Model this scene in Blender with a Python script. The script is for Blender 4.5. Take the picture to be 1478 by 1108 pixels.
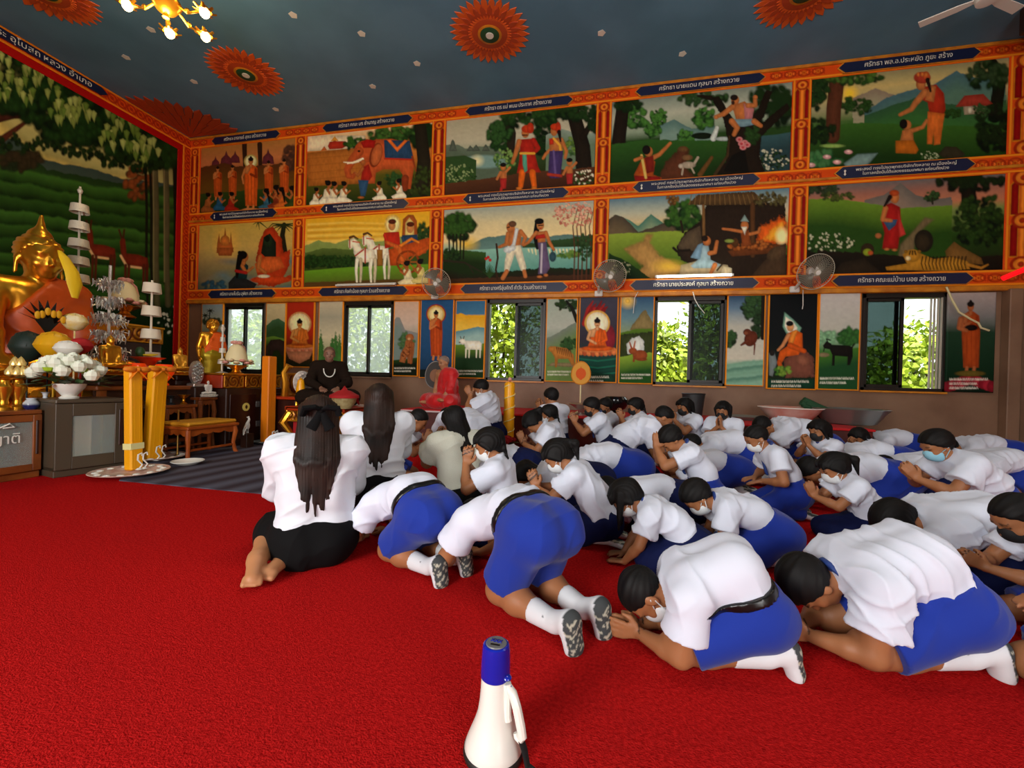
import bpy, math, random
import numpy as np
from mathutils import Vector, Matrix
for _o in list(bpy.data.objects): bpy.data.objects.remove(_o)
SC = bpy.context.scene
COL = SC.collection
PI = math.pi
# ------------------------------------------------------------------ camera
FPX, YAW, PITCH, ROLL, CAMH = 605.0, 0.2156, -0.0036, 0.0278, 0.95
def cam_axes():
    cy, sy = math.cos(YAW), math.sin(YAW)
    f = np.array([-sy*math.cos(PITCH), cy*math.cos(PITCH), math.sin(PITCH)])
    r = np.array([cy, sy, 0.0]); u = np.cross(r, f)
    c, s = math.cos(ROLL), math.sin(ROLL)
    return c*r+s*u, -s*r+c*u, f
CR, CU, CF = cam_axes()
CP = np.array([0, 0, CAMH])
cam = bpy.data.objects.new('camera', bpy.data.cameras.new('camera'))
COL.objects.link(cam)
cam.data.sensor_fit = 'HORIZONTAL'; cam.data.sensor_width = 36.0
cam.data.lens = 36.0*FPX/1478.0
cam.data.clip_start = 0.02; cam.data.clip_end = 200
cam.matrix_world = Matrix(((CR[0], CU[0], -CF[0], 0), (CR[1], CU[1], -CF[1], 0), (CR[2], CU[2], -CF[2], CAMH), (0, 0, 0, 1)))
SC.camera = cam
# ------------------------------------------------------------------ view, world, sun, big lights
SC.view_settings.view_transform = 'Standard'; SC.view_settings.look = 'None'
SC.view_settings.gamma = 1.0; SC.view_settings.use_curve_mapping = False
SC.view_settings.exposure = -0.12
W_ = bpy.data.worlds.new('sky'); SC.world = W_; W_.use_nodes = True
_bg = W_.node_tree.nodes['Background']
_bg.inputs[0].default_value = (0.93, 0.97, 1.0, 1); _bg.inputs[1].default_value = 2.3
def light(name, typ, loc, power, color=(1, 1, 1), size=1.0, size_y=None, aim=None):
    l = bpy.data.lights.new(name, typ); l.energy = power; l.color = color
    if typ == 'AREA':
        l.shape = 'RECTANGLE'; l.size = size; l.size_y = size_y or size
    elif typ != 'SUN': l.shadow_soft_size = size
    o = bpy.data.objects.new(name, l); COL.objects.link(o); o.location = loc
    if aim is not None:
        o.rotation_euler = (Vector(aim)-Vector(loc)).to_track_quat('-Z', 'Y').to_euler()
    return o
_s = light('sun', 'SUN', (0, -10, 20), 7.0, (1.0, 0.97, 0.9), aim=(1.2, 0.6, 0)); _s.data.angle = 0.02
# daylight through the two tall doorways in the wall behind the camera
light('doorway_daylight_left', 'AREA', (-2.6, -2.85, 1.9), 285, (1.0, 0.985, 0.96), 1.6, 2.3, aim=(-1.2, 5.0, 2.0))
light('doorway_daylight_right', 'AREA', (3.2, -2.85, 1.9), 130, (1.0, 0.97, 0.93), 2.0, 3.0, aim=(1.4, 5.0, 3.2))
light('overhead_fill_near', 'POINT', (0.2, 2.0, 4.95), 105, (1.0, .93, .82), .3)  # unseen lamp added overhead to brighten walls and ceiling
light('overhead_fill_right', 'POINT', (3.9, 2.6, 4.95), 75, (1.0, .93, .82), .3)  # second added fill lamp, overhead and out of view
# ------------------------------------------------------------------ helpers
def ray(px, py):
    return CF + CR*((px-739.0)/FPX) - CU*((py-554.0)/FPX)
def on_z(px, py, z=0.0):
    d = ray(px, py); return CP + d*((z-CAMH)/d[2])
def on_y(px, py, y):
    d = ray(px, py); return CP + d*(y/d[1])
def on_x(px, py, x):
    d = ray(px, py); return CP + d*(x/d[0])
def to_px(P):
    d = np.asarray(P, float)-CP
    w = d@CF
    return 739+FPX*(d@CR)/w, 554-FPX*(d@CU)/w
def lin(h):
    if not isinstance(h, str): return np.array(h[:3], float)
    v = np.array([int(h[i:i+2], 16) for i in (0, 2, 4)])/255.0
    return np.where(v <= 0.04045, v/12.92, ((v+0.055)/1.055)**2.4)
MATS = {}
def mat(name, color='808080', rough=0.5, metal=0.0, emit=None, estr=0.0, bump=0.0, bscale=40.0, mix=None, mscale=8.0, spec=0.5, attr=None, alpha=None, trans=0.0, coat=0.0, sheen=0.0, sub=0.0):
    if name in MATS: return MATS[name]
    m = bpy.data.materials.new(name); m.use_nodes = True
    nt = m.node_tree; b = nt.nodes['Principled BSDF']
    c = lin(color)
    b.inputs['Base Color'].default_value = (*c, 1); b.inputs['Roughness'].default_value = rough
    b.inputs['Metallic'].default_value = metal
    b.inputs['Specular IOR Level'].default_value = spec
    if coat: b.inputs['Coat Weight'].default_value = coat
    if sheen: b.inputs['Sheen Weight'].default_value = sheen
    if trans: b.inputs['Transmission Weight'].default_value = trans
    if sub:
        b.inputs['Subsurface Weight'].default_value = sub; b.inputs['Subsurface Radius'].default_value = (0.012, 0.005, 0.003)
        b.inputs['Subsurface Scale'].default_value = 0.5
    if alpha is not None: b.inputs['Alpha'].default_value = alpha
    if emit: b.inputs['Emission Color'].default_value = (*lin(emit), 1); b.inputs['Emission Strength'].default_value = estr
    tc = nt.nodes.new('ShaderNodeTexCoord')
    if attr:
        a = nt.nodes.new('ShaderNodeAttribute'); a.attribute_name = attr
        nt.links.new(a.outputs['Color'], b.inputs['Base Color'])
    elif mix:
        n = nt.nodes.new('ShaderNodeTexNoise'); n.inputs['Scale'].default_value = mscale; n.inputs['Detail'].default_value = 5
        r = nt.nodes.new('ShaderNodeValToRGB')
        r.color_ramp.elements[0].position = 0.35; r.color_ramp.elements[1].position = 0.65
        r.color_ramp.elements[0].color = (*c, 1); r.color_ramp.elements[1].color = (*lin(mix), 1)
        nt.links.new(tc.outputs['Object'], n.inputs['Vector']); nt.links.new(n.outputs['Fac'], r.inputs[0])
        nt.links.new(r.outputs[0], b.inputs['Base Color'])
    if bump:
        n = nt.nodes.new('ShaderNodeTexNoise'); n.inputs['Scale'].default_value = bscale; n.inputs['Detail'].default_value = 4
        bp = nt.nodes.new('ShaderNodeBump'); bp.inputs['Strength'].default_value = bump; bp.inputs['Distance'].default_value = 0.01
        nt.links.new(tc.outputs['Object'], n.inputs['Vector']); nt.links.new(n.outputs['Fac'], bp.inputs['Height'])
        nt.links.new(bp.outputs[0], b.inputs['Normal'])
    MATS[name] = m
    return m
def tag(o, label, cat, group=None):
    o['label'] = label; o['category'] = cat
    if group: o['group'] = group
    return o
def structure(o):
    o['kind'] = 'structure'; return o
def mesh_np(name, V, Q, m=None, parent=None, smooth=True, cols=None, loc=None):
    """V (n,3); Q list/array of quads or mixed faces; cols (n,3) linear."""
    me = bpy.data.meshes.new(name)
    V = np.asarray(V, np.float32)
    if isinstance(Q, np.ndarray):
        nq, k = Q.shape
        me.vertices.add(len(V)); me.vertices.foreach_set('co', V.ravel())
        me.loops.add(nq*k); me.loops.foreach_set('vertex_index', Q.astype(np.int32).ravel())
        me.polygons.add(nq)
        me.polygons.foreach_set('loop_start', np.arange(0, nq*k, k, dtype=np.int32))
        me.polygons.foreach_set('loop_total', np.full(nq, k, np.int32))
        me.update(calc_edges=True)
    else:
        me.from_pydata(V.tolist(), [], [list(q) for q in Q]); me.update()
    if smooth: me.polygons.foreach_set('use_smooth', np.ones(len(me.polygons), bool))
    if cols is not None:
        a = me.color_attributes.new('Col', 'FLOAT_COLOR', 'POINT')
        c4 = np.ones((len(V), 4), np.float32); c4[:, :3] = cols
        a.data.foreach_set('color', c4.ravel())
    if m: me.materials.append(m)
    o = bpy.data.objects.new(name, me); COL.objects.link(o)
    if parent is not None: o.parent = parent
    if loc is not None: o.location = loc
    return o
def empty(name, loc=(0, 0, 0), rz=0.0):
    o = bpy.data.objects.new(name, None); COL.objects.link(o)
    o.location = loc; o.rotation_euler = (0, 0, rz); o.empty_display_size = 0.05
    return o
class MB:
    """collects simple shapes into ONE mesh"""
    def __init__(s): s.V = []; s.F = []; s.M = []; s.mi = 0
    def add(s, V, F):
        n = len(s.V); s.V += [tuple(v) for v in V]; s.F += [tuple(i+n for i in f) for f in F]; s.M += [s.mi]*len(F)
        return s
    def box(s, x0, y0, z0, x1, y1, z1, b=0.0):
        if b <= 0:
            V = [(x, y, z) for z in (z0, z1) for y in (y0, y1) for x in (x0, x1)]
            return s.add(V, [(0, 2, 3, 1), (4, 5, 7, 6), (0, 1, 5, 4), (2, 6, 7, 3), (0, 4, 6, 2), (1, 3, 7, 5)])
        # chamfered box: 24 verts
        V = []; idx = {}
        for ax in range(3):
            for c in range(8):
                p = [(x0, x1)[c & 1], (y0, y1)[c >> 1 & 1], (z0, z1)[c >> 2 & 1]]
                for a in range(3):
                    if a != ax: p[a] += b if (c >> a & 1) == 0 else -b
                idx[(ax, c)] = len(V); V.append(tuple(p))
        F = []
        for ax in range(3):
            a, d = [(1, 2), (2, 0), (0, 1)][ax]
            for sd in (0, 1):
                cs = [sd << ax | i << a | j << d for i, j in ((0, 0), (1, 0), (1, 1), (0, 1))]
                f = [idx[(ax, c)] for c in cs]; F.append(f if sd else f[::-1])
        for ax in range(3):
            a, d = [(1, 2), (2, 0), (0, 1)][ax]
            for i in (0, 1):
                for j in (0, 1):
                    c0 = i << a | j << d; c1 = c0 | 1 << ax
                    f = [idx[(a, c0)], idx[(a, c1)], idx[(d, c1)], idx[(d, c0)]]
                    F.append(f if (i ^ j) else f[::-1])
        for c in range(8):
            f = [idx[(0, c)], idx[(1, c)], idx[(2, c)]]
            F.append(f if bin(c).count('1') % 2 else f[::-1])
        return s.add(V, F)
    def lathe(s, prof, n=24, c=(0, 0, 0), sx=1.0, sy=1.0, axis=None):
        V = []; F = []
        for r, z in prof:
            for i in range(n):
                a = 2*PI*i/n; V.append((r*math.cos(a)*sx, r*math.sin(a)*sy, z))
        for k in range(len(prof)-1):
            for i in range(n):
                j = (i+1) % n; F.append((k*n+i, k*n+j, (k+1)*n+j, (k+1)*n+i))
        if prof[0][0] > 1e-5: F.append(tuple(range(n-1, -1, -1)))
        if prof[-1][0] > 1e-5: F.append(tuple((len(prof)-1)*n+i for i in range(n)))
        if axis is not None:
            q = Vector((0, 0, 1)).rotation_difference(Vector(axis)); V = [q @ Vector(v) for v in V]
        V = [(v[0]+c[0], v[1]+c[1], v[2]+c[2]) for v in V]
        return s.add(V, F)
    def tube(s, pts, r, n=8, r2=None, flat=1.0):
        P = [Vector(p) for p in pts]; V = []; F = []; up = None
        for k, p in enumerate(P):
            t = (P[min(k+1, len(P)-1)]-P[max(k-1, 0)]).normalized()
            if up is None:
                up = Vector((0, 0, 1)) if abs(t.z) < 0.9 else Vector((1, 0, 0))
            x = t.cross(up).normalized(); y = x.cross(t).normalized(); up = y
            rr = r if r2 is None else r+(r2-r)*k/max(1, len(P)-1)
            if isinstance(r, (list, tuple)): rr = r[k]
            for i in range(n):
                a = 2*PI*i/n; V.append(p+x*rr*math.cos(a)+y*rr*flat*math.sin(a))
        for k in range(len(P)-1):
            for i in range(n):
                j = (i+1) % n; F.append((k*n+i, k*n+j, (k+1)*n+j, (k+1)*n+i))
        F.append(tuple(range(n-1, -1, -1))); F.append(tuple((len(P)-1)*n+i for i in range(n)))
        return s.add(V, F)
    def ball(s, c, r, n=12, sz=(1, 1, 1)):
        V = []; F = []; m = max(4, n//2)
        for k in range(m+1):
            th = PI*k/m
            for i in range(n):
                a = 2*PI*i/n
                V.append((c[0]+r*sz[0]*math.sin(th)*math.cos(a), c[1]+r*sz[1]*math.sin(th)*math.sin(a), c[2]-r*sz[2]*math.cos(th)))
        for k in range(m):
            for i in range(n):
                j = (i+1) % n; F.append((k*n+i, k*n+j, (k+1)*n+j, (k+1)*n+i))
        return s.add(V, F)
    def prism(s, poly, y0, y1, plane='xz'):
        n = len(poly)
        if plane == 'xz': V = [(x, y0, z) for x, z in poly]+[(x, y1, z) for x, z in poly]
        elif plane == 'yz': V = [(y0, x, z) for x, z in poly]+[(y1, x, z) for x, z in poly]
        else: V = [(x, z, y0) for x, z in poly]+[(x, z, y1) for x, z in poly]
        F = [tuple(range(n)), tuple(range(2*n-1, n-1, -1))]+[(i, i+n, (i+1) % n+n, (i+1) % n) for i in range(n)]
        return s.add(V, F)
    def build(s, name, m, parent=None, loc=None, smooth=None, rz=None, sharp=35):
        me = bpy.data.meshes.new(name); me.from_pydata(s.V, [], s.F)
        import bmesh
        bm = bmesh.new(); bm.from_mesh(me)
        bmesh.ops.remove_doubles(bm, verts=bm.verts, dist=1e-6)
        bmesh.ops.recalc_face_normals(bm, faces=bm.faces); bm.to_mesh(me); bm.free()
        ms = m if isinstance(m, (list, tuple)) else [m]
        for q in ms: me.materials.append(q)
        if len(ms) > 1 and len(me.polygons) == len(s.M): me.polygons.foreach_set('material_index', s.M)
        me.polygons.foreach_set('use_smooth', np.ones(len(me.polygons), bool))
        try: me.set_sharp_from_angle(angle=math.radians(sharp))
        except Exception: pass
        o = bpy.data.objects.new(name, me); COL.objects.link(o)
        if parent is not None: o.parent = parent
        if loc is not None: o.location = loc
        if rz is not None: o.rotation_euler = (0, 0, rz)
        return o
def copy_tree(o, parent=None):
    c = o.copy(); COL.objects.link(c)
    if parent is not None: c.parent = parent
    for ch in [x for x in KIDS(o)]: copy_tree(ch, c)
    return c
def KIDS(o): return [x for x in o.children]
# value noise on arrays
def hsh(ix, iy, seed):
    n = (ix.astype(np.int64)*374761393+iy.astype(np.int64)*668265263+seed*974634777) & 0x7fffffff
    n = ((n ^ (n >> 13))*1274126177) & 0x7fffffff
    return ((n ^ (n >> 16)) & 0xffff)/65535.0
def vnoise(x, y, seed=0):
    ix = np.floor(x); iy = np.floor(y); fx = x-ix; fy = y-iy
    fx = fx*fx*(3-2*fx); fy = fy*fy*(3-2*fy)
    a = hsh(ix, iy, seed); b = hsh(ix+1, iy, seed); c = hsh(ix, iy+1, seed); d = hsh(ix+1, iy+1, seed)
    return a*(1-fx)*(1-fy)+b*fx*(1-fy)+c*(1-fx)*fy+d*fx*fy
def fbm(x, y, seed=0, o=4):
    s = 0; a = 0.5; t = 0
    for k in range(o):
        s = s+a*vnoise(x*2**k, y*2**k, seed+k*17); t += a; a *= 0.55
    return s/t
# ------------------------------------------------------------------ painter: paints artwork colours on a dense grid of a flat panel
class Canvas:
    """a flat painted panel; every grid vertex carries one paint colour. Drawn in photo-pixel (or crop) units."""
    def __init__(s, o, eu, ev, nu, nv, crop=(0, 0, 1.0), base='806040'):
        u = np.linspace(0, 1, nu); v = np.linspace(0, 1, nv)
        s.nu, s.nv = nu, nv
        U, Vv = np.meshgrid(u, v)
        s.U, s.Vv = U, Vv
        s.P = np.array(o)[None, None]+U[..., None]*np.array(eu)+Vv[..., None]*np.array(ev)
        px, py = to_px(s.P)
        s.X = (px-crop[0])*crop[2]; s.Y = (py-crop[1])*crop[2]
        s.C = np.tile(lin(base), (nv, nu, 1))
        s.step = max(abs(s.X[0, 1]-s.X[0, 0]), abs(s.Y[1, 0]-s.Y[0, 0]), 1e-6)
    def win(s, x0, y0, x1, y1):
        m = (s.X >= x0) & (s.X <= x1) & (s.Y >= y0) & (s.Y <= y1)
        r = np.flatnonzero(m.any(1)); c = np.flatnonzero(m.any(0))
        if len(r) == 0 or len(c) == 0: return None
        return slice(r[0], r[-1]+1), slice(c[0], c[-1]+1)
    def put(s, w, a, col):
        a = np.clip(a, 0, 1)[..., None]
        s.C[w] = s.C[w]*(1-a)+(col if isinstance(col, np.ndarray) and col.ndim == 3 else lin(col))*a
    def vgrad(s, st):
        ys = np.array([q[0] for q in st]); cs = np.array([lin(q[1]) for q in st])
        for k in range(3): s.C[..., k] = np.interp(s.Vv, ys, cs[:, k])
    def fill(s, c): s.C[:] = lin(c)
    def tex(s, amt=0.12, sc=0.05, seed=1):
        n = fbm(s.X*sc, s.Y*sc*1.3, seed)-0.5
        s.C *= (1+2*amt*n)[..., None]; s.C = np.clip(s.C, 0, 1)
    def poly(s, pts, col, soft=None, alpha=1.0, rough=0, rs=0.1, seed=0):
        p = np.array(pts, float); sf = soft or s.step
        pad = sf+abs(rough)
        w = s.win(p[:, 0].min()-pad, p[:, 1].min()-pad, p[:, 0].max()+pad, p[:, 1].max()+pad)
        if w is None: return
        X, Y = s.X[w], s.Y[w]
        d = np.full(X.shape, 1e9); ins = np.zeros(X.shape, bool)
        for i in range(len(p)):
            a, b = p[i], p[(i+1) % len(p)]
            e = b-a; L = e@e+1e-12
            t = np.clip(((X-a[0])*e[0]+(Y-a[1])*e[1])/L, 0, 1)
            d = np.minimum(d, (X-a[0]-t*e[0])**2+(Y-a[1]-t*e[1])**2)
            if a[1] != b[1]:
                c = ((a[1] > Y) != (b[1] > Y)) & (X < (b[0]-a[0])*(Y-a[1])/(b[1]-a[1])+a[0]); ins ^= c
        sd = np.sqrt(d)*np.where(ins, -1, 1)
        if rough: sd = sd+rough*2*(fbm(X*rs, Y*rs, seed)-0.5)
        s.put(w, alpha*(0.5-sd/sf), s.vol(w, sd, col))
    def vol(s, w, sd, col):
        """brushed modelling of the artwork's own shapes: paler middle, darker painted outline, loose strokes"""
        m = max(-sd.min(), s.step); t = np.clip(-sd/min(m, s.step*9), 0, 1)
        X, Y = s.X[w], s.Y[w]; n = vnoise(X/(s.step*2.2), Y/(s.step*5), 11)
        g = .66+.42*t**.7+.24*(n-.5)
        return np.clip(lin(col)[None, None]*g[..., None], 0, 1)
    def ell(s, cx, cy, rx, ry, col, soft=None, alpha=1.0, rot=0.0, ring=None):
        sf = soft or s.step; R = max(rx, ry)+sf
        w = s.win(cx-R, cy-R, cx+R, cy+R)
        if w is None: return
        X = s.X[w]-cx; Y = s.Y[w]-cy
        if rot:
            c, q = math.cos(rot), math.sin(rot); X, Y = X*c+Y*q, -X*q+Y*c
        k = np.sqrt((X/rx)**2+(Y/ry)**2); sd = (k-1)*min(rx, ry)
        if ring: sd = np.abs(sd)-ring
        s.put(w, alpha*(0.5-sd/sf), col if (soft and soft > s.step*3) or min(rx, ry) < s.step*1.5 else s.vol(w, sd, col))
    def line(s, pts, w0, col, w1=None, soft=None, alpha=1.0):
        w1 = w0 if w1 is None else w1; sf = soft or s.step
        p = np.array(pts, float); M = max(w0, w1)+sf
        w = s.win(p[:, 0].min()-M, p[:, 1].min()-M, p[:, 0].max()+M, p[:, 1].max()+M)
        if w is None: return
        X, Y = s.X[w], s.Y[w]; best = np.full(X.shape, 1e9); n = len(p)-1
        for i in range(n):
            a, b = p[i], p[i+1]; e = b-a; L = e@e+1e-12
            t = np.clip(((X-a[0])*e[0]+(Y-a[1])*e[1])/L, 0, 1)
            d = np.sqrt((X-a[0]-t*e[0])**2+(Y-a[1]-t*e[1])**2)
            r = w0+(w1-w0)*(i+t)/n
            best = np.minimum(best, d-r/1.0)
        s.put(w, alpha*(0.5-best/sf), col if max(w0, w1) < s.step*2 else s.vol(w, best, col))
    def hill(s, ridge, col, col2=None, depth=60, rough=0, rs=0.05, seed=0, soft=None, alpha=1.0):
        r = np.array(ridge, float)
        yr = np.interp(s.X, r[:, 0], r[:, 1])
        if rough: yr = yr+rough*2*(fbm(s.X*rs, s.Y*rs*0.3, seed)-0.5)
        sf = soft or s.step*1.2
        a = np.clip(alpha*(0.5+(s.Y-yr)/sf), 0, 1)
        a = a*((s.X >= r[0, 0]) & (s.X <= r[-1, 0]))
        c = lin(col)
        if col2 is not None:
            t = np.clip((s.Y-yr)/depth, 0, 1)[..., None]; cc = c*(1-t)+lin(col2)*t
        else: cc = np.tile(c, s.X.shape+(1,))
        s.C = s.C*(1-a[..., None])+cc*a[..., None]
    def dabs(s, cx, cy, rx, ry, cols, n, size, seed=0, asp=0.7, rot=None, top=True):
        """foliage or flowers: many small paint dabs inside an ellipse, drawn dark to light"""
        rd = random.Random(seed)
        for i in range(n):
            a = rd.uniform(0, 2*PI); q = math.sqrt(rd.random())
            x = cx+rx*q*math.cos(a); y = cy+ry*q*math.sin(a)
            k = i/n*len(cols); c = cols[min(int(k), len(cols)-1)]
            if top and int(k) == len(cols)-1: y -= ry*0.25
            z = size*rd.uniform(0.6, 1.3)
            s.ell(x, y, z, z*asp, c, rot=rd.uniform(0, PI) if rot is None else rot+rd.uniform(-.4, .4), soft=size*0.5, alpha=0.85)
    def tree(s, x, y, h, r, trunk='3a2616', cols=('14240f', '24401a', '3c5c22'), seed=0, n=70, w=None, lean=0.0):
        s.line([(x, y), (x+lean*h*.5, y-h*.5), (x+lean*h, y-h)], w or h*.04, trunk, (w or h*.04)*.6)
        s.dabs(x+lean*h, y-h, r, r*.75, cols, n, r*.2, seed)
    def build(s, name, m, parent=None, thick=0.02, back=None):
        """front grid plus a thin solid back so the panel is a board"""
        nu, nv = s.nu, s.nv
        V = s.P.reshape(-1, 3); C = (1.3*np.clip(s.C, 0, 1)**1.13).clip(0, 1).reshape(-1, 3)   # richer, deeper oil colours
        idx = np.arange(nu*nv).reshape(nv, nu)
        Q = np.stack([idx[:-1, :-1], idx[1:, :-1], idx[1:, 1:], idx[:-1, 1:]], -1).reshape(-1, 4)
        if thick:
            n = np.array(back, float)*thick
            ring = np.concatenate([idx[0, :], idx[1:, -1], idx[-1, -2::-1], idx[-2:0:-1, 0]])
            nb = len(V); V = np.vstack([V, V[ring]+n]); C = np.vstack([C, C[ring]])
            k = np.arange(len(ring)); k2 = np.roll(k, -1)
            Q = np.vstack([Q, np.stack([ring[k], ring[k2], nb+k2, nb+k], -1)])
        return mesh_np(name, V, Q, m, parent, smooth=False, cols=C)
def wall_canvas(x0, x1, z0, z1, y, res, crop=(0, 0, 1.0), base='806040'):
    """panel on the back wall, seen from -y"""
    return Canvas((x0, y, z1), (x1-x0, 0, 0), (0, 0, z0-z1), max(2, int((x1-x0)/res)+1), max(2, int((z1-z0)/res)+1), crop, base)
SKIN = 'b8733f'
def robed(c, x, y0, y1, robe='c8581c', skin='c07a44', hair='1a1210', halo=None, arm=0, dark=None):
    """a standing robed figure from head top y0 to feet y1"""
    h = y1-y0; dk = dark or '8a3410'
    if halo: c.ell(x, y0+.09*h, .13*h, .13*h, halo[0]); c.ell(x, y0+.09*h, .105*h, .105*h, halo[1])
    c.poly([(x-.035*h, y0+.15*h), (x+.035*h, y0+.15*h), (x+.12*h, y0+.21*h), (x+.13*h, y0+.45*h), (x+.11*h, y0+.92*h), (x-.1*h, y0+.92*h), (x-.12*h, y0+.5*h), (x-.12*h, y0+.22*h)], robe)
    c.poly([(x-.1*h, y0+.18*h), (x+.02*h, y0+.17*h), (x-.06*h, y0+.33*h), (x-.13*h, y0+.3*h)], skin)
    for k in (-.05, .01, .07): c.line([(x+k*h, y0+.35*h), (x+k*h*1.1, y0+.9*h)], .007*h, dk, alpha=.6)
    c.line([(x+.09*h, y0+.24*h), (x+.1*h, y0+.38*h), (x+.0*h, y0+.33*h)], .022*h, dk)
    if arm: c.line([(x-.11*h, y0+.24*h), (x-.16*h, y0+.38*h), (x-.14*h, y0+.5*h)], .022*h, skin, .016*h)
    else: c.line([(x-.11*h, y0+.24*h), (x-.12*h, y0+.37*h), (x-.0*h, y0+.3*h)], .022*h, skin, .016*h)
    c.line([(x-.05*h, y0+.92*h), (x-.06*h, y0+.985*h)], .022*h, skin); c.line([(x+.05*h, y0+.92*h), (x+.04*h, y0+.985*h)], .022*h, skin)
    c.line([(x, y0+.12*h), (x, y0+.18*h)], .025*h, skin)
    c.ell(x, y0+.085*h, .045*h, .06*h, skin); c.ell(x, y0+.05*h, .05*h, .035*h, hair); c.ell(x, y0+.015*h, .02*h, .022*h, hair)
    c.line([(x-.02*h, y0+.085*h), (x+.02*h, y0+.085*h)], .005*h, hair, alpha=.8)
def lotus(c, x, y0, y1, robe='d0641c', skin='c8843c', hair='15100e', halo=None, seat=('d89a6c', 'b06a44'), w=1.0):
    """seated meditating figure, head top y0, knees at y1"""
    h = y1-y0
    if halo:
        for r, q in halo: c.ell(x, y0+.16*h, r*h, r*h, q)
    if seat:
        for i in range(9):
            k = (i-4)/4; c.ell(x+k*.52*h*w, y1+.05*h+.04*h*(1-k*k), .09*h, .12*h, seat[i % 2])
        c.ell(x, y1+.02*h, .55*h*w, .07*h, seat[0])
    c.poly([(x-.05*h, y0+.3*h), (x+.06*h, y0+.3*h), (x+.24*h, y0+.4*h), (x+.25*h, y0+.75*h), (x+.3*h, y0+.9*h), (x-.3*h, y0+.9*h), (x-.22*h, y0+.7*h), (x-.23*h, y0+.42*h)], robe)
    c.poly([(x-.2*h, y0+.36*h), (x+.0*h, y0+.32*h), (x-.1*h, y0+.6*h), (x-.22*h, y0+.6*h)], skin)
    c.ell(x, y1-.04*h, .5*h*w, .085*h, robe); c.ell(x, y1-.09*h, .3*h, .05*h, '9a4410', alpha=.5)
    c.line([(x-.22*h, y0+.42*h), (x-.3*h, y0+.66*h), (x-.05*h, y0+.8*h)], .05*h, skin, .04*h)
    c.line([(x+.22*h, y0+.42*h), (x+.28*h, y0+.68*h), (x+.04*h, y0+.8*h)], .05*h, robe, .04*h)
    for k in (-.1, .0, .1): c.line([(x+(.05+k)*h, y0+.36*h), (x+(k)*h, y0+.78*h)], .01*h, '9a4410', alpha=.6)
    c.line([(x, y0+.22*h), (x, y0+.34*h)], .055*h, skin)
    c.ell(x, y0+.17*h, .095*h, .13*h, skin); c.ell(x, y0+.09*h, .1*h, .07*h, hair); c.ell(x, y0+.02*h, .04*h, .045*h, hair)
    for k in (-.045, .045): c.line([(x+(k-.02)*h, y0+.165*h), (x+(k+.02)*h, y0+.165*h)], .008*h, hair)
    c.line([(x-.025*h, y0+.235*h), (x+.025*h, y0+.235*h)], .01*h, '8a2a1a')
def kneeler(c, x, y, h, cloth='e8dcc0', skin='a86434', hair='15100e', d=1, skirt=None, longhair=False):
    """kneeling worshipper in profile; feet line y, total height h, d=+1 faces right"""
    sk = skirt or cloth
    c.poly([(x-.36*h*d, y), (x+.3*h*d, y), (x+.38*h*d, y-.12*h), (x+.1*h*d, y-.26*h), (x-.2*h*d, y-.34*h), (x-.36*h*d, y-.16*h)], sk)
    c.poly([(x-.2*h*d, y-.26*h), (x+.12*h*d, y-.26*h), (x+.16*h*d, y-.6*h), (x+.04*h*d, y-.7*h), (x-.14*h*d, y-.62*h)], cloth)
    c.line([(x-.02*h*d, y-.62*h), (x+.1*h*d, y-.42*h), (x+.28*h*d, y-.56*h)], .05*h, skin, .035*h)
    c.line([(x+.03*h*d, y-.66*h), (x+.05*h*d, y-.74*h)], .055*h, skin)
    c.ell(x+.06*h*d, y-.83*h, .1*h, .13*h, skin); c.ell(x+.01*h*d, y-.88*h, .12*h, .11*h, hair)
    c.ell(x-.07*h*d, y-.94*h, .05*h, .05*h, hair)
    if longhair: c.line([(x-.05*h*d, y-.85*h), (x-.12*h*d, y-.55*h), (x-.14*h*d, y-.3*h)], .08*h, hair, .03*h)
def limb(c, pts, w, col, w1=None): c.line(pts, w, col, w1)
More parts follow.
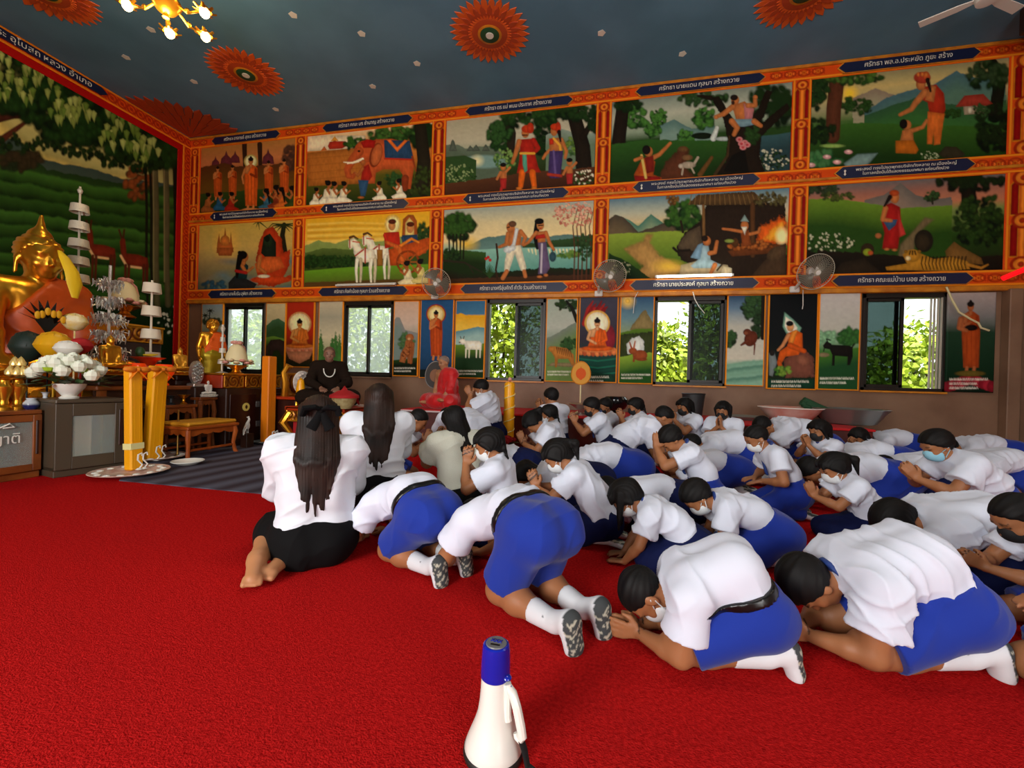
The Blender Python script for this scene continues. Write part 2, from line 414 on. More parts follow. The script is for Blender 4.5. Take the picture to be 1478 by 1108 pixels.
# ------------------------------------------------------------------ room shell
WY, WX, WR, HC = 7.65, -9.18, 6.3, 6.17
M_paint = mat('painted_surface', attr='Col', rough=0.6, spec=0.12)
M_carpet = mat('red_carpet', 'c6201f', rough=1.0, spec=0.0, bump=0.9, bscale=190, mix='a21414', mscale=90)
M_wallp = mat('brown_wall_paint', '8a6a52', rough=0.55, mix='7a5a44', mscale=2.0, bump=0.05)
M_cream = mat('cream_wall_paint', 'c8b898', rough=0.6)
M_ceil = mat('blue_ceiling_paint', '5c88a4', rough=0.6, mix='507a94', mscale=1.2)
M_dark = mat('dark_window_frame', '1c1610', rough=0.4)
M_gold = mat('gold_paint_moulding', 'd88a20', rough=0.4, mix='b86a18', mscale=6)
M_white = mat('white_plastic', 'e8e6e0', rough=0.35)
def shell():
    fl = MB(); fl.box(WX-.2, -3.2, -.1, WR+.2, WY+.2, 0); structure(fl.build('floor', M_carpet))
    ce = MB(); ce.box(WX-.2, -3.2, HC, WR+.2, WY+.4, HC+.2); structure(ce.build('ceiling', M_ceil))
    w = MB(); T = WY+.2
    wins = [(-8.21, -7.15), (-5.25, -4.13), (-2.19, -1.08), (.83, 1.99), (3.95, 5.07)]
    ZS, ZT = .985, 2.5
    w.box(WX-.2, WY, 0, WR+.2, T, ZS); w.box(WX-.2, WY, ZT, WR+.2, T, HC)
    xs = [WX-.2]+[v for p in wins for v in p]+[WR+.2]
    for i in range(0, len(xs), 2): w.box(xs[i], WY, ZS, xs[i+1], T, ZT)
    structure(w.build('wall_back', M_wallp))
    l = MB(); l.box(WX-.2, -3.2, 0, WX, WY, HC); structure(l.build('wall_left', M_cream))
    r = MB(); r.box(WR, -3.2, 0, WR+.2, WY, HC); structure(r.build('wall_right', M_wallp))
    f = MB()                                   # the wall behind the camera, with two tall doorways
    for a, b in ((WX-.2, -4.3), (-.9, 2.0), (4.4, WR+.2)): f.box(a, -3.2, 0, b, -3.0, HC)
    f.box(-4.3, -3.2, 3.5, -.9, -3.0, HC); f.box(2.0, -3.2, 3.5, 4.4, -3.0, HC)
    structure(f.build('wall_front', M_cream))
    g = MB(); g.box(-60, -60, -.25, 60, 80, -.12)
    structure(g.build('ground_outside', mat('outside_ground', '6a7a44', rough=.9, mix='8a8460', mscale=1.0)))
    c = MB(); c.box(6.0, 6.9, 0, 6.3, 7.3, 2.45, .01); structure(c.build('trim_column', mat('pink_column_paint', 'b8909c', rough=.5)))
    c = MB(); c.box(5.74, 7.5, 0, 5.9, 7.65, 2.52, .01); structure(c.build('trim_corner', M_wallp))
    # windows
    M_pale = window_glass('pale_window_glass', (.95, .97, .99), .36)
    M_tint = window_glass('dark_tinted_glass', (.22, .27, .26), 0.02)
    M_cl = window_glass('clear_window_glass', (.85, .9, .88), 0.02)
    for i, (a, b) in enumerate(wins):
        fr = MB(); y0, y1 = WY-.02, WY+.12; t = .05
        fr.box(a, y0, ZS, a+t, y1, ZT, .005); fr.box(b-t, y0, ZS, b, y1, ZT, .005)
        fr.box(a, y0, ZT-t-.02, b, y1, ZT, .005); fr.box(a, y0, ZS, b, y1, ZS+t, .005)
        o = structure(fr.build('window_%d' % (i+1), M_dark))
        mid = (a+b)/2
        def sash(x0, x1, y, g, name='window_sash'):
            s = MB(); q = .045
            s.box(x0, y, ZS+t, x0+q, y+.03, ZT-t-.02); s.box(x1-q, y, ZS+t, x1, y+.03, ZT-t-.02)
            s.box(x0, y, ZT-t-.02-q, x1, y+.03, ZT-t-.02); s.box(x0, y, ZS+t, x1, y+.03, ZS+t+q)
            ss = s.build(name, M_dark, o)
            p = MB(); p.box(x0+q, y+.012, ZS+t+q, x1-q, y+.018, ZT-t-.02-q); p.build('window_pane', g, ss)
        if i < 2: sash(a+t, mid+.02, WY+.02, M_pale); sash(mid-.02, b-t, WY+.06, M_pale)
        elif i < 4: sash(mid-.02, b-t, WY+.02, M_tint); sash(mid+.03, b-t-.0, WY+.06, M_cl)
        else: sash(a+t, mid+.02, WY+.02, M_tint); sash(a+t, mid-.03, WY+.06, M_cl)
        if i == 4:
            st = MB()
            for k in range(4): st.box(b-.05-.03*k-.02, WY+.0+.025*k, ZS+t, b-.05-.03*k, WY+.02+.025*k, ZT-t)
            st.build('folded_shutter', mat('grey_shutter', 'b8b0a0', rough=.5), o)
        s = MB(); s.box(a-.02, WY-.03, ZT, b+.02, WY+.0, ZT+.05); s.build('curtain_rail', mat('pale_rail', 'd8d4c8', rough=.5), o)
        s = MB(); s.box(a-.01, WY-.05, ZS-.03, b+.01, WY, ZS, .004); s.build('window_sill', M_gold if i > 1 else M_wallp, o)
def window_glass(name, tint, haze):
    m = bpy.data.materials.new(name); m.use_nodes = True; nt = m.node_tree; nt.nodes.clear()
    o = nt.nodes.new('ShaderNodeOutputMaterial'); t = nt.nodes.new('ShaderNodeBsdfTransparent'); g = nt.nodes.new('ShaderNodeBsdfGlossy')
    t.inputs[0].default_value = (*tint, 1); g.inputs['Roughness'].default_value = .03 if haze > .05 else .3
    x = nt.nodes.new('ShaderNodeMixShader'); x.inputs[0].default_value = .07 if haze > .05 else .008
    nt.links.new(t.outputs[0], x.inputs[1]); nt.links.new(g.outputs[0], x.inputs[2])
    last = x
    if haze > .05:
        d = nt.nodes.new('ShaderNodeBsdfTranslucent'); d.inputs[0].default_value = (.8, .86, .86, 1)
        y = nt.nodes.new('ShaderNodeMixShader'); y.inputs[0].default_value = haze
        nt.links.new(x.outputs[0], y.inputs[1]); nt.links.new(d.outputs[0], y.inputs[2]); last = y
    nt.links.new(last.outputs[0], o.inputs[0]); MATS[name] = m
    return m
shell()
# ------------------------------------------------------------------ carved and painted frame round the murals
PX = [(-8.87, -6.438), (-6.163, -3.376), (-3.096, -.263), (.004, 2.85), (3.119, 5.707)]
PZ = [(4.508, 5.945), (2.812, 4.2335)]
OR1, OR2, GLD, RED = 'cc5016', 'a83010', 'e08e22', '8c100e'
def ornament(c, x0, x1, z0, z1, step, gaps):
    """scroll rosettes along a band, world units (c.X=x, c.Y=-z)"""
    n = max(1, int(round((x1-x0)/step))); st = (x1-x0)/n; zc = -(z0+z1)/2; r = (z1-z0)*.36
    for i in range(n):
        x = x0+st*(i+.5)
        if any(a < x < b for a, b in gaps): continue
        c.ell(x, zc, st*.46, r*1.1, OR2); c.ell(x, zc, st*.40, r*.95, OR1)
        for k in (-1, 1):
            c.ell(x+k*st*.26, zc, st*.15, r*.62, OR2); c.ell(x+k*st*.26, zc, st*.09, r*.38, 'e07a2c')
            c.line([(x+k*st*.45, zc-r*.8), (x+k*st*.3, zc), (x+k*st*.45, zc+r*.8)], .006, OR2)
        c.ell(x, zc, st*.13, r*.5, GLD); c.ell(x, zc, st*.08, r*.3, OR2)
def unitise(c): c.X = c.P[..., 0].copy(); c.Y = -c.P[..., 2].copy(); c.step = abs(c.X[0, 1]-c.X[0, 0])
def hband(z0, z1, n, gold_lo=False):
    c = wall_canvas(WX+.04, 6.1, z0, z1, WY-.075, .012, base=OR1); unitise(c)
    gaps = [(a+(b-a)*.1, a+(b-a)*.88) for a, b in PX]
    e = .035
    ornament(c, WX+.1, 6.1, z0+e, z1-e, .2, gaps)
    for zz, w in ((z0+e*.5, e*.45), (z1-e*.5, e*.45)): c.line([(WX, -zz), (6.2, -zz)], w, GLD)
    structure(c.build('trim_%d' % n, M_paint, thick=.06, back=(0, 1, 0)))
def vband(x0, x1, z0, z1, n):
    c = wall_canvas(x0, x1, z0, z1, WY-.08, .012, base=OR1); unitise(c)
    w = x1-x0; xm = (x0+x1)/2; h = z1-z0
    for q in (x0+.02, x1-.02): c.line([(q, -z0), (q, -z1)], .012, GLD)
    for k in (-1, 1):
        for za, zb in ((z0+.12*h, z0+.45*h), (z0+.55*h, z0+.87*h)):
            xx = xm+k*w*.25
            c.poly([(xx-w*.15, -za), (xx+w*.15, -za), (xx+w*.15, -zb), (xx, -zb-.08), (xx-w*.15, -zb)], GLD)
            c.poly([(xx-w*.115, -za-.02), (xx+w*.115, -za-.02), (xx+w*.115, -zb), (xx, -zb-.05), (xx-w*.115, -zb)], RED)
    c.line([(xm, -z0-.1*h), (xm, -z1+.1*h)], w*.07, 'e88a2c')
    for zz in (z0+.05*h, z0+.5*h, z0+.94*h):
        c.ell(xm, -zz, w*.34, w*.3, OR2); c.ell(xm, -zz, w*.24, w*.22, 'e88a2c'); c.ell(xm, -zz, w*.1, w*.1, OR2)
    structure(c.build('trim_%d' % n, M_paint, thick=.065, back=(0, 1, 0)))
hband(5.945, HC, 1); hband(4.2335, 4.508, 2); hband(2.58, 2.812, 3)
_k = 4
_edges = [WX+.04]+[v for p in PX for v in p]+[6.1]
for zz in PZ:
    for i in range(0, len(_edges), 2): vband(_edges[i], _edges[i+1], zz[0], zz[1], _k); _k += 1
_m = MB(); _m.box(WX+.04, WY-.11, 2.50, 6.1, WY-.015, 2.58, .012); structure(_m.build('trim_%d' % _k, M_gold)); _k += 1
_m = MB(); _m.box(WX+.04, WY-.12, HC-.05, 6.3, WY-.012, HC-.002, .012); structure(_m.build('trim_%d' % _k, M_gold)); _k += 1
_m = MB(); _m.box(WX+.04, WY-.095, 4.36-.06, 6.1, WY-.06, 4.36-.015, .01); structure(_m.build('trim_%d' % _k, M_gold)); _k += 1
# ------------------------------------------------------------------ the ten big wall paintings (two rows of five)
def panel(i, row, crop, res=.0125):
    a, b = PX[i]; z0, z1 = PZ[row]
    return wall_canvas(a, b, z0, z1, WY-.05, res, crop)
C5, C6, C7, C8 = (270, 180, 3.889), (620, 120, 3.574), (860, 80, 3.258), (1140, 60, 3.077)
def finish(c, what):
    c.tex(.10, .06, 3)
    o = c.build('mural_painting', M_paint, thick=.03, back=(0, 1, 0))
    return tag(o, what, 'mural', 'large wall paintings in two rows')
def p1a():
    c = panel(0, 0, C5); c.vgrad([(0, 'a8783c'), (.25, 'c07a4a'), (.5, '7a3c1c'), (.75, '4a3414'), (1, '2a2a10')])
    for x, y, s in ((220, 150, 1.), (270, 150, .8), (455, 140, 1.), (160, 180, .7)):
        c.poly([(x-34*s, y+80*s), (x-28*s, y+40*s), (x-8*s, y+20*s), (x, y-6*s), (x+8*s, y+20*s), (x+28*s, y+40*s), (x+34*s, y+80*s)], '6a3038')
    for x in (322, 408): c.line([(x, 110), (x+4, 260)], 14, '3a2418', 10)
    c.hill([(60, 240), (200, 215), (330, 240), (480, 225), (640, 205)], '5a3418', '6a4a18', 120, 10, .04, 4)
    c.dabs(590, 190, 50, 60, ('4a3028', '5a3a2a'), 50, 18, 5)
    c.hill([(60, 390), (300, 370), (640, 340)], '34481c', '24340f', 90, 5)
    robed(c, 358, 178, 480, 'd06020', halo=('c8b060', 'f0e8b0'), arm=1); c.ell(358, 478, 50, 12, 'c88a5a')
    for x, y, s in ((172, 232, 1), (255, 225, 1), (458, 200, 1.05), (545, 190, 1.1)): robed(c, x, y, y+190*s, 'c05a20')
    for x, y, h, cl, d in ((118, 490, 110, '9a5a2a', 1), (185, 480, 105, '2a5a78', 1), (250, 485, 110, 'a02818', 1), (445, 475, 120, '3a6a80', -1), (500, 470, 135, '8a3a20', -1), (530, 468, 120, 'c86a2a', -1), (590, 465, 125, '3a4a20', -1)):
        kneeler(c, x, y, h, cl, d=d, longhair=x > 440)
    return finish(c, 'painting of a haloed monk among standing orange-robed monks, upper row far left')
def p1b():
    c = panel(0, 1, C5); c.vgrad([(0, 'c0a450'), (.35, 'c8a85c'), (.6, 'a08a5a'), (1, '4a5a50')])
    c.ell(220, 660, 60, 90, 'e8b450', soft=60, alpha=.7)
    c.poly([(165, 720), (170, 660), (180, 610), (186, 660), (205, 640), (214, 575), (222, 640), (240, 660), (246, 600), (252, 660), (262, 715)], 'b8642c')
    c.ell(213, 650, 26, 30, 'c87834'); c.poly([(165, 690), (262, 690), (250, 735), (178, 735)], 'a85a2a')
    for i in range(26):
        rd = random.Random(i); c.ell(rd.uniform(80, 600), rd.uniform(740, 930), rd.uniform(30, 60), rd.uniform(14, 26), ('8a8a62', '7a7a58', '5a7078', '6a8084', 'a0805a')[i % 5], soft=25, alpha=.6)
    c.line([(545, 560), (535, 620), (550, 730)], 12, '2a2416', 16)
    for k in range(9):
        a = PI+k*PI/8; c.line([(540, 560), (540+60*math.cos(a), 555-30*math.sin(-a)*-1), (540+95*math.cos(a), 590-10*math.sin(a))], 5, '2a3418', 1)
    for k in range(6): c.line([(400, 540), (370+k*18, 560+k%3*14)], 4, '34401c', 1)
    c.poly([(400, 900), (385, 760), (410, 640), (440, 585), (480, 570), (530, 640), (540, 720), (580, 700), (570, 800), (540, 860), (580, 840), (590, 870), (480, 910), (360, 890)], 'b03c18', rough=6)
    c.ell(470, 870, 115, 22, 'c84a1c'); c.ell(430, 850, 34, 10, 'd8cdb0')
    c.poly([(415, 720), (430, 630), (465, 610), (500, 660), (500, 740), (460, 760)], '20281c'); c.ell(455, 650, 24, 34, '2a3a24'); c.ell(450, 640, 14, 18, '12160e')
    c.poly([(380, 780), (440, 740), (520, 740), (550, 800), (470, 830), (390, 830)], 'c8622c'); c.line([(410, 740), (400, 800), (440, 830)], 12, 'b87038', 9)
    kneeler(c, 310, 920, 215, '1c3a3a', skin='b87038', longhair=True, skirt='2a2a2a'); c.line([(275, 820), (330, 830)], 9, 'a82820')
    c.dabs(150, 910, 70, 30, ('2a4a58', '34586a'), 30, 14, 3)
    return finish(c, 'painting of a dark hermit on red rocks and a kneeling woman, lower row far left')
def p2a():
    c = panel(1, 0, C5); c.vgrad([(0, 'd8c49a'), (.2, 'c8843c'), (.45, 'b8702c'), (.65, '5a5a1c'), (1, '1c3412')])
    c.poly([(670, 60), (1000, 60), (1000, 130), (670, 150)], 'e0d0b0')
    c.poly([(790, 120), (800, 96), (820, 92), (828, 66), (836, 92), (890, 92), (900, 116), (870, 134), (800, 138)], 'a83420'); c.poly([(806, 92), (828, 64), (850, 90)], 'd89a3c')
    c.poly([(750, 146), (770, 120), (785, 142)], 'b8602c')
    c.poly([(670, 158), (960, 128), (1000, 128), (1000, 330), (680, 345)], 'a8682a')
    for k in range(4): c.line([(680, 190+k*40), (990, 165+k*38)], 2, '8a5420', alpha=.5)
    c.dabs(950, 110, 60, 34, ('1c3414', '2a4a1c', '3c6424'), 60, 14, 2); c.dabs(1150, 60, 130, 46, ('1c3414', '2a4a1c', '446a2c'), 90, 18, 4)
    c.dabs(1330, 60, 80, 70, ('14240f', '1c3414'), 60, 22, 6); c.line([(1310, 20), (1330, 200), (1320, 330)], 34, '2a2418', 40)
    c.dabs(1300, 330, 90, 80, ('241c10', '2c3414', '3a4a1c'), 90, 14, 8); c.dabs(1170, 320, 60, 40, ('24401a', '34582a'), 50, 14, 9)
    E_, D_ = 'b8592c', '8a3c1c'      # the red-brown elephant
    c.poly([(1000, 105), (1060, 82), (1150, 78), (1230, 100), (1268, 160), (1275, 230), (1255, 360), (1215, 362), (1210, 280), (1190, 250), (1100, 250), (1060, 270), (1055, 330), (1010, 330), (1000, 250), (960, 200), (955, 140)], E_)
    c.ell(1000, 150, 62, 62, E_); c.ell(1060, 170, 34, 70, D_, rot=.25); c.ell(1064, 168, 28, 62, 'c06a3a', rot=.25)
    c.line([(965, 150), (925, 200), (900, 250), (905, 285), (930, 292), (942, 274)], 26, E_, 10); c.line([(985, 192), (930, 214), (880, 210)], 8, 'f0e4c8', 3); c.line([(960, 205), (900, 218)], 6, 'e8dcc0', 3)
    c.ell(965, 148, 8, 6, '1c1008'); c.poly([(975, 100), (1010, 80), (1060, 90), (1050, 130), (990, 130)], 'a82018')
    c.poly([(1105, 85), (1250, 90), (1272, 195), (1110, 190)], '2c4a68'); c.poly([(1120, 84), (1180, 152), (1240, 88), (1222, 84), (1180, 126), (1142, 82)], 'd8742c'); c.line([(1110, 190), (1272, 196)], 5, 'b03018')
    c.line([(1265, 180), (1285, 260)], 6, D_, 3)
    c.line([(1225, 300), (1222, 355)], 20, D_, 18)
    c.poly([(985, 240), (1020, 220), (1040, 290), (1020, 315), (975, 310)], 'a82a1c'); c.ell(988, 212, 13, 17, 'a86434'); c.line([(985, 245), (960, 285), (945, 270)], 9, 'a86434', 6)
    c.poly([(960, 310), (1020, 312), (1000, 400), (975, 400)], '34587a'); c.ell(976, 408, 18, 7, 'a86434')
    for x, y, h, d in ((725, 455, 105, 1), (790, 450, 140, 1), (825, 445, 130, 1), (880, 440, 125, 1), (1080, 425, 110, -1), (1190, 415, 115, -1)): kneeler(c, x, y, h, 'ddd4b8', d=d, skirt='e8e0c8')
    return finish(c, 'painting of a red elephant with blue saddle cloth and kneeling people in white')
def p2b():
    c = panel(1, 1, C5); c.vgrad([(0, 'd8a828'), (.3, 'e0b840'), (.45, 'd8c878'), (.6, '9aa058'), (.75, '5a8a24'), (1, '5a4a20')])
    for k in range(7): c.line([(680, 560+k*16), (900, 548+k*17), (1130, 556+k*14)], 6, ('e8c868', 'c8902c')[k % 2], 3, soft=8, alpha=.6)
    c.hill([(660, 680), (740, 648), (830, 668), (940, 630), (1060, 660), (1200, 630), (1400, 610)], '8a9a58', '7a9048', 80, 6, .03, 3)
    c.hill([(660, 720), (760, 690), (900, 700), (1100, 690), (1400, 650)], '5a6c34', '3c5020', 60, 6, .04, 5)
    for i in range(14): c.dabs(680+i*24, 770, 26, 28, ('1c3414', '2a4a1c'), 26, 11, i)
    c.dabs(1330, 640, 50, 70, ('1c3414', '2c4a20'), 50, 16, 3)
    c.hill([(660, 820), (900, 800), (1400, 780)], '6a9a28', '5a6a24', 80)
    c.hill([(660, 885), (1000, 872), (1400, 860)], '5a4420', '6a4a24', 60, 4)
    WH, SH = 'ece4cc', 'c8bc9c'
    for dx, dy in ((78, -18), (0, 0)):                                  # two white horses
        c.poly([(935+dx, 690+dy), (1000+dx, 696+dy), (1050+dx, 700+dy), (1060+dx, 760+dy), (1000+dx, 775+dy), (955+dx, 760+dy), (935+dx, 720+dy)], WH)
        c.poly([(905+dx, 650+dy), (935+dx, 635+dy), (965+dx, 660+dy), (985+dx, 710+dy), (945+dx, 735+dy), (930+dx, 690+dy), (915+dx, 700+dy), (906+dx, 686+dy)], WH)
        c.line([(912+dx, 640+dy), (914+dx, 690+dy)], 3, 'a82a1c'); c.line([(930+dx, 655+dy), (970+dx, 660+dy)], 3, 'c04a20'); c.line([(945+dx, 735+dy), (990+dx, 700+dy)], 4, 'a83820'); c.line([(1000+dx, 690+dy), (1000+dx, 775+dy)], 4, 'a83820')
        c.line([(915+dx, 632+dy), (935+dx, 625+dy), (958+dx, 640+dy)], 7, '5a3a24', 4)
        for lx, k in ((955, 0), (975, 1), (1035, 0), (1055, 1)): c.line([(lx+dx, 755+dy), (lx-6+dx+8*k, 815+dy), (lx-2+dx, 880+dy)], 10, (WH, SH)[k], 6)
    c.poly([(1065, 700), (1098, 700), (1098, 790), (1068, 792)], '9a6a2c')
    c.poly([(1205, 640), (1212, 530), (1240, 505), (1270, 505), (1290, 540), (1294, 680), (1210, 690)], 'a85a24'); c.poly([(1222, 660), (1226, 550), (1248, 520), (1272, 550), (1276, 660)], 'e0c878')
    c.ell(1155, 560, 46, 56, 'e8c468'); c.ell(1155, 560, 36, 44, 'f4e8a8')
    for x, y, q in ((1150, 545, 'b8301c'), (1252, 560, '2c4a68')):
        c.poly([(x-45, y+60), (x+40, y+55), (x+48, y+130), (x-40, y+150)], q); c.ell(x, y+20, 20, 28, 'c88a50'); c.ell(x+2, y-2, 22, 14, '5a2414'); c.line([(x-40, y+75), (x-20, y+130)], 10, q, 8)
    c.poly([(1130, 700), (1330, 640), (1370, 630), (1340, 720), (1250, 740), (1180, 790), (1140, 790)], 'b8521c'); c.line([(1180, 690), (1260, 640), (1300, 660)], 9, 'd8842c', 6); c.line([(1210, 770), (1190, 690), (1120, 660)], 14, 'c8682c', 10)
    c.ell(1240, 770, 60, 60, '8a4018', ring=6); c.ell(1240, 770, 12, 12, 'a85a24')
    for k in range(8): c.line([(1240, 770), (1240+58*math.cos(k*PI/4), 770+58*math.sin(k*PI/4))], 3, 'a85a24')
    c.line([(1300, 720), (1350, 690), (1362, 640)], 16, 'c05a20', 4)
    kneeler(c, 1235, 900, 140, 'e0d4a8', d=-1); kneeler(c, 1310, 890, 140, 'd8c880', d=-1)
    return finish(c, 'painting of two white horses drawing a chariot under a yellow sky, lower row')
def p3a():
    c = panel(2, 0, C6); c.vgrad([(0, 'a8a48c'), (.3, 'b8b49c'), (.42, '9aa08a'), (.5, '3c5430'), (.75, '2c3a18'), (1, '4a2a18')])
    c.hill([(80, 320), (130, 312), (180, 335), (300, 325), (400, 330)], '6a7868', '5a6a58', 40, 8, .06, 2)
    for x, h in ((120, 50), (210, 20), (240, 24), (290, 26)): c.poly([(x-20, 350), (x-8, 350-h), (x, 340-h), (x+8, 350-h), (x+22, 350)], '5a6458')
    c.ell(280, 405, 110, 34, '7a9a94', soft=12); c.ell(245, 400, 30, 26, 'd8d4a8', soft=24, alpha=.8); c.hill([(80, 380), (180, 372), (240, 396)], '34502a')
    c.dabs(150, 480, 90, 50, ('24401a', '3a5a28', '8a9a6a'), 160, 6, 3)
    c.line([(395, 160), (420, 260), (410, 370)], 24, '30281c', 28); c.dabs(360, 270, 60, 70, ('14280f', '20401a', '34582a'), 110, 16, 5); c.dabs(520, 170, 150, 60, ('10200c', '1c3814', '2c4c20'), 150, 18, 6); c.dabs(600, 300, 60, 80, ('10200c', '1c3814'), 90, 18, 7)
    c.hill([(600, 270), (680, 235), (780, 270), (862, 250)], '8a9a8c', '6a8068', 60, 5, .05, 4); c.dabs(720, 330, 70, 40, ('34582a', '4a6c34', '6a8a3c'), 80, 12, 8)
    c.line([(740, 150), (790, 330), (800, 520)], 34, '241c12', 44); c.line([(790, 280), (850, 180)], 18, '241c12', 10); c.dabs(760, 160, 110, 34, ('14280f', '24401a'), 90, 15, 10); c.dabs(850, 200, 30, 70, ('14240f', '1c3414'), 60, 14, 11)
    c.hill([(80, 520), (300, 490), (500, 460), (760, 440), (862, 430)], '5a3822', '3a2014', 100, 5)
    c.dabs(790, 490, 60, 40, ('24401a', '3a5a28', 'd8d0b8'), 90, 6, 12); c.dabs(390, 400, 60, 50, ('34582a', '4c7434', '7a9a54'), 80, 9, 13)
    # man in red, woman in violet skirt, two children
    for x, y, h, q, t, r in ((500, 225, 320, 'a82a1c', 'd86a1c', 0),):
        c.poly([(470, 290), (535, 285), (545, 370), (560, 430), (575, 460), (450, 465), (462, 400)], q); c.line([(462, 300), (445, 360), (428, 410)], 13, SKIN, 9); c.line([(535, 295), (560, 335), (530, 365)], 14, q, 10)
        c.line([(478, 460), (470, 530)], 17, t, 13); c.line([(530, 460), (540, 530)], 17, t, 13); c.poly([(478, 355), (500, 355), (505, 450), (490, 462), (480, 420)], '5aa088'); c.line([(470, 362), (540, 362)], 6, 'd8a43c')
        c.ell(494, 256, 20, 26, SKIN); c.ell(500, 236, 26, 20, 'c0421c'); c.ell(520, 232, 18, 28, 'b83a1c'); c.line([(480, 268), (504, 268)], 3, '3a1c10'); c.ell(462, 542, 16, 7, 'c87830'); c.ell(540, 540, 14, 8, 'c87830')
    c.line([(626, 340), (600, 365), (586, 388)], 9, SKIN, 7); c.poly([(615, 285), (680, 280), (688, 350), (620, 355)], SKIN); c.poly([(618, 290), (640, 280), (640, 315), (618, 318)], 'b8341c'); c.line([(640, 285), (672, 320), (676, 350)], 6, 'd8a43c')
    c.poly([(618, 350), (690, 348), (682, 430), (672, 490), (622, 490), (612, 460)], '4a3a6a'); c.line([(640, 350), (650, 480)], 5, '6a5a8a'); c.line([(612, 470), (678, 478)], 8, 'a83c2a'); c.line([(680, 290), (706, 350), (700, 385)], 10, SKIN, 8)
    c.ell(642, 248, 18, 25, SKIN); c.ell(648, 226, 24, 18, 'c0421c'); c.ell(664, 230, 14, 30, 'b83a1c'); c.line([(668, 250), (676, 300)], 10, '1c1210', 4)
    for x, y in ((380, 425), (722, 400)):
        c.ell(x, y+8, 15, 18, SKIN); c.ell(x, y-4, 16, 11, '1c1410'); c.poly([(x-16, y+28), (x+16, y+26), (x+18, y+72), (x-16, y+74)], SKIN); c.poly([(x-18, y+66), (x+18, y+64), (x+14, y+118), (x-12, y+122)], 'a8302c'); c.line([(x+14, y+32), (x+34, y+10)], 6, SKIN)
        c.line([(x-14, y+34), (x-32, y+70)], 6, SKIN)
    c.line([(370, 540), (368, 560)], 7, 'a8302c')
    return finish(c, 'painting of a red-clad couple walking with two children by a lake, upper row')
def p3b():
    c = panel(2, 1, C6); c.vgrad([(0, '9aa8a0'), (.2, 'd0c49a'), (.42, 'e0cc98'), (.5, 'a8b898'), (.62, '7aa89a'), (.8, '4a7068'), (1, '2a1c10')])
    c.hill([(180, 845), (290, 795), (400, 782), (520, 800), (700, 780), (860, 790)], '5a7a74', '6a8a84', 60, 6, .04, 2)
    c.ell(190, 830, 50, 34, 'e0b838', soft=40, alpha=.7); c.hill([(480, 830), (600, 815), (720, 800), (860, 775)], '34502c', '2c4424', 40, 8, .08, 3)
    c.hill([(180, 862), (400, 850), (700, 845), (860, 840)], '8ab8a8', '5a9488', 130)
    for i in range(14): c.line([(510+i*18, 858), (510+i*18+4, 870+(i*7) % 16)], 5, 'e0d8a8', 3, alpha=.7)
    c.dabs(720, 885, 70, 16, ('4a7030', '6a8a3c'), 40, 10, 4); c.hill([(70, 870), (180, 860), (290, 870)], '3c5c28', '1c3010', 60, 5)
    c.dabs(150, 740, 80, 66, ('10200c', '1c3812', '345820'), 150, 18, 5)
    for x in (100, 122, 140, 160, 178): c.line([(x, 780), (x+(x-140)*-.1, 905)], 4, '1c1c10')
    c.dabs(110, 890, 50, 30, ('14280f', '24401a'), 40, 12, 6)
    c.hill([(70, 960), (200, 985), (400, 970), (600, 950), (860, 960)], '1c2c12', '2a1c10', 40, 8, .08, 7); c.hill([(70, 1010), (400, 1000), (860, 985)], '4a301a', '3a2414', 40, 4)
    c.line([(75, 915), (180, 925), (270, 975)], 6, '30281c', 3); c.line([(200, 935), (225, 978)], 3, '30281c')
    for k in range(11): c.line([(310, 1000), (275+k*7, 930+abs(k-5)*8)], 4, '2c4a20', 1)
    for x, y in ((292, 905), (312, 912), (302, 898)): c.ell(x, y, 8, 8, 'c02c24')
    for x in (745, 765, 785, 808, 830): c.line([(x, 1010), (x+4, 860), (x-6, 740), (x+20, 640)], 4, '5a3420', 2)
    c.dabs(745, 680, 105, 60, ('b86a58', 'c88470', 'd8a890'), 170, 7, 8); c.dabs(800, 850, 50, 60, ('24401a', '34502a'), 50, 10, 9)
    c.line([(345, 830), (352, 900), (342, 960), (350, 1010)], 5, '3a2414')
    # old man and woman
    c.poly([(400, 770), (440, 750), (475, 775), (470, 840), (405, 845)], SKIN); c.line([(405, 775), (395, 830), (360, 845)], 11, SKIN, 8); c.line([(470, 765), (495, 795), (480, 832)], 12, SKIN, 8)
    c.poly([(402, 840), (470, 835), (500, 950), (490, 975), (470, 965), (440, 880), (410, 970), (385, 970), (388, 920)], 'e0d8bc'); c.line([(450, 755), (435, 830), (410, 868)], 9, 'c8ccc8'); c.line([(395, 860), (430, 850)], 14, 'd0d4d0')
    c.line([(398, 970), (378, 1006)], 11, SKIN); c.line([(488, 970), (494, 996)], 10, SKIN); c.ell(418, 742, 22, 27, SKIN); c.ell(428, 726, 20, 16, '6a4a34'); c.line([(400, 745), (412, 742)], 3, '2a1810')
    c.line([(560, 720), (545, 790), (556, 850)], 17, '14100e', 8); c.poly([(548, 765), (600, 762), (598, 820), (560, 825)], SKIN); c.poly([(546, 785), (602, 775), (602, 798), (548, 804)], 'a82a20'); c.line([(550, 770), (510, 820), (486, 835)], 9, SKIN, 7); c.line([(600, 770), (618, 820), (640, 858)], 10, SKIN, 8)
    c.poly([(558, 822), (602, 818), (622, 950), (600, 985), (560, 985), (566, 900)], '6a5a78'); c.line([(580, 830), (575, 975)], 5, 'b8b0b8'); c.ell(635, 895, 18, 26, '34505a'); c.line([(632, 860), (640, 878)], 3, '34505a')
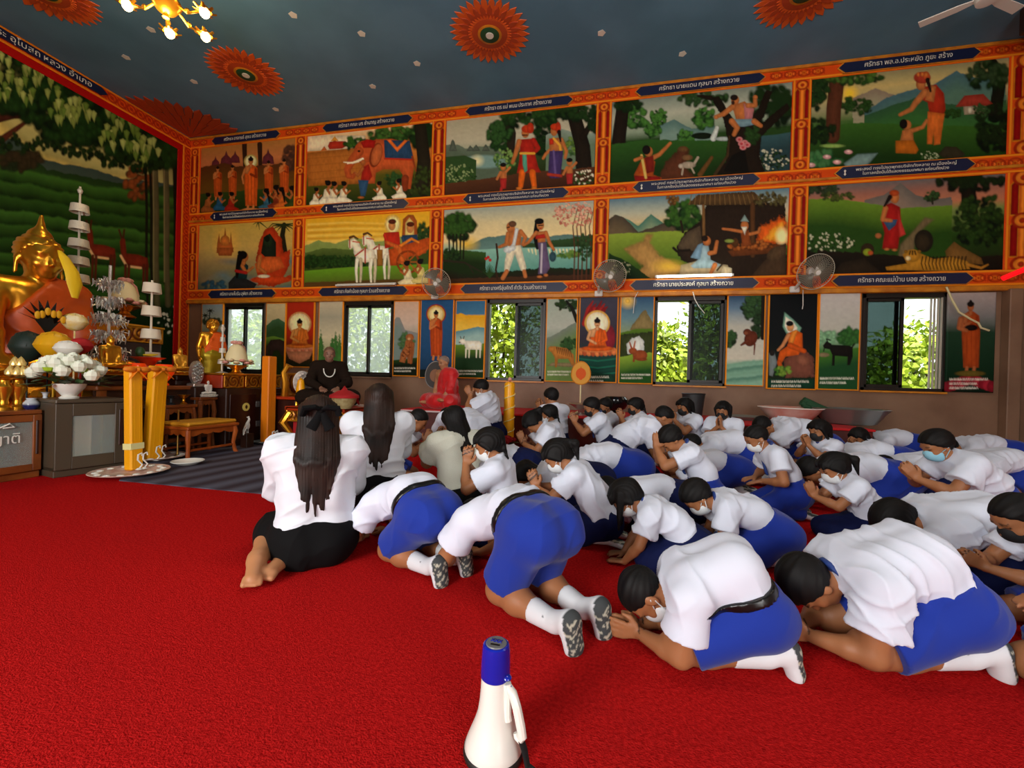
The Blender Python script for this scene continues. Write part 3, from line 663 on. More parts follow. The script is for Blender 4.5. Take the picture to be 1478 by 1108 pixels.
    c.ell(572, 732, 19, 26, 'c88850'); c.ell(566, 712, 24, 16, '14100e'); c.line([(562, 735), (584, 732)], 3, '2a1810'); c.ell(572, 748, 6, 3, 'a02018'); c.ell(568, 998, 14, 7, SKIN); c.ell(600, 990, 12, 8, SKIN)
    return finish(c, 'painting of an old man with a stick and a woman in violet, lower row')
def p4a():
    c = panel(3, 0, C7); c.vgrad([(0, '7a8a80'), (.2, 'b0b4a0'), (.4, '8a9a84'), (.5, '2c4a20'), (.8, '24401a'), (1, '14200c')])
    c.hill([(300, 330), (370, 300), (450, 345), (560, 330)], '5a7a74', '7a9488', 60, 5, .05, 2)
    for x, y, r in ((190, 300, 55), (295, 295, 38), (510, 300, 50), (270, 350, 40), (420, 390, 40)): c.dabs(x, y, r, r*.9, ('1c3814', '2c5420', '4a7a34'), 80, r*.25, int(x))
    c.line([(130, 220), (110, 380), (95, 600)], 30, '241c12', 34); c.dabs(150, 235, 60, 30, ('14280f', '1c3414'), 50, 14, 3)
    c.hill([(60, 420), (250, 395), (420, 400), (600, 395), (920, 380)], '345c24', '1c3812', 140, 5)
    c.poly([(330, 500), (400, 430), (440, 440), (420, 520), (480, 590), (290, 590)], '5a3420', rough=8, soft=10)
    c.ell(500, 378, 50, 16, '14200c'); c.line([(570, 340), (552, 390)], 9, 'c8d0c8', 14); c.ell(600, 392, 40, 10, 'a8b4b0')
    c.hill([(760, 380), (850, 372), (920, 360)], '3c5c60', '2c4448', 70); c.dabs(830, 500, 80, 50, ('14240f', '24401a', 'b8b8a0'), 130, 6, 4)
    c.dabs(500, 205, 120, 30, ('1c3010', '34502a'), 70, 14, 5); c.dabs(820, 240, 100, 90, ('10200c', '1c3414'), 110, 22, 6)
    T = '241a10'
    c.poly([(560, 560), (610, 500), (620, 400), (600, 300), (540, 200), (580, 190), (640, 290), (680, 330), (760, 260), (800, 160), (830, 170), (790, 290), (740, 350), (900, 220), (912, 250), (780, 380), (770, 470), (800, 560)], T, rough=4)
    c.line([(540, 200), (480, 190)], 12, T, 5); c.line([(560, 560), (620, 470), (628, 380)], 8, '4a3820', 4)
    c.poly([(600, 545), (640, 470), (700, 440), (720, 550)], '14100a'); c.dabs(735, 380, 30, 40, ('24401a', '2c4a20'), 40, 14, 7)
    for x, y in ((675, 395), (700, 410), (692, 432), (712, 420), (685, 415)): c.ell(x, y, 16, 13, 'd08a8a'); c.ell(x, y, 7, 6, 'b8404a')
    c.poly([(640, 235), (700, 215), (735, 250), (735, 300), (660, 305)], SKIN); c.poly([(695, 225), (745, 250), (735, 300), (700, 300)], 'b87878'); c.line([(645, 240), (600, 275), (566, 288)], 14, SKIN, 9); c.line([(715, 235), (750, 235), (748, 200)], 12, SKIN, 9)
    c.poly([(640, 300), (740, 298), (770, 320), (700, 335), (640, 335)], '7a98a0'); c.line([(640, 310), (665, 340), (650, 372)], 15, SKIN, 10); c.line([(745, 310), (775, 330)], 14, SKIN, 10)
    c.ell(655, 210, 19, 24, SKIN); c.ell(650, 198, 18, 14, '241814'); c.ell(645, 222, 8, 10, '3a2418'); c.ell(566, 290, 11, 10, SKIN); c.ell(750, 196, 11, 10, SKIN)
    c.poly([(215, 490), (250, 470), (280, 500), (270, 560), (310, 575), (305, 592), (190, 592), (180, 560)], 'a8501c'); c.poly([(180, 565), (300, 570), (310, 592), (185, 594)], '8a1c18'); c.line([(250, 490), (300, 465), (350, 412)], 12, SKIN, 7); c.poly([(230, 480), (270, 470), (275, 545), (240, 555)], '7a2418'); c.line([(215, 470), (235, 575)], 6, 'c8b060')
    c.line([(185, 492), (215, 480)], 8, SKIN); c.ell(248, 452, 20, 24, SKIN); c.ell(238, 444, 20, 22, '1c1410')
    c.ell(435, 515, 34, 16, 'a89c88'); c.line([(465, 505), (480, 480)], 6, 'a89c88'); c.ell(400, 520, 12, 11, 'b8ac98'); c.line([(410, 530), (405, 560)], 4, 'a89c88'); c.line([(450, 528), (462, 552)], 4, 'a89c88')
    c.line([(490, 560), (545, 480)], 12, '6a4a24', 8); c.ell(410, 440, 24, 14, '6a4c2c'); c.ell(430, 480, 26, 14, '7a5a3a')
    return finish(c, 'painting of a man perched in a dark tree and a kneeling archer, upper row')
def p4b():
    c = panel(3, 1, C7); c.vgrad([(0, '5a8090'), (.18, 'b0b4a0'), (.3, 'c8b890'), (.42, '8a9a54'), (.7, '5a7a2c'), (1, '1c2c0f')])
    c.hill([(60, 780), (100, 750), (150, 770), (200, 800), (260, 745), (330, 800)], '4a7a6a', '8a9a7a', 60, 4); c.hill([(60, 770), (90, 748), (130, 760), (200, 828), (320, 790), (400, 770), (460, 830)], '4c4438', '6a5c44', 60, 4)
    c.hill([(60, 840), (250, 830), (480, 820)], '8aa03c', '3c5c1c', 160, 4)
    c.poly([(235, 840), (270, 840), (255, 880), (300, 940), (420, 1000), (360, 1050), (180, 1050), (220, 990), (130, 910), (220, 870)], 'a8844c', soft=14, rough=6); c.ell(340, 990, 60, 26, 'c8a43c', soft=30, alpha=.7)
    c.hill([(60, 930), (150, 970), (260, 1050), (300, 1080)], '1c3812', '10240c', 60, 6); c.dabs(110, 1010, 60, 40, ('14280f', '34502a', '9a9a7a'), 70, 6, 2)
    c.dabs(410, 760, 85, 62, ('14280f', '24481a', '3c6424'), 130, 16, 3); c.line([(400, 780), (410, 830)], 6, '2a2014')
    c.poly([(380, 900), (420, 830), (490, 780), (520, 700), (890, 690), (900, 1050), (620, 1050), (400, 960)], '2c2016', rough=5)
    c.poly([(385, 890), (430, 830), (490, 800), (500, 880), (470, 920), (390, 910)], '5a4c3a')
    c.poly([(430, 700), (480, 655), (740, 640), (810, 695), (790, 690), (740, 700), (520, 705)], '5a4428', rough=4, rs=.2); 
    for k in range(16): c.line([(450+k*22, 655), (440+k*24, 700)], 2, '7a6038')
    c.dabs(360, 680, 30, 20, ('5a3c1c', '7a5a2c'), 30, 9, 5); c.dabs(820, 680, 80, 30, ('3a3018', '5a5430'), 60, 10, 6)
    c.line([(506, 705), (508, 860)], 7, '7a5a34'); c.line([(737, 700), (738, 940)], 11, '5a3c20')
    c.poly([(760, 870), (775, 800), (820, 790), (860, 760), (895, 770), (896, 885), (800, 885)], 'd8641c', soft=16, rough=14, rs=.08); c.poly([(790, 865), (830, 810), (880, 780), (894, 880)], 'f0a834', soft=14, rough=8); c.ell(875, 850, 26, 36, 'f8e8a8', soft=22)
    c.poly([(620, 920), (740, 880), (880, 890), (830, 930), (640, 945)], '6a3c1c'); c.dabs(720, 895, 110, 22, ('5a3014', '8a4c1c', 'a8642c'), 60, 9, 7)
    c.poly([(680, 830), (720, 820), (730, 890), (690, 900)], '8a4a20'); c.ell(700, 800, 18, 24, SKIN); c.poly([(680, 780), (700, 748), (720, 782)], '8aa09a'); c.poly([(684, 805), (712, 805), (700, 845)], 'd8d4c0'); c.line([(685, 828), (640, 820), (598, 815)], 8, SKIN, 6); c.line([(725, 840), (765, 830), (770, 812)], 8, SKIN, 6)
    c.ell(655, 880, 16, 22, '5a3a1c'); c.ell(628, 872, 22, 9, '8a9a4c')
    c.poly([(400, 985), (480, 965), (620, 985), (640, 1040), (390, 1040)], 'a89878'); c.poly([(600, 990), (640, 1000), (640, 1040), (580, 1040)], 'd8cca8')
    c.poly([(445, 990), (480, 960), (500, 890), (530, 895), (540, 960), (590, 985), (560, 1000), (460, 1000)], '9ab4bc'); c.poly([(445, 950), (480, 890), (505, 880), (490, 960)], '7a9ab0'); c.line([(535, 930), (560, 925), (570, 875)], 11, SKIN, 8); c.line([(560, 985), (540, 1025)], 12, SKIN, 8)
    c.ell(522, 872, 19, 23, SKIN); c.ell(512, 860, 16, 14, '2a1c14'); c.line([(620, 950), (570, 1010)], 4, '30241a')
    c.poly([(730, 1040), (780, 980), (860, 900), (894, 880), (894, 1040)], '4a3826', rough=4); c.ell(850, 930, 50, 30, '5a4630', rot=-.5)
    c.line([(365, 905), (380, 920), (440, 915)], 6, '1c140c'); c.line([(385, 920), (390, 940)], 4, '1c140c')
    return finish(c, 'painting of a hermit under a thatched hut beside a fire, lower row')
def p5a():
    c = panel(4, 0, C8); c.vgrad([(0, '8a8a68'), (.15, 'c0ac70'), (.35, 'a09a74'), (.5, '4a6a34'), (.75, '2a4a1c'), (1, '14240f')])
    c.ell(265, 232, 30, 30, 'f0c83c', soft=40); c.hill([(280, 250), (380, 208), (470, 240), (560, 230), (640, 250)], '8a7a68', '9a9478', 60, 5)
    c.hill([(330, 310), (430, 250), (520, 220), (640, 190), (740, 130), (820, 160), (960, 150)], '4a6a70', '5a7a68', 90, 5); c.hill([(330, 330), (450, 285), (560, 250), (660, 270), (800, 290), (960, 260)], '34583a', '3c6a34', 80, 5)
    c.dabs(300, 290, 70, 36, ('1c3412', '2c4a1c'), 70, 12, 2); c.hill([(80, 380), (300, 360), (600, 370), (960, 380)], '3c6424', '1c3812', 150, 4)
    c.line([(210, 170), (195, 300), (190, 420)], 34, '5a3420', 32); c.dabs(270, 160, 140, 30, ('1c3010', '2c4a1c', '4a6c2c'), 100, 14, 3); c.dabs(120, 230, 50, 70, ('14280f', '24401a'), 90, 14, 4); c.dabs(130, 400, 70, 50, ('10200c', '1c3010'), 60, 14, 5)
    c.line([(900, 100), (930, 200), (910, 330)], 26, '1c1c10', 30); c.dabs(880, 150, 90, 60, ('14240f', '1c3414', '34482a'), 120, 16, 6); c.dabs(910, 400, 80, 100, ('0c180a', '1c2c12'), 120, 16, 7)
    c.poly([(735, 290), (775, 240), (860, 232), (900, 275), (870, 285)], '9a3c2c'); c.poly([(770, 288), (870, 284), (870, 318), (775, 325)], 'a09078'); c.ell(800, 305, 10, 14, 'c8c0a8'); c.dabs(720, 320, 40, 18, ('1c3412', '2c4a1c'), 40, 9, 8); c.dabs(850, 310, 40, 26, ('1c3010', '34502a'), 40, 9, 9)
    c.poly([(240, 540), (300, 500), (390, 495), (340, 555), (250, 565)], '7a9490', soft=8)
    c.ell(190, 463, 54, 9, '8aa85a'); c.dabs(150, 530, 80, 30, ('24502a', '34683a', '4a7a4a'), 50, 16, 10)
    for x, y in ((210, 535), (95, 548), (260, 490), (165, 512)): c.ell(x, y, 18, 10, 'd8a0a0'); c.ell(x, y-3, 9, 6, 'e8c8c0')
    R_ = 'a8341c'
    c.poly([(600, 200), (650, 190), (685, 230), (692, 300), (680, 330), (620, 320), (612, 270), (570, 250)], R_); c.poly([(612, 310), (688, 320), (675, 400), (668, 455), (640, 460), (640, 400), (632, 455), (610, 455)], 'd0702c')
    c.line([(600, 225), (560, 270), (540, 300), (490, 325)], 16, SKIN, 8); c.poly([(620, 190), (650, 200), (640, 270), (600, 260)], SKIN); c.ell(582, 190, 22, 26, SKIN); c.ell(588, 160, 38, 26, 'a8402c'); c.ell(605, 150, 16, 18, 'c0582c'); c.line([(612, 170), (625, 220)], 10, '2a1814', 5)
    for k in range(3): c.ell(570+k*18, 146, 7, 10, 'c87838')
    c.poly([(500, 395), (545, 385), (550, 440), (490, 440)], SKIN); c.poly([(470, 440), (550, 438), (572, 480), (560, 498), (470, 495)], 'b86a1c'); c.line([(545, 395), (590, 380), (608, 350)], 10, SKIN, 7); c.ell(518, 370, 22, 22, SKIN); c.ell(505, 366, 18, 22, '1c1410')
    c.dabs(620, 510, 40, 18, ('3c5a2c', 'a8b090'), 40, 5, 11); c.poly([(660, 500), (690, 465), (740, 468), (780, 500), (760, 520), (680, 515)], '3a3424')
    return finish(c, 'painting of a tall figure in red giving alms to a kneeling child, upper row')
def p5b():
    c = panel(4, 1, C8); c.vgrad([(0, '6a6a6a'), (.12, '9a6a5a'), (.25, 'b87a5a'), (.34, '7a8a4c'), (.6, '2c4a18'), (1, '1c1a10')])
    c.hill([(330, 705), (420, 680), (490, 628), (560, 680), (640, 700), (720, 690)], '6a6660', '8a7a6c', 80, 4)
    c.hill([(70, 700), (200, 695), (330, 715), (480, 740), (600, 735), (720, 725)], '6a8a2c', '2c4c18', 120, 4)
    c.dabs(140, 660, 80, 24, ('24301a', '34442a'), 60, 12, 2); c.dabs(210, 690, 80, 16, ('34401c', '4a5424'), 40, 10, 3)
    c.dabs(630, 690, 36, 20, ('24341a', '34502a'), 40, 9, 4); c.line([(632, 695), (634, 720)], 4, '2a2014')
    c.line([(790, 620), (800, 760)], 32, '20180f', 36); c.dabs(800, 625, 150, 34, ('10180a', '1c2c12'), 110, 16, 5); c.dabs(840, 800, 110, 110, ('0c180a', '1c3010', '2c4418'), 200, 15, 6)
    c.poly([(600, 780), (640, 790), (560, 860), (540, 1020), (470, 1020), (490, 900), (540, 850)], '7a6a4c', soft=12); c.hill([(70, 920), (300, 935), (600, 960), (950, 950)], '241c12', '14100a', 80, 6)
    c.dabs(170, 900, 120, 40, ('1c3412', '2c4a1c', 'b8b89a'), 150, 6, 7); c.poly([(180, 1040), (230, 980), (330, 960), (420, 1035)], '30261a')
    c.poly([(415, 730), (450, 715), (490, 735), (495, 800), (488, 860), (480, 920), (410, 920), (420, 850), (405, 790)], 'a0201c'); c.poly([(410, 790), (478, 790), (470, 815), (440, 840), (425, 815)], '3a5a78'); c.poly([(480, 740), (496, 800), (515, 855), (485, 870)], 'b83c34')
    c.line([(425, 740), (412, 790), (450, 795)], 12, SKIN, 8); c.ell(466, 692, 20, 26, SKIN); c.ell(464, 672, 22, 14, 'a84a20'); c.line([(445, 690), (420, 730)], 10, '1c1210', 4); c.ell(430, 922, 12, 6, SKIN); c.ell(465, 925, 12, 6, SKIN)
    c.ell(345, 925, 30, 30, '3a2a1a'); c.ell(345, 935, 20, 16, '8a9a2c'); c.ell(358, 938, 12, 10, 'b85a2c'); c.ell(393, 862, 14, 12, 'a8683c')
    c.ell(595, 885, 42, 50, '2a241a'); c.ell(590, 890, 30, 36, '3a3020'); c.poly([(690, 930), (730, 888), (760, 910), (850, 960), (860, 990), (700, 980)], '7a5a2c')
    c.poly([(500, 945), (530, 925), (580, 940), (640, 965), (720, 955), (790, 975), (800, 1010), (700, 1020), (540, 1015), (430, 1015), (425, 1000), (520, 985)], 'b8862c'); c.line([(790, 990), (850, 1005), (880, 990)], 8, 'a8782c', 4)
    for k in range(13): x = 590+k*16; c.line([(x, 955), (x-6, 985), (x+2, 1012)], 3, '241a0f', 2)
    c.ell(545, 950, 34, 28, 'b8862c'); c.ell(525, 962, 12, 10, 'd8c89a')
    for k in (-1, 0, 1): c.line([(545+k*10, 930), (545+k*14, 945)], 3, '241a0f')
    for x in (515, 575): c.ell(x, 932, 8, 7, '8a6420')
    return finish(c, 'painting of a woman in red standing before a resting tiger, lower row far right')
for f in (p1a, p1b, p2a, p2b, p3a, p3b, p4a, p4b, p5a, p5b): f()
# ------------------------------------------------------------------ lower row of narrow paintings between the windows
L1, L2, L3, L4 = (270, 400, 4.479), (560, 400, 4.927), (780, 400, 4.347), (1080, 380, 3.7136)
YL = WY-.055
def low(px0, px1, pyt, pyb, crop):
    a = on_y(px0, pyt, YL); b = on_y(px1, pyb, YL); zt = on_y((px0+px1)/2, pyt, YL)[2]; zb = on_y((px0+px1)/2, pyb, YL)[2]
    return wall_canvas((a[0]+on_y(px0, pyb, YL)[0])/2, (b[0]+on_y(px1, pyt, YL)[0])/2, zb, zt, YL, .011, crop)
def lowdone(c, label, border=True):
    c.tex(.08, .05, 5)
    if border:
        t = .022; x = c.P[..., 0]; z = c.P[..., 2]
        e = (x-x.min() < t) | (x.max()-x < t) | (z.max()-z < t) | (z-z.min() < t)
        c.C[e] = lin(GLD)
    tag(c.build('narrow_painting', M_paint, thick=.04, back=(0, 1, 0)), label, 'painting', 'narrow paintings between the windows')
def script(c, x, y, w, n=2, col='e8e4d4', sz=10, seed=0):
    rd = random.Random(seed)
    for k in range(n):
        q = x
        while q < x+w*(1 if k == 0 else .75):
            l = rd.uniform(.5, 1)*sz; c.line([(q, y+k*sz*2.1+sz*.5), (q+l*.3, y+k*sz*2.1-sz*.4), (q+l*.7, y+k*sz*2.1+sz*.5)], sz*.12, col); q += l+sz*.15
c = low(290, 321, 438, 541, L1); c.vgrad([(0, '8a9aa0'), (.3, 'a8a890'), (.5, '5a6a54'), (1, '2a3420')])
for x, y in ((150, 215), (118, 245)):
    c.line([(x, y), (x-8, y+60)], 3, '1c2418')
    for k in range(7): c.line([(x, y), (x+26*math.cos(k*.9), y+18*math.sin(k*.9)+4)], 4, '1c2c1c', 1)
c.dabs(160, 290, 70, 20, ('24342a', '3a4a34'), 50, 12, 1); lowdone(c, 'narrow painting of palm trees left of the first window')
c = low(383, 411.5, 437, 543, L1); c.vgrad([(0, 'c8b890'), (.35, 'b8a880'), (.5, '4a6a34'), (.75, '2a2c14'), (1, '181810')])
c.hill([(500, 320), (550, 280), (590, 265), (640, 300)], '4a6a4a', '34502a', 60, 6); c.hill([(500, 390), (560, 380), (640, 400)], '6a8a34', '24300f', 60, 4)
c.poly([(520, 440), (540, 405), (600, 400), (640, 420), (640, 520), (610, 510), (590, 470), (560, 475), (550, 510), (530, 505), (535, 470)], '3a2a24'); c.line([(530, 440), (515, 480), (520, 515)], 10, '3a2a24', 6); lowdone(c, 'narrow painting of an elephant below dark hills right of the first window')
c = low(412.5, 453, 434, 530, L1); c.vgrad([(0, 'b0341c'), (.5, 'a82c14'), (.75, '4a2a14'), (1, '142414')])
lotus(c, 728, 270, 452, 'c87028', 'c88a48', halo=((.42, 'd89a60'), (.36, 'f0dca8')), seat=('d08a68', 'b86a4c')); c.poly([(640, 480), (815, 480), (790, 530), (750, 545), (728, 560), (700, 545), (660, 525)], 'b87a58', rough=4); lowdone(c, 'narrow red painting of a meditating figure on a lotus, behind the seated dark statue')
c = low(459, 494, 434, 550, L1); c.vgrad([(0, 'c8bca0'), (.2, 'a8a490'), (.45, 'd0c4a4'), (.7, '8a9a6a'), (1, '3a5a2c')])
for x, h in ((865, 130), (940, 90), (960, 120), (985, 100)): c.poly([(x-40, 560), (x-25, 480), (x, 470-h), (x+22, 480), (x+36, 560)], '4a7a3c', rough=10, rs=.1, soft=10)
lowdone(c, 'narrow pale painting of green pointed trees beside the second window')
c = low(567.5, 604, 434, 543, L2); c.vgrad([(0, 'c8a890'), (.3, 'c8b4a4'), (.5, '9a9a8a'), (.7, '4a6a3a'), (1, '141c14')])
c.hill([(30, 320), (60, 285), (85, 290), (120, 370), (220, 400)], '8a8a88', '7a8a84', 80, 6); c.dabs(130, 470, 50, 60, ('3a5a34', '54744a'), 50, 16, 3)
c.hill([(30, 590), (220, 570)], '2c4a1c', '14200f', 40); c.poly([(80, 600), (90, 540), (120, 490), (125, 450), (160, 440), (190, 470), (185, 540), (170, 610), (140, 612), (135, 560), (120, 610)], 'a8683a'); c.ell(155, 428, 30, 26, 'a8683a'); c.ell(150, 438, 14, 10, 'c89a6a'); c.line([(160, 470), (162, 605)], 12, '9a5a30'); c.dabs(130, 540, 34, 50, ('8a4c24', '6a3a1c'), 24, 7, 4)
script(c, 45, 645, 150, seed=1); lowdone(c, 'narrow painting of a seated spotted cat beside the second window')
c = low(606, 654, 431, 546, L2); c.vgrad([(0, '2c5a84'), (.6, '2a5278'), (1, '1c3a54')])
for r, q in ((70, 'a82c24'), (62, 'e0b45c'), (50, 'f0dca0')): c.ell(342, 262, r, r, q)
robed(c, 342, 235, 590, 'b8501c'); c.poly([(220, 655), (300, 655), (300, 710), (220, 710)], '1c2420'); lowdone(c, 'narrow blue painting of a standing robed figure with round halo')
c = low(656.5, 700, 433, 546, L2); c.vgrad([(0, '3a6a8a'), (.18, '4a7a98'), (.2, 'd8a828'), (.33, 'e0b038'), (.4, '8aa8a8'), (.5, '9ab0a0'), (.6, '5a7a2c'), (.8, '2c4a1c'), (1, '14241c')])
c.hill([(475, 265), (520, 258), (560, 275), (620, 270), (700, 285)], 'd8a020', 'e0b848', 80, 10, .05, 2); c.hill([(475, 385), (560, 370), (640, 352), (700, 360)], '5a8a98', '9ab8b0', 60, 4)
c.hill([(475, 480), (700, 470)], '6a8a2c', '1c3a1c', 100, 3); c.poly([(545, 450), (650, 452), (668, 470), (665, 520), (640, 515), (560, 515), (545, 490)], 'e8e4d0'); c.poly([(505, 455), (520, 435), (545, 440), (560, 470), (530, 480), (510, 468)], 'e8e4d0')
for x in (555, 578, 630, 656): c.line([(x, 510), (x-2, 570)], 6, 'd8d4bc', 4)
c.line([(520, 436), (515, 422)], 3, '5a4a3a'); c.line([(536, 436), (542, 420)], 3, '5a4a3a'); c.ell(510, 463, 7, 5, '6a5040'); script(c, 490, 665, 180, seed=2); lowdone(c, 'narrow painting of a white cow under a yellow cloud left of the third window')
c = low(787.5, 833, 430, 551, L2); c.vgrad([(0, '9aa89a'), (.35, 'b0b4a8'), (.5, '8a9a8a'), (.65, '4a6a2c'), (.85, '2a2a18'), (1, '181810')])
c.hill([(1115, 440), (1200, 400), (1280, 350), (1350, 310)], '7a8478', '6a8448', 120, 6); c.dabs(1280, 200, 80, 40, ('1c2c14', '2c4420'), 70, 14, 2); c.line([(1345, 310), (1310, 220), (1270, 170)], 16, '1c1c12', 8); c.dabs(1290, 480, 60, 40, ('24401a', '34582a'), 50, 14, 3)
c.poly([(1130, 630), (1170, 605), (1300, 610), (1340, 640)], '8a7a58'); c.poly([(1150, 500), (1180, 490), (1270, 505), (1320, 550), (1330, 620), (1310, 630), (1280, 580), (1210, 580), (1200, 640), (1188, 640), (1185, 570), (1160, 530)], 'b87a34'); c.ell(1162, 510, 24, 20, 'b87a34')
for k in range(8): c.line([(1200+k*14, 500+k*3), (1206+k*14, 540+k*4)], 4, '5a3a18', 2)
script(c, 1135, 670, 190, seed=3); lowdone(c, 'narrow painting of a tiger on a rock right of the third window')
c = low(835, 891.5, 427.5, 552, L3); c.vgrad([(0, '4a4a58'), (.5, '3a3440'), (.75, '14483c'), (1, '10342c')])
for k in range(6): c.line([(280+k*18, 290-k % 2*20), (300+k*20, 200), (330+k*18, 150+k % 3*18)], 20, ('a82c28', '8a2024')[k % 2], 4, soft=6)
c.ell(430, 380, 40, 80, '8a2434', soft=10); lotus(c, 357, 255, 455, 'd8641c', 'd8a474', halo=((.4, 'e8b860'), (.34, 'f4e8c4')), seat=('d8844c', 'b85c34'))
for k in range(5): c.line([(240, 510+k*22), (360, 525+k*22), (480, 510+k*22)], 5, ('1c6a54', '10483c')[k % 2])
c.poly([(245, 605), (440, 605), (478, 640), (440, 665), (245, 660)], '14402c'); script(c, 300, 625, 130, seed=4, sz=12); lowdone(c, 'narrow painting of a meditating figure above green water, behind the round orange fan')
c = low(894, 943.5, 427, 554, L3); c.vgrad([(0, '34587a'), (.25, '6a8a94'), (.4, '8a9a7a'), (.6, '7a8a3c'), (.8, '2c5a28'), (1, '10301c')])
c.ell(548, 148, 40, 40, 'd8b868', soft=40); c.ell(548, 148, 14, 14, 'e8c058'); c.poly([(570, 310), (640, 215), (660, 205), (710, 290), (715, 340), (560, 330)], '8a7a50', rough=4); c.hill([(495, 350), (600, 325), (720, 320)], '5a7a24', '3a5a1c', 60, 4); c.poly([(500, 360), (720, 340), (720, 490), (500, 500)], '3a4420', rough=8)
c.poly([(545, 480), (540, 420), (570, 385), (620, 370), (650, 400), (650, 460), (620, 480)], 'd8dcd4', rough=6); c.hill([(495, 500), (600, 480), (720, 470)], '8aa83c', '24541c', 110, 5)
c.ell(625, 490, 46, 34, '9a5028'); c.ell(580, 462, 26, 20, '9a5028'); c.line([(572, 445), (560, 408)], 6, '9a5028', 4); c.line([(586, 445), (594, 402)], 6, 'a85c30', 4); c.ell(640, 515, 30, 10, '8a4420'); c.line([(590, 500), (585, 525)], 7, '8a4420'); script(c, 508, 610, 180, seed=5); lowdone(c, 'narrow painting of a brown rabbit before a hill left of the fourth window')
c = low(1048.5, 1104, 425, 557, L3); c.vgrad([(0, '2c4a6a'), (.15, '6a8498'), (.35, 'b8b8ac'), (.7, 'c8c4b4'), (.8, '7aa890'), (1, '3a6a54')])
c.dabs(1350, 200, 80, 80, ('1c2c1c', '2c4428', '3a5a34'), 160, 17, 2, rot=.4); c.dabs(1370, 310, 40, 80, ('1c2c1c', '2c4428'), 60, 16, 3); c.dabs(1190, 395, 40, 50, ('24341f', '3a5a34'), 50, 15, 4); c.line([(1400, 120), (1395, 380)], 14, '241c14')
c.ell(1320, 385, 40, 50, '6a3420', rot=.4); c.ell(1298, 345, 26, 22, '6a3420'); c.ell(1290, 350, 14, 12, '8a5034'); c.line([(1300, 400), (1260, 425)], 13, '6a3420', 6); c.line([(1345, 420), (1340, 485)], 6, '6a3420', 3)
for k in range(4): c.hill([(1165, 545+k*30), (1250, 530+k*32), (1330, 520+k*34), (1400, 515+k*32)], ('7aa48c', '4a7a68')[k % 2], '8ab09a', 40, 6, .05, k, soft=10, alpha=.7)
lowdone(c, 'narrow painting of a monkey in a tree right of the fourth window')
c = low(1108, 1180, 421, 562, L4); c.vgrad([(0, '101418'), (.5, '141a1c'), (1, '24301c')])
c.poly([(195, 262), (240, 300), (285, 345), (270, 380), (210, 385), (185, 340)], '8ab8a0', soft=8); c.poly([(200, 285), (240, 310), (265, 345), (250, 375), (212, 372), (195, 335)], 'f0ecd8')
c.poly([(190, 520), (230, 480), (300, 465), (350, 500), (356, 610), (200, 612)], '7a4c3c', rough=8); c.ell(290, 520, 40, 26, '94604a', rot=.4)
c.poly([(210, 375), (255, 355), (290, 375), (292, 450), (270, 490), (200, 500), (175, 540), (155, 530), (170, 470), (215, 440)], 'd8641c'); c.poly([(235, 362), (265, 358), (240, 430), (215, 430)], 'e09038'); c.line([(215, 385), (185, 440), (160, 465)], 11, 'c88a5a', 7); c.ell(226, 340, 19, 25, 'd09a68'); c.ell(222, 322, 20, 14, '15100e'); c.line([(165, 530), (175, 560)], 12, 'c05a1c'); c.line([(225, 440), (300, 470)], 16, 'c85a1c', 12)
c.poly([(110, 480), (140, 470), (155, 530), (130, 606), (112, 600)], '7a8484'); c.ell(128, 480, 14, 16, '2a2420'); c.dabs(185, 580, 45, 24, ('4a7a2c', '7a9a3c'), 30, 12, 3)
c.poly([(100, 618), (350, 618), (360, 640), (350, 670), (100, 668), (92, 642)], '14402c'); script(c, 125, 632, 200, seed=6, sz=11); lowdone(c, 'narrow black painting of an orange-robed figure sitting on a rock')
c = low(1181, 1241.5, 422, 563, L4); c.vgrad([(0, 'c0bcb8'), (.4, 'b8b8ac'), (.5, '8aa88a'), (.6, '4a7a3c'), (.75, '2c5a20'), (1, '10301c')])
c.dabs(420, 400, 50, 34, ('7aa880', '8ab48c'), 50, 16, 2); c.dabs(540, 400, 60, 44, ('2c5a2c', '3c6c34'), 70, 16, 3); c.hill([(370, 490), (480, 470), (600, 450)], '4a7a2c', '24502c', 80, 3); c.ell(405, 490, 30, 12, '8a7a5c')
c.poly([(440, 435), (540, 440), (560, 450), (560, 500), (545, 545), (530, 545), (532, 500), (465, 495), (462, 548), (448, 548), (450, 490), (436, 460)], '1c1814'); c.poly([(400, 440), (420, 415), (445, 430), (450, 460), (430, 460), (405, 455)], '1c1814'); c.line([(425, 420), (420, 405), (440, 412)], 3, '1c1814'); c.line([(556, 450), (568, 432)], 4, '1c1814'); c.line([(408, 455), (404, 470)], 3, '1c1814')
script(c, 385, 615, 180, seed=7, sz=11); lowdone(c, 'narrow painting of a black goat on grass left of the fifth window')
c = low(1367.5, 1436, 422, 566, L4); c.vgrad([(0, 'a89c98'), (.25, '7a7a78'), (.4, '24402c'), (.8, '10301c'), (1, '0c2014')])
robed(c, 1192, 198, 590, 'a84c1c', skin='a8643c'); c.ell(1195, 345, 36, 16, '1c1410'); c.line([(1140, 300), (1130, 345), (1170, 360)], 16, 'a8643c', 10)
for k in range(11): c.ell(1075+k*23, 620+8*abs(k-5), 26, 30, ('8a1c2c', 'a82c3c')[k % 2])
c.ell(1190, 590, 80, 16, '6a5a24'); script(c, 1080, 620, 200, n=3, seed=8, sz=11); lowdone(c, 'narrow painting of a standing robed figure holding a bowl, right of the fifth window', False)
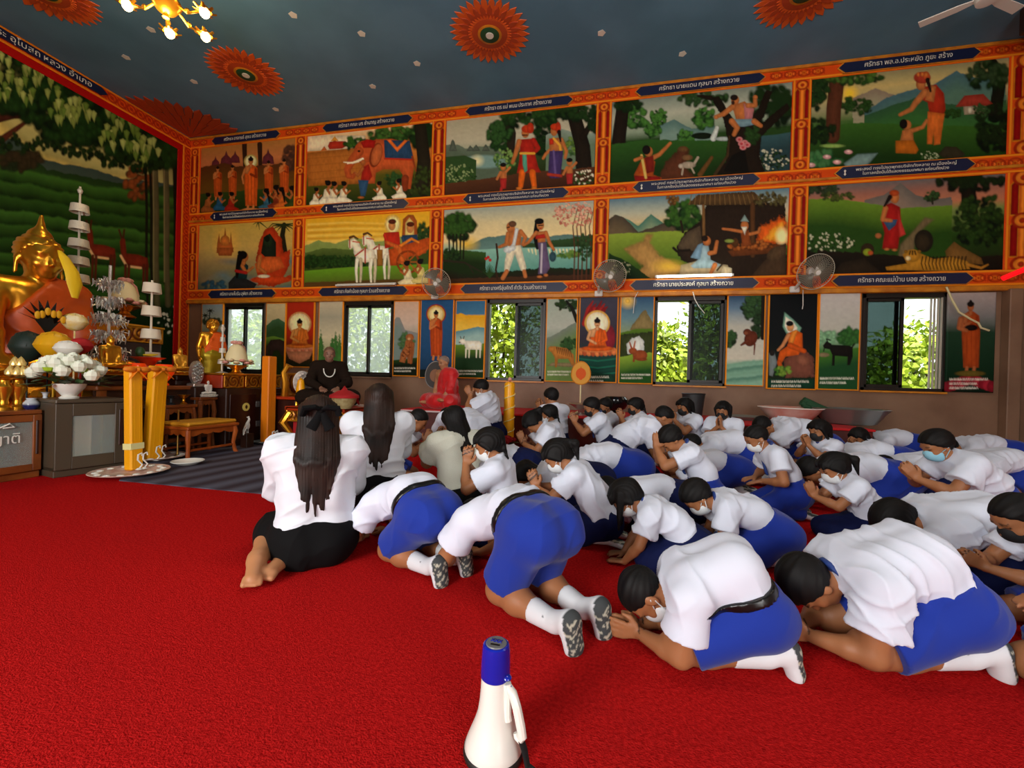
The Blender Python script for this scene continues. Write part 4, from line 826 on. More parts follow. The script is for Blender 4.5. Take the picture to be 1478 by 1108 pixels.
# ------------------------------------------------------------------ the great mural on the wall behind the altar
def great():
    C1 = (0, 0, 2.954)
    c = Canvas((WX+.03, 3.9, 5.80), (0, 3.40, 0), (0, 0, -4.9), 330, 440, C1)
    c.vgrad([(0, '1c2c14'), (.2, 'b8b070'), (.3, '8a8a58'), (.4, '24441a'), (.6, '1c3414'), (1, '0f1a0a')])
    c.poly([(-50, 440), (60, 560), (150, 640), (300, 690), (420, 730), (560, 750), (560, 800), (-50, 800)], 'c8b468', soft=40)
    c.hill([(-50, 560), (80, 600), (180, 680), (280, 700), (400, 720), (520, 760), (780, 790)], '3a4a44', '4a5a48', 90, 6, .03, 2)
    c.hill([(-50, 640), (100, 640), (200, 720), (500, 780), (780, 800)], '243c1c', '2c4c1a', 60, 8, .04, 3)
    for k in range(9): c.hill([(-60, 700+k*62), (150, 735+k*58), (400, 790+k*56), (800, 850+k*52)], ('44702a', '3c6424', '345a20')[k % 3], '142a0c', 60, 12, .02, 10+k, soft=12)
    c.dabs(90, 690, 90, 40, ('24301a', '3a301c'), 60, 18, 4); c.dabs(590, 780, 60, 70, ('4a3018', '7a4420', '8a4c24'), 80, 14, 5)
    for x, w in ((660, 13), (706, 12), (620, 6), (640, 6), (745, 10)): c.line([(x, 690), (x+6, 900), (x+4, 1110), (x+10, 1300)], w, '5a5438' if w > 10 else '1c1c10'); c.line([(x-w*.5, 690), (x-w*.4, 1200)], w*.25, '8a8058', alpha=.7 if w > 10 else 0)
    c.dabs(700, 640, 130, 60, ('0c180a', '14280f', '24401a'), 160, 20, 6)
    for x, y in ((430, 1080), (570, 1120)):                      # two deer
        c.poly([(x-60, y-90), (x-50, y-110), (x-36, y-100), (x-30, y-40), (x+20, y-35), (x+60, y-20), (x+64, y+20), (x-20, y+20), (x-50, y-10)], '7a2c18'); c.line([(x-55, y-30), (x-30, y+14), (x+30, y+22)], 5, 'd8b07c')
        for k in (-34, -20, 44, 58): c.line([(x+k, y+10), (x+k-4, y+120)], 6, '5a2414', 4)
        c.line([(x-52, y-108), (x-62, y-140)], 4, '4a2414'); c.line([(x-44, y-108), (x-40, y-140)], 4, '4a2414')
    c.line([(-80, 520), (60, 490), (200, 495), (280, 520)], 22, '4a2418', 5); c.line([(-60, 640), (0, 600), (110, 520)], 26, '5a2c1c', 8); c.line([(-40, 480), (70, 478)], 5, '9a6a4c', 2)
    for x, y, rx, ry in ((60, 330, 160, 150), (240, 440, 170, 110), (420, 530, 180, 90), (600, 610, 170, 80), (90, 420, 140, 60), (330, 560, 160, 50), (700, 660, 90, 60)): c.dabs(x, y, rx, ry, ('0a1608', '10240c', '1a3412', '24441a'), 190, 22, int(x+y), rot=1.2)
    rd = random.Random(8)
    for x, y in ((10, 240), (70, 350), (30, 300), (120, 310), (180, 320), (230, 360), (270, 470), (300, 500), (360, 470), (480, 490), (540, 540), (500, 590), (620, 580), (600, 640), (640, 660), (340, 450), (5, 370), (110, 390), (170, 300), (250, 440), (460, 560), (580, 610)):
        for k in range(6):
            a = rd.uniform(-40, 40); b = rd.uniform(-40, 40); c.poly([(x+a-13, y+b-14), (x+a+2, y+b-20), (x+a+15, y+b-8), (x+a+9, y+b+10), (x+a+4, y+b+32), (x+a-8, y+b+8)], ('8a9a4c', 'a8b468', '6a8438', '94a058')[rd.randrange(4)])
    for x in range(-20, 700, 26): c.dabs(x, 600+x*.16+rd.uniform(-14, 26), 16, 22, ('10200c', '1c3412'), 8, 12, x, rot=1.4)
    c.dabs(740, 1380, 70, 60, ('14240f', '24401a', 'c8c8b4'), 90, 7, 9)
    c.tex(.1, .03, 4)
    tag(c.build('great_mural', M_paint, thick=.02, back=(-1, 0, 0)), 'huge painting of a leafy tree, hills and deer behind the altar', 'mural')
great()
def lw_band(y0, y1, z0, z1, d, n, base, orn=True):
    c = Canvas((WX+d, y0, z1), (0, y1-y0, 0), (0, 0, z0-z1), max(2, int((y1-y0)/.014)+1), max(2, int((z1-z0)/.014)+1), base=base)
    c.X = c.P[..., 1].copy(); c.Y = -c.P[..., 2].copy(); c.step = .014
    if orn:
        vert = (z1-z0) > (y1-y0); w = (y1-y0) if vert else (z1-z0); L = (z1-z0) if vert else (y1-y0)
        for q in (.06, .94):
            if vert: c.line([(y0+q*w, -z0), (y0+q*w, -z1)], w*.06, GLD)
            else: c.line([(y0, -(z0+q*w)), (y1, -(z0+q*w))], w*.06, GLD)
        n_ = int(L/.16)
        for i in range(n_):
            t = (i+.5)/n_*L; x, y = ((y0+y1)/2, -(z0+t)) if vert else (y0+t, -(z0+z1)/2)
            c.ell(x, y, w*.3, w*.3, OR2, ring=w*.05); c.ell(x, y, w*.12, w*.12, OR2); c.line([(x-w*.3, y-w*.3), (x+w*.3, y+w*.3)], w*.035, OR2)
    structure(c.build('trim_%d' % n, M_paint, thick=d, back=(-1, 0, 0)))
lw_band(3.0, 7.60, 5.93, 6.17, .06, _k, OR1); lw_band(7.40, 7.63, .8, 5.93, .06, _k+1, OR1)
lw_band(3.0, 7.40, 5.80, 5.93, .05, _k+2, 'a8140f', False); lw_band(7.30, 7.40, .8, 5.80, .05, _k+3, 'a8140f', False)
# ------------------------------------------------------------------ navy name plaques with lettering
M_navy = mat('navy_plaque_paint', '141c40', rough=.4); M_let = mat('white_lettering', 'e6e2d6', rough=.6)
def text_mesh(name, s, size, m, parent=None, loc=(0, 0, 0), rot=(PI/2, 0, 0), width=None, ext=.001):
    """one mesh per word, laid out on one centred line"""
    ws = [word_mesh(name, w, size, m, ext) for w in s.split()]
    sp = [(min(v.co.x for v in me.vertices), max(v.co.x for v in me.vertices)) for me in ws]
    gap = size*.35; tot = sum(b-a for a, b in sp)+gap*(len(ws)-1); k = (width/tot) if width else 1.0; x = -tot/2; q = Matrix.Rotation(rot[2], 4, 'Z') @ Matrix.Rotation(rot[0], 4, 'X')
    for me, (a, b) in zip(ws, sp):
        for v in me.vertices: v.co.x = (v.co.x-(a+b)/2)*k
        o = bpy.data.objects.new(name, me); COL.objects.link(o); o.rotation_euler = rot
        o.location = Vector(loc)+(q @ Vector(((x+(b-a)/2)*k, 0, 0))); x += b-a+gap
        if parent is not None: o.parent = parent
def word_mesh(name, s, size, m, ext, align='CENTER', shear=0):
    cu = bpy.data.curves.new(name, 'FONT'); cu.body = s; cu.size = size; cu.align_x = align; cu.align_y = 'CENTER'; cu.extrude = ext; cu.shear = shear; cu.resolution_u = 2
    t = bpy.data.objects.new(name+'_src', cu); COL.objects.link(t)
    bpy.context.view_layer.update()
    me = bpy.data.meshes.new_from_object(t.evaluated_get(bpy.context.evaluated_depsgraph_get()))
    bpy.data.objects.remove(t)
    me.materials.clear(); me.materials.append(m); me.name = name
    return me
def plaque(x0, x1, z0, z1, text, label, small=False):
    h = z1-z0; d = h*.55; y = WY-.105; xm = (x0+x1)/2; zm = (z0+z1)/2
    pts = [(x0, zm), (x0+d, z1), (x1-d, z1), (x1, zm), (x1-d, z0), (x0+d, z0)]
    pts = [(x-xm, z-zm) for x, z in pts]
    m = MB(); m.prism(pts, 0, .025); o = m.build('name_plaque', M_navy, loc=(xm, y, zm), sharp=20)
    e = MB(); q = [(x*(1+.02/(x1-x0)*2), z*1.14) for x, z in pts]; e.prism(q, .006, .024); e.build('gold_rim', M_gold, o)
    if small:
        for k, s in enumerate(text.split('|')): text_mesh('lettering', s, h*.34, M_let, o, (.02, -.003, h*(.19-.38*k)), width=(x1-x0)*(.72 if k == 0 else .62))
        b = MB(); b.lathe([(.0, -h*.27), (h*.1, -h*.16), (h*.03, 0), (h*.1, h*.16), (0, h*.27)], 8, (-(x1-x0)*.43, -.0, 0), 1, .3); b.build('emblem', M_let, o)
    else: text_mesh('lettering', text, h*.62, M_let, o, (0, -.003, 0), width=(x1-x0)*.62)
    tag(o, label, 'plaque', 'navy name plaques on the mural frame')
_nm = ['far left', 'second from left', 'middle', 'fourth from left', 'far right']
_top = ['ศรัทธา อาจารย์ สุชน สร้างถวาย', 'ศรัทธา คณะ มร ชำนาญ สร้างถวาย', 'ศรัทธา ดร แม่ พนม ประกาศ สร้างถวาย', 'ศรัทธา นายแดน กุลมา สร้างถวาย', 'ศรัทธา พล.อ.ประหยัด ภูยะ สร้าง']
_bot = ['ศรัทธา นายโบรัน สุพิชา สร้างถวาย', 'ศรัทธา ก๋งคำน้อย กุลมา ร่วมสร้างถวาย', 'ศรัทธา นางศรีอุ่นศักดิ์ คำวัง ร่วมสร้างถวาย', 'ศรัทธา นายประสงค์ กุลมา สร้างถวาย', 'ศรัทธา คณะแม่บ้าน บอย สร้างถวาย']
for i, (a, b) in enumerate(PX):
    w = b-a
    plaque(a+.14*w, a+.85*w, 5.965, 6.13, _top[i], 'navy plaque with white lettering above the upper painting, '+_nm[i])
    plaque(a+.14*w, a+.84*w, 4.30, 4.48, 'พระสงฆ์ ทรงโปรดพุทธบริษัททั้งหลาย ณ เมืองใหญ่|ในกาลครั้งนั้นได้แสดงธรรมเทศนา แก่ชนทั้งปวง', 'navy plaque with two lines of small lettering between the painting rows, '+_nm[i], True)
    plaque(a+.14*w, a+.85*w, 2.61, 2.775, _bot[i], 'navy plaque with white lettering below the lower painting, '+_nm[i])
_m = MB(); _q = [(-.9, 0), (-.8, .07), (.8, .07), (.9, 0), (.8, -.07), (-.8, -.07)]
_m.prism([(y+5.05, z+6.05) for y, z in _q], WX+.06, WX+.09, 'yz'); _o = _m.build('name_plaque', M_navy)
text_mesh('lettering', 'พระ อุโบสถ หลวง อำเภอ', .13, M_let, _o, (WX+.093, 5.05, 6.05), (PI/2, 0, PI/2), width=1.3)
tag(_o, 'long navy plaque above the great mural on the altar wall', 'plaque')
# ------------------------------------------------------------------ smooth bodies: rounded limbs blended in a distance grid, then skinned
class Field:
    def __init__(s, lo, hi, h):
        s.lo = np.array(lo, float)-3*h; s.h = h
        s.n = np.ceil((np.array(hi)-s.lo+3*h)/h).astype(int)+1
        s.F = np.full(s.n, 10.0, np.float32)
        s.ax = [np.float32(s.lo[i])+np.float32(h)*np.arange(s.n[i], dtype=np.float32) for i in range(3)]
    def clone(s):
        o = object.__new__(Field); o.lo, o.h, o.n, o.ax = s.lo, s.h, s.n, s.ax; o.F = s.F.copy(); return o
    def blank(s):
        o = s.clone(); o.F[:] = 10.0; return o
    def sub(s, lo, hi):
        i0 = np.clip(np.floor((np.array(lo)-s.lo)/s.h).astype(int), 0, s.n-1); i1 = np.clip(np.ceil((np.array(hi)-s.lo)/s.h).astype(int)+1, 1, s.n)
        if (i1 <= i0).any(): return None
        w = tuple(slice(a, b) for a, b in zip(i0, i1))
        return w, s.ax[0][w[0]][:, None, None], s.ax[1][w[1]][None, :, None], s.ax[2][w[2]][None, None, :]
    def mix(s, w, d, k):
        A = s.F[w]
        if k <= 0: s.F[w] = np.minimum(A, d); return
        t = np.clip(0.5+0.5*(A-d)/k, 0, 1); s.F[w] = A*(1-t)+d*t-k*t*(1-t)
    def cone(s, a, b, ra, rb=None, k=0.02, flat=None):
        """tapered limb a->b; flat=(axis, factor) squeezes it along an axis"""
        a = np.array(a, float); b = np.array(b, float); rb = ra if rb is None else rb
        R = max(ra, rb)+k+2*s.h
        q = s.sub(np.minimum(a, b)-R, np.maximum(a, b)+R)
        if q is None: return s
        w, X, Y, Z = q; e = b-a; L = e@e+1e-12
        t = np.clip(((X-a[0])*e[0]+(Y-a[1])*e[1]+(Z-a[2])*e[2])/L, 0, 1)
        dx, dy, dz = X-a[0]-t*e[0], Y-a[1]-t*e[1], Z-a[2]-t*e[2]
        d2 = dx*dx+dy*dy+dz*dz
        if flat is not None:
            n = np.array(flat[0], float); n = n/np.linalg.norm(n); c = dx*n[0]+dy*n[1]+dz*n[2]; d2 = d2+c*c*(flat[1]**2-1)
        s.mix(w, np.sqrt(d2)-(ra+(rb-ra)*t), k); return s
    def ell(s, c, r, axes=None, k=0.02):
        c = np.array(c, float); A = np.eye(3) if axes is None else np.array(axes, float); R = max(r)+k+2*s.h
        q = s.sub(c-R, c+R)
        if q is None: return s
        w, X, Y, Z = q; X, Y, Z = X-c[0], Y-c[1], Z-c[2]
        k0 = 0; k1 = 0
        for i in range(3):
            p = (X*A[i, 0]+Y*A[i, 1]+Z*A[i, 2])/r[i]; k0 = k0+p*p; k1 = k1+(p/r[i])**2
        k0 = np.sqrt(k0); s.mix(w, k0*(k0-1)/(np.sqrt(k1)+1e-9), k); return s
    def plane(s, p, n, k=0.0):
        """keep the side n points away from"""
        n = np.array(n, float); n = n/np.linalg.norm(n); p = np.array(p, float)
        d = (s.ax[0][:, None, None]-p[0])*n[0]+(s.ax[1][None, :, None]-p[1])*n[1]+(s.ax[2][None, None, :]-p[2])*n[2]
        if k <= 0: s.F = np.maximum(s.F, d.astype(np.float32))
        else:
            t = np.clip(0.5-0.5*(s.F-d)/k, 0, 1); s.F = (s.F*(1-t)+d*t+k*t*(1-t)).astype(np.float32)
        return s
    def union(s, o, k=0.0): s.mix((slice(None),)*3, o.F, k); return s
    def minus(s, o): s.F = np.maximum(s.F, -o.F); return s
    def grow(s, r): s.F = s.F-r; return s
    def surf(s, smooth=1):
        F = s.F; I = F < 0
        cnt = np.zeros(np.array(F.shape)-1, np.int8)
        cs = [(i, j, k) for i in (0, 1) for j in (0, 1) for k in (0, 1)]
        sl = lambda c: tuple(slice(v, v-1 if v-1 else None) for v in c)
        for c in cs: cnt += I[sl(c)]
        act = np.argwhere((cnt > 0) & (cnt < 8))
        if len(act) == 0: return np.zeros((0, 3)), np.zeros((0, 4), int)
        a0, a1, a2 = act.T
        f = {c: F[a0+c[0], a1+c[1], a2+c[2]] for c in cs}
        P = np.zeros((len(act), 3)); m = np.zeros(len(act))
        for c in cs:
            for ax in range(3):
                if c[ax] == 0:
                    d = list(c); d[ax] = 1; d = tuple(d)
                    x = (f[c] < 0) != (f[d] < 0); t = f[c]/np.where(x, f[c]-f[d], 1)
                    for q in range(3): P[:, q] += np.where(x, c[q]+(t if q == ax else 0), 0)
                    m += x
        V = s.lo+(act+P/m[:, None])*s.h
        idx = np.full(cnt.shape, -1, np.int64); idx[a0, a1, a2] = np.arange(len(act))
        Q = []
        for ax in range(3):
            b, c = (ax+1) % 3, (ax+2) % 3
            lo = [slice(None)]*3; hi = [slice(None)]*3
            lo[ax] = slice(None, -1); hi[ax] = slice(1, None)
            A = I[tuple(lo)]; B = I[tuple(hi)]
            e = np.argwhere(A != B); e = e[(e[:, b] > 0) & (e[:, c] > 0) & (e[:, b] < F.shape[b]-1) & (e[:, c] < F.shape[c]-1)]
            if len(e) == 0: continue
            fl = A[e[:, 0], e[:, 1], e[:, 2]]
            def cell(db, dc):
                g = e.copy(); g[:, b] += db; g[:, c] += dc; return idx[g[:, 0], g[:, 1], g[:, 2]]
            q = np.stack([cell(-1, -1), cell(0, -1), cell(0, 0), cell(-1, 0)], -1)
            q[~fl] = q[~fl][:, ::-1]; Q.append(q)
        Q = np.vstack(Q); Q = Q[(Q >= 0).all(1)]
        for _ in range(smooth):
            S = np.zeros_like(V); N = np.zeros(len(V))
            for i in range(4):
                for j in (1, 3): np.add.at(S, Q[:, i], V[Q[:, (i+j) % 4]]); np.add.at(N, Q[:, i], 1)
            V = V*.5+.5*S/np.maximum(N, 1)[:, None]
        return V, Q
def vnormals(V, Q):
    n = np.cross(V[Q[:, 2]]-V[Q[:, 0]], V[Q[:, 3]]-V[Q[:, 1]]); N = np.zeros_like(V)
    for i in range(4): np.add.at(N, Q[:, i], n)
    return N/(np.linalg.norm(N, axis=1)[:, None]+1e-12)
def n3(P, sc, seed=0): return (vnoise(P[:, 0]*sc+seed*7.1, P[:, 1]*sc+3.3, seed)+vnoise(P[:, 1]*sc+1.7, P[:, 2]*sc+seed*3.3, seed+5)+vnoise(P[:, 2]*sc+9.1, P[:, 0]*sc+2.2, seed+9))/3-.5
def folds(V, Q, amp, lam, seed, dirs=((.5, .3, .8), (.9, .1, -.4))):
    N = vnormals(V, Q); d = np.zeros(len(V))
    for i, u in enumerate(dirs):
        u = np.array(u)/np.linalg.norm(u); w = V@u/lam*2*PI+7*n3(V, 6.0, seed+i)*2+3*n3(V, 14.0, seed+i+3)
        m = np.clip(n3(V, 6.0, seed+20+i)*5+.25, 0, 1)
        d += (1-np.abs(np.sin(w*.5)))**2*m
    d += 1.0*n3(V, 9.0, seed+40)+.5*n3(V, 26.0, seed+50)
    return V+N*(amp*d)[:, None]
nrm = lambda v: np.array(v, float)/(np.linalg.norm(v)+1e-12)
def ik(S, T, l1, l2, hint):
    S, T, hint = (np.array(v, float) for v in (S, T, hint)); e = T-S; d = np.linalg.norm(e)
    if d > l1+l2-.002: T = S+e/d*(l1+l2-.002); e = T-S; d = l1+l2-.002
    e = e/d; a = (l1*l1-l2*l2+d*d)/(2*d); h = math.sqrt(max(0, l1*l1-a*a)); p = hint-e*(hint@e)
    return S+e*a+nrm(p)*h, T
def hand(F, w, d, n, L, curl=.15, spread=.1, side=1):
    """palm with four unequal bent fingers and a thumb; d fingers' direction, n palm normal, L hand length"""
    d = nrm(d); n = np.array(n, float); n = nrm(n-d*(n@d)); t = np.cross(d, n)*side      # t: towards the thumb
    k = L*.05; pl = L*.5; r = L*.078
    for q, ln in ((.2, 1.), (.07, 1.03), (-.07, 1.), (-.2, .94)): F.cone(w+t*q*L*.45, w+d*pl*ln+t*q*L, r*1.15, r*1.0, k=L*.06, flat=(n, 1.15))
    for q, ln in ((.215, .42), (.075, .48), (-.07, .45), (-.205, .35)):
        b = w+d*pl*.98+t*q*L; m = b+nrm(d+t*spread*q*3+n*curl)*ln*L*.55; e = m+nrm(d+t*spread*q*3+n*curl*2.6)*ln*L*.45
        F.cone(b, m, r, r*.9, k=k); F.cone(m, e, r*.9, r*.72, k=k)
    b = w+d*pl*.2+t*.2*L; m = b+nrm(d*.7+t*.7+n*.25)*L*.27; e = m+nrm(d*.95+t*.2+n*.2)*L*.24
    F.cone(b, m, r*1.35, r*1.1, k=k*1.5); F.cone(m, e, r*1.1, r*.8, k=k)
M_skin = mat('skin', attr='Col', rough=.5, spec=.35, sub=.08)
M_hair = mat('black_hair', '070505', rough=.62, spec=.22, mix='0e0a08', mscale=30)
M_hairb = mat('dark_brown_hair', '140c08', rough=.55, spec=.3, mix='2c180e', mscale=7)
M_shirt = mat('white_school_shirt', 'd6dae8', rough=.75, spec=.2, sheen=.1)
M_cotton = mat('white_cotton_blouse', 'd8dce4', rough=.75, spec=.2)
M_creamb = mat('cream_lace_blouse', 'd2d2c2', rough=.8, spec=.2, bump=.5, bscale=220)
M_blue = mat('royal_blue_cloth', '1b3392', rough=.8, spec=.15, sheen=.15)
M_navyc = mat('navy_cloth', '101842', rough=.85, spec=.15)
M_black = mat('black_cloth', '0a0a0b', rough=.85, spec=.15)
M_belt = mat('black_leather', '0c0c0c', rough=.3)
M_mask = {'white': mat('white_mask', 'dcdfe0', rough=.7), 'black': mat('black_mask', '0c0c0e', rough=.75), 'blue': mat('light_blue_mask', '8cc4d8', rough=.7)}
M_sock = mat('sock_knit', attr='Col', rough=.9)
M_metal = mat('buckle_metal', 'b8b4a8', rough=.25, metal=1)
M_tie = mat('blue_neckerchief', '1f3a7c', rough=.6)
PEOPLE = 0
def dirp(a): a = math.radians(a); return np.array([math.sin(a), 0, math.cos(a)])
def person(label, x, y, yaw, H=1.4, hz=.165, a0=6, a1=14, an=18, ah=18, hyaw=0, arms='pray', hp=(.17, -.03), hd=(.35, 0, 1), legs='kneel', foot='flat', top='shirt', bottom='shorts',
           hair='short', mask=None, tie=False, belt=False, skin='9e6742', h=.011, hs=1.0, z0=0.0, fat=1.0, kneespread=.085, body_mat=None, name='person', cat='person', group=None, sleeve=.62, seed=None,
           untuck=0.0, socks=True, wl=None, wr=None, ear=False, hairmat=None, shirt_mat=None, roll=0, plain=False, bow=False, lean=0.0, shoes=False, robe=None, usn=False, sash=None, scale=None, curls=False):
    """one figure: a continuous body mesh, with hair and clothing as its children. Local +x is where it faces."""
    global PEOPLE
    PEOPLE += 1; sd = PEOPLE if seed is None else seed
    b = H*fat
    P = np.array([0, 0, hz*H]); D0, D1, DN = dirp(a0), dirp(a1), dirp(an)
    Y = np.array([0, 1.0, 0])
    Wst = P+D0*.13*H; N = Wst+D1*.185*H; N = N+Y*lean*H
    ar, yr = math.radians(ah), math.radians(hyaw)
    f = np.array([math.cos(ar)*math.cos(yr), math.sin(yr), -math.sin(ar)*math.cos(yr)]); u = nrm(np.array([math.sin(ar), 0, math.cos(ar)])-f*(np.array([math.sin(ar), 0, math.cos(ar)])@f)); l = np.cross(u, f)
    if roll: c_, s_ = math.cos(math.radians(roll)), math.sin(math.radians(roll)); u, l = u*c_+l*s_, l*c_-u*s_
    hk = hs*(H/1.5)**.35
    C = N+DN*.045*H+u*.07*hk+f*.012
    AX = np.array([f, l, u]); hp3 = lambda q: C+(f*q[0]+l*q[1]+u*q[2])*hk
    Sh = [N-D1*.03*H+Y*k*.112*b for k in (1, -1)]
    hipj = [P+Y*k*.052*b-D0*.01*H for k in (1, -1)]
    # ---- legs
    LT, LS = .245*H, .245*H; knees = []; ank = []; toe = []
    for i, k in enumerate((1, -1)):
        if legs == 'kneel':
            kz = .05*H; dz = hipj[i][2]-kz; dy = k*kneespread*H-hipj[i][1]
            kx = math.sqrt(max(.02*H*H*.3, LT**2-dz**2-dy**2)); K = np.array([hipj[i][0]+kx, k*kneespread*H, kz]); A = K+np.array([-LS, -k*.02*H, -.005*H])
        elif legs == 'side': K = np.array([(.15, .13)[i]*H, (.13, -.09)[i]*H, .055*H]); A = np.array([(-.085, -.06)[i]*H, (.165, .09)[i]*H, (.05, .035)[i]*H])
        elif legs == 'cross': K = np.array([.12*H, k*.215*H, .065*H]); A = np.array([.17*H, -k*.07*H, (.05, .085)[i]*H])
        elif legs == 'lotus': K = np.array([.09*H, k*.235*H, .055*H]); A = np.array([.19*H, -k*.09*H, (.055, .095)[i]*H])
        else: K = hipj[i]+np.array([.005*H, k*.01*H, -LT]); A = K+np.array([-.01*H, 0, -LS])
        knees.append(K); ank.append(A)
        if legs == 'kneel': T = A+(np.array([-.105*H, k*.012*H, -.02*H]) if foot == 'flat' else np.array([-.055*H, k*.01*H, -.0*H]) if foot == 'out' else np.array([-.035*H, 0, -.015*H]))
        elif legs == 'side': T = A+np.array([(-.075, -.07)[i]*H, (.0, .035)[i]*H, (-.02, -.008)[i]*H])
        elif legs in ('cross', 'lotus'): T = A+np.array([.03*H, -k*.1*H, .0])
        else: T = A+np.array([.1*H, k*.02*H, -.03*H])
        toe.append(T)
    # ---- arms
    hw = .017*H; wr_ = []; hdir = []; pn = []
    for i, k in enumerate((1, -1)):
        if arms == 'pray': w = N+np.array([hp[0]*H, k*hw, hp[1]*H]); dd = nrm(hd); nn = -k*Y; hint = np.array([-.1, k*.8, -1.])
        elif arms == 'floor': w = np.array([hp[0]*H, k*hw*1.1, .035*H]); dd = nrm((1, 0, .06)); nn = -k*Y; hint = np.array([-.7, k*.75, -.9])
        elif arms == 'palms': w = np.array([hp[0]*H, k*.07*H, .022*H]); dd = nrm((1, -k*.25, -.05)); nn = np.array([0, 0, -1.]); hint = np.array([-.5, k*1.1, -.2])
        elif arms == 'thigh': w = P+np.array([.19*H, k*.07*H, .075*H-0*hz]); dd = nrm((1, -k*.2, -.25)); nn = np.array([0, 0, -1.]); hint = np.array([-.6, k*1., 0])
        elif arms == 'lap': w = P+np.array([.13*H, k*.055*H, -.0*H]); dd = nrm((.25, -k, -.0)); nn = np.array([0, 0, 1.]); hint = np.array([-.6, k*1., 0])
        elif arms == 'touch': w = P+((np.array([.13*H, .055*H, 0])) if k > 0 else np.array([.21*H, -.19*H, -.02*H])); dd = nrm((.25, -k, 0)) if k > 0 else nrm((.5, 0, -.9)); nn = np.array([0, 0, 1.]) if k > 0 else np.array([-1., 0, 0]); hint = np.array([-.6, k*1., 0])
        else: w = Sh[i]+np.array([.03*H, k*.05*H, -.31*H]); dd = nrm((.15, 0, -1)); nn = -k*Y; hint = np.array([-1, k*.3, 0])
        q = (wl, wr)[i]
        if q is not None: w = np.array(q[:3])*H; dd = nrm(q[3:6]) if len(q) > 3 else dd
        wr_.append(w); hdir.append(dd); pn.append((nn, hint))
    El = []
    for i in range(2):
        e, w = ik(Sh[i], wr_[i], .175*H, .15*H, pn[i][1]); El.append(e); wr_[i] = w
    pts = np.array([P, Wst, N, C, *Sh, *knees, *ank, *toe, *El, *wr_, *[w+d*.11*H for w, d in zip(wr_, hdir)]])
    R = .14*H
    lo = pts.min(0)-R*1.05; hi = pts.max(0)+R*1.05; lo[2] = max(lo[2], -.02*H)
    B = Field(lo, hi, h)
    def torso(F, g=0.0, k=.03*H, low=True):
        ty = Y*.045*b
        for q in (1, -1):
            F.cone(Wst+ty*q*.8, N-D1*.06*H+ty*q*1.15, .066*b+g, .07*b+g, k=k); F.cone(P+ty*q+D0*.01*H, Wst+ty*q*.8, (.078 if low else .07)*b+g, .066*b+g, k=k)
            F.cone(N-D1*.035*H, Sh[(1-q)//2], .052*b+g, .044*b+g, k=k)
    torso(B, -.004)
    for q in (1, -1): B.ell(P+Y*q*.045*b-np.array([.03*H, 0, .0])*(1 if legs != 'stand' else .4)-D0*.01*H, (.078*b, .066*b, .075*b), k=.03*H)
    B.cone(N-D1*.02*H, N+DN*.05*H+f*.005, .036*H, .033*H, k=.02*H)
    for i in range(2):
        B.cone(hipj[i], knees[i], .07*b, .047*b, k=.025*H); B.cone(knees[i], knees[i]+(ank[i]-knees[i])*.35, .044*b, .046*b, k=.02*H); B.cone(knees[i]+(ank[i]-knees[i])*.35, ank[i], .045*b, .025*H, k=.02*H)
        hd_ = nrm(toe[i]-ank[i]); heel = ank[i]-hd_*.02*H
        if foot == 'tuck' and legs == 'kneel': B.cone(ank[i]+np.array([-.03*H, 0, .012*H]), toe[i]+np.array([-.005*H, 0, -.0]), .026*H, .022*H, k=.015*H); B.cone(toe[i], toe[i]+np.array([.03*H, 0, -.012*H]), .02*H, .016*H, k=.01*H)
        elif foot == 'out' and legs == 'kneel':
            B.cone(ank[i]+np.array([-.02*H, 0, .01*H]), ank[i]+np.array([-.065*H, k*.0, .03*H]), .027*H, .03*H, k=.015*H); B.cone(ank[i]+np.array([-.065*H, 0, .025*H]), ank[i]+np.array([-.085*H, 0, -.03*H]), .031*H, .028*H, k=.015*H, flat=((1, 0, 0), 1.3))
        else:
            B.cone(heel, toe[i], .027*H, .022*H, k=.015*H, flat=((0, 0, 1), 1.25)); 
            if not socks:
                sdv = nrm(np.cross(hd_, (0, 0, 1)))
                for j in range(5): B.cone(toe[i]+sdv*(j-2)*.0095*H, toe[i]+hd_*(.028-.003*abs(j-1.2))*H+sdv*(j-2)*.0105*H-np.array([0, 0, .004*H]), .009*H, .0065*H*(1.4 if j == (0 if i else 4) else 1), k=.004*H)
        B.cone(Sh[i], El[i], .038*b, .03*b, k=.02*H); B.cone(El[i], El[i]+(wr_[i]-El[i])*.35, .029*b, .029*b, k=.01*H); B.cone(El[i]+(wr_[i]-El[i])*.35, wr_[i], .029*b, .018*H, k=.01*H)
        hand(B, wr_[i], hdir[i], pn[i][0], .105*H, side=(-1, 1)[i])
    # head
    e = lambda q, r, k=.012: B.ell(hp3(q), [v*hk for v in r], AX, k=k*hk)
    e((-.008, 0, .022), (.093, .074, .083), .02); e((.026, 0, -.045), (.06, .054, .062), .03); e((.055, 0, -.085), (.022, .026, .02), .02)
    for k in (1, -1):
        e((-.005, k*.074, -.018), (.02, .008, .03), .004); e((.055, k*.034, -.03), (.024, .022, .02), .015); e((.068, k*.03, .022), (.02, .022, .009), .012)
        e((.078, k*.0125, -.034), (.010, .009, .008), .006)
        e((.068, k*.03, .004), (.016, .014, .009), .003)
    B.cone(hp3((.082, 0, .008)), hp3((.1, 0, -.028)), .007*hk, .012*hk, k=.012*hk); e((.08, 0, -.054), (.012, .022, .0055), .004); e((.079, 0, -.064), (.012, .019, .006), .004)
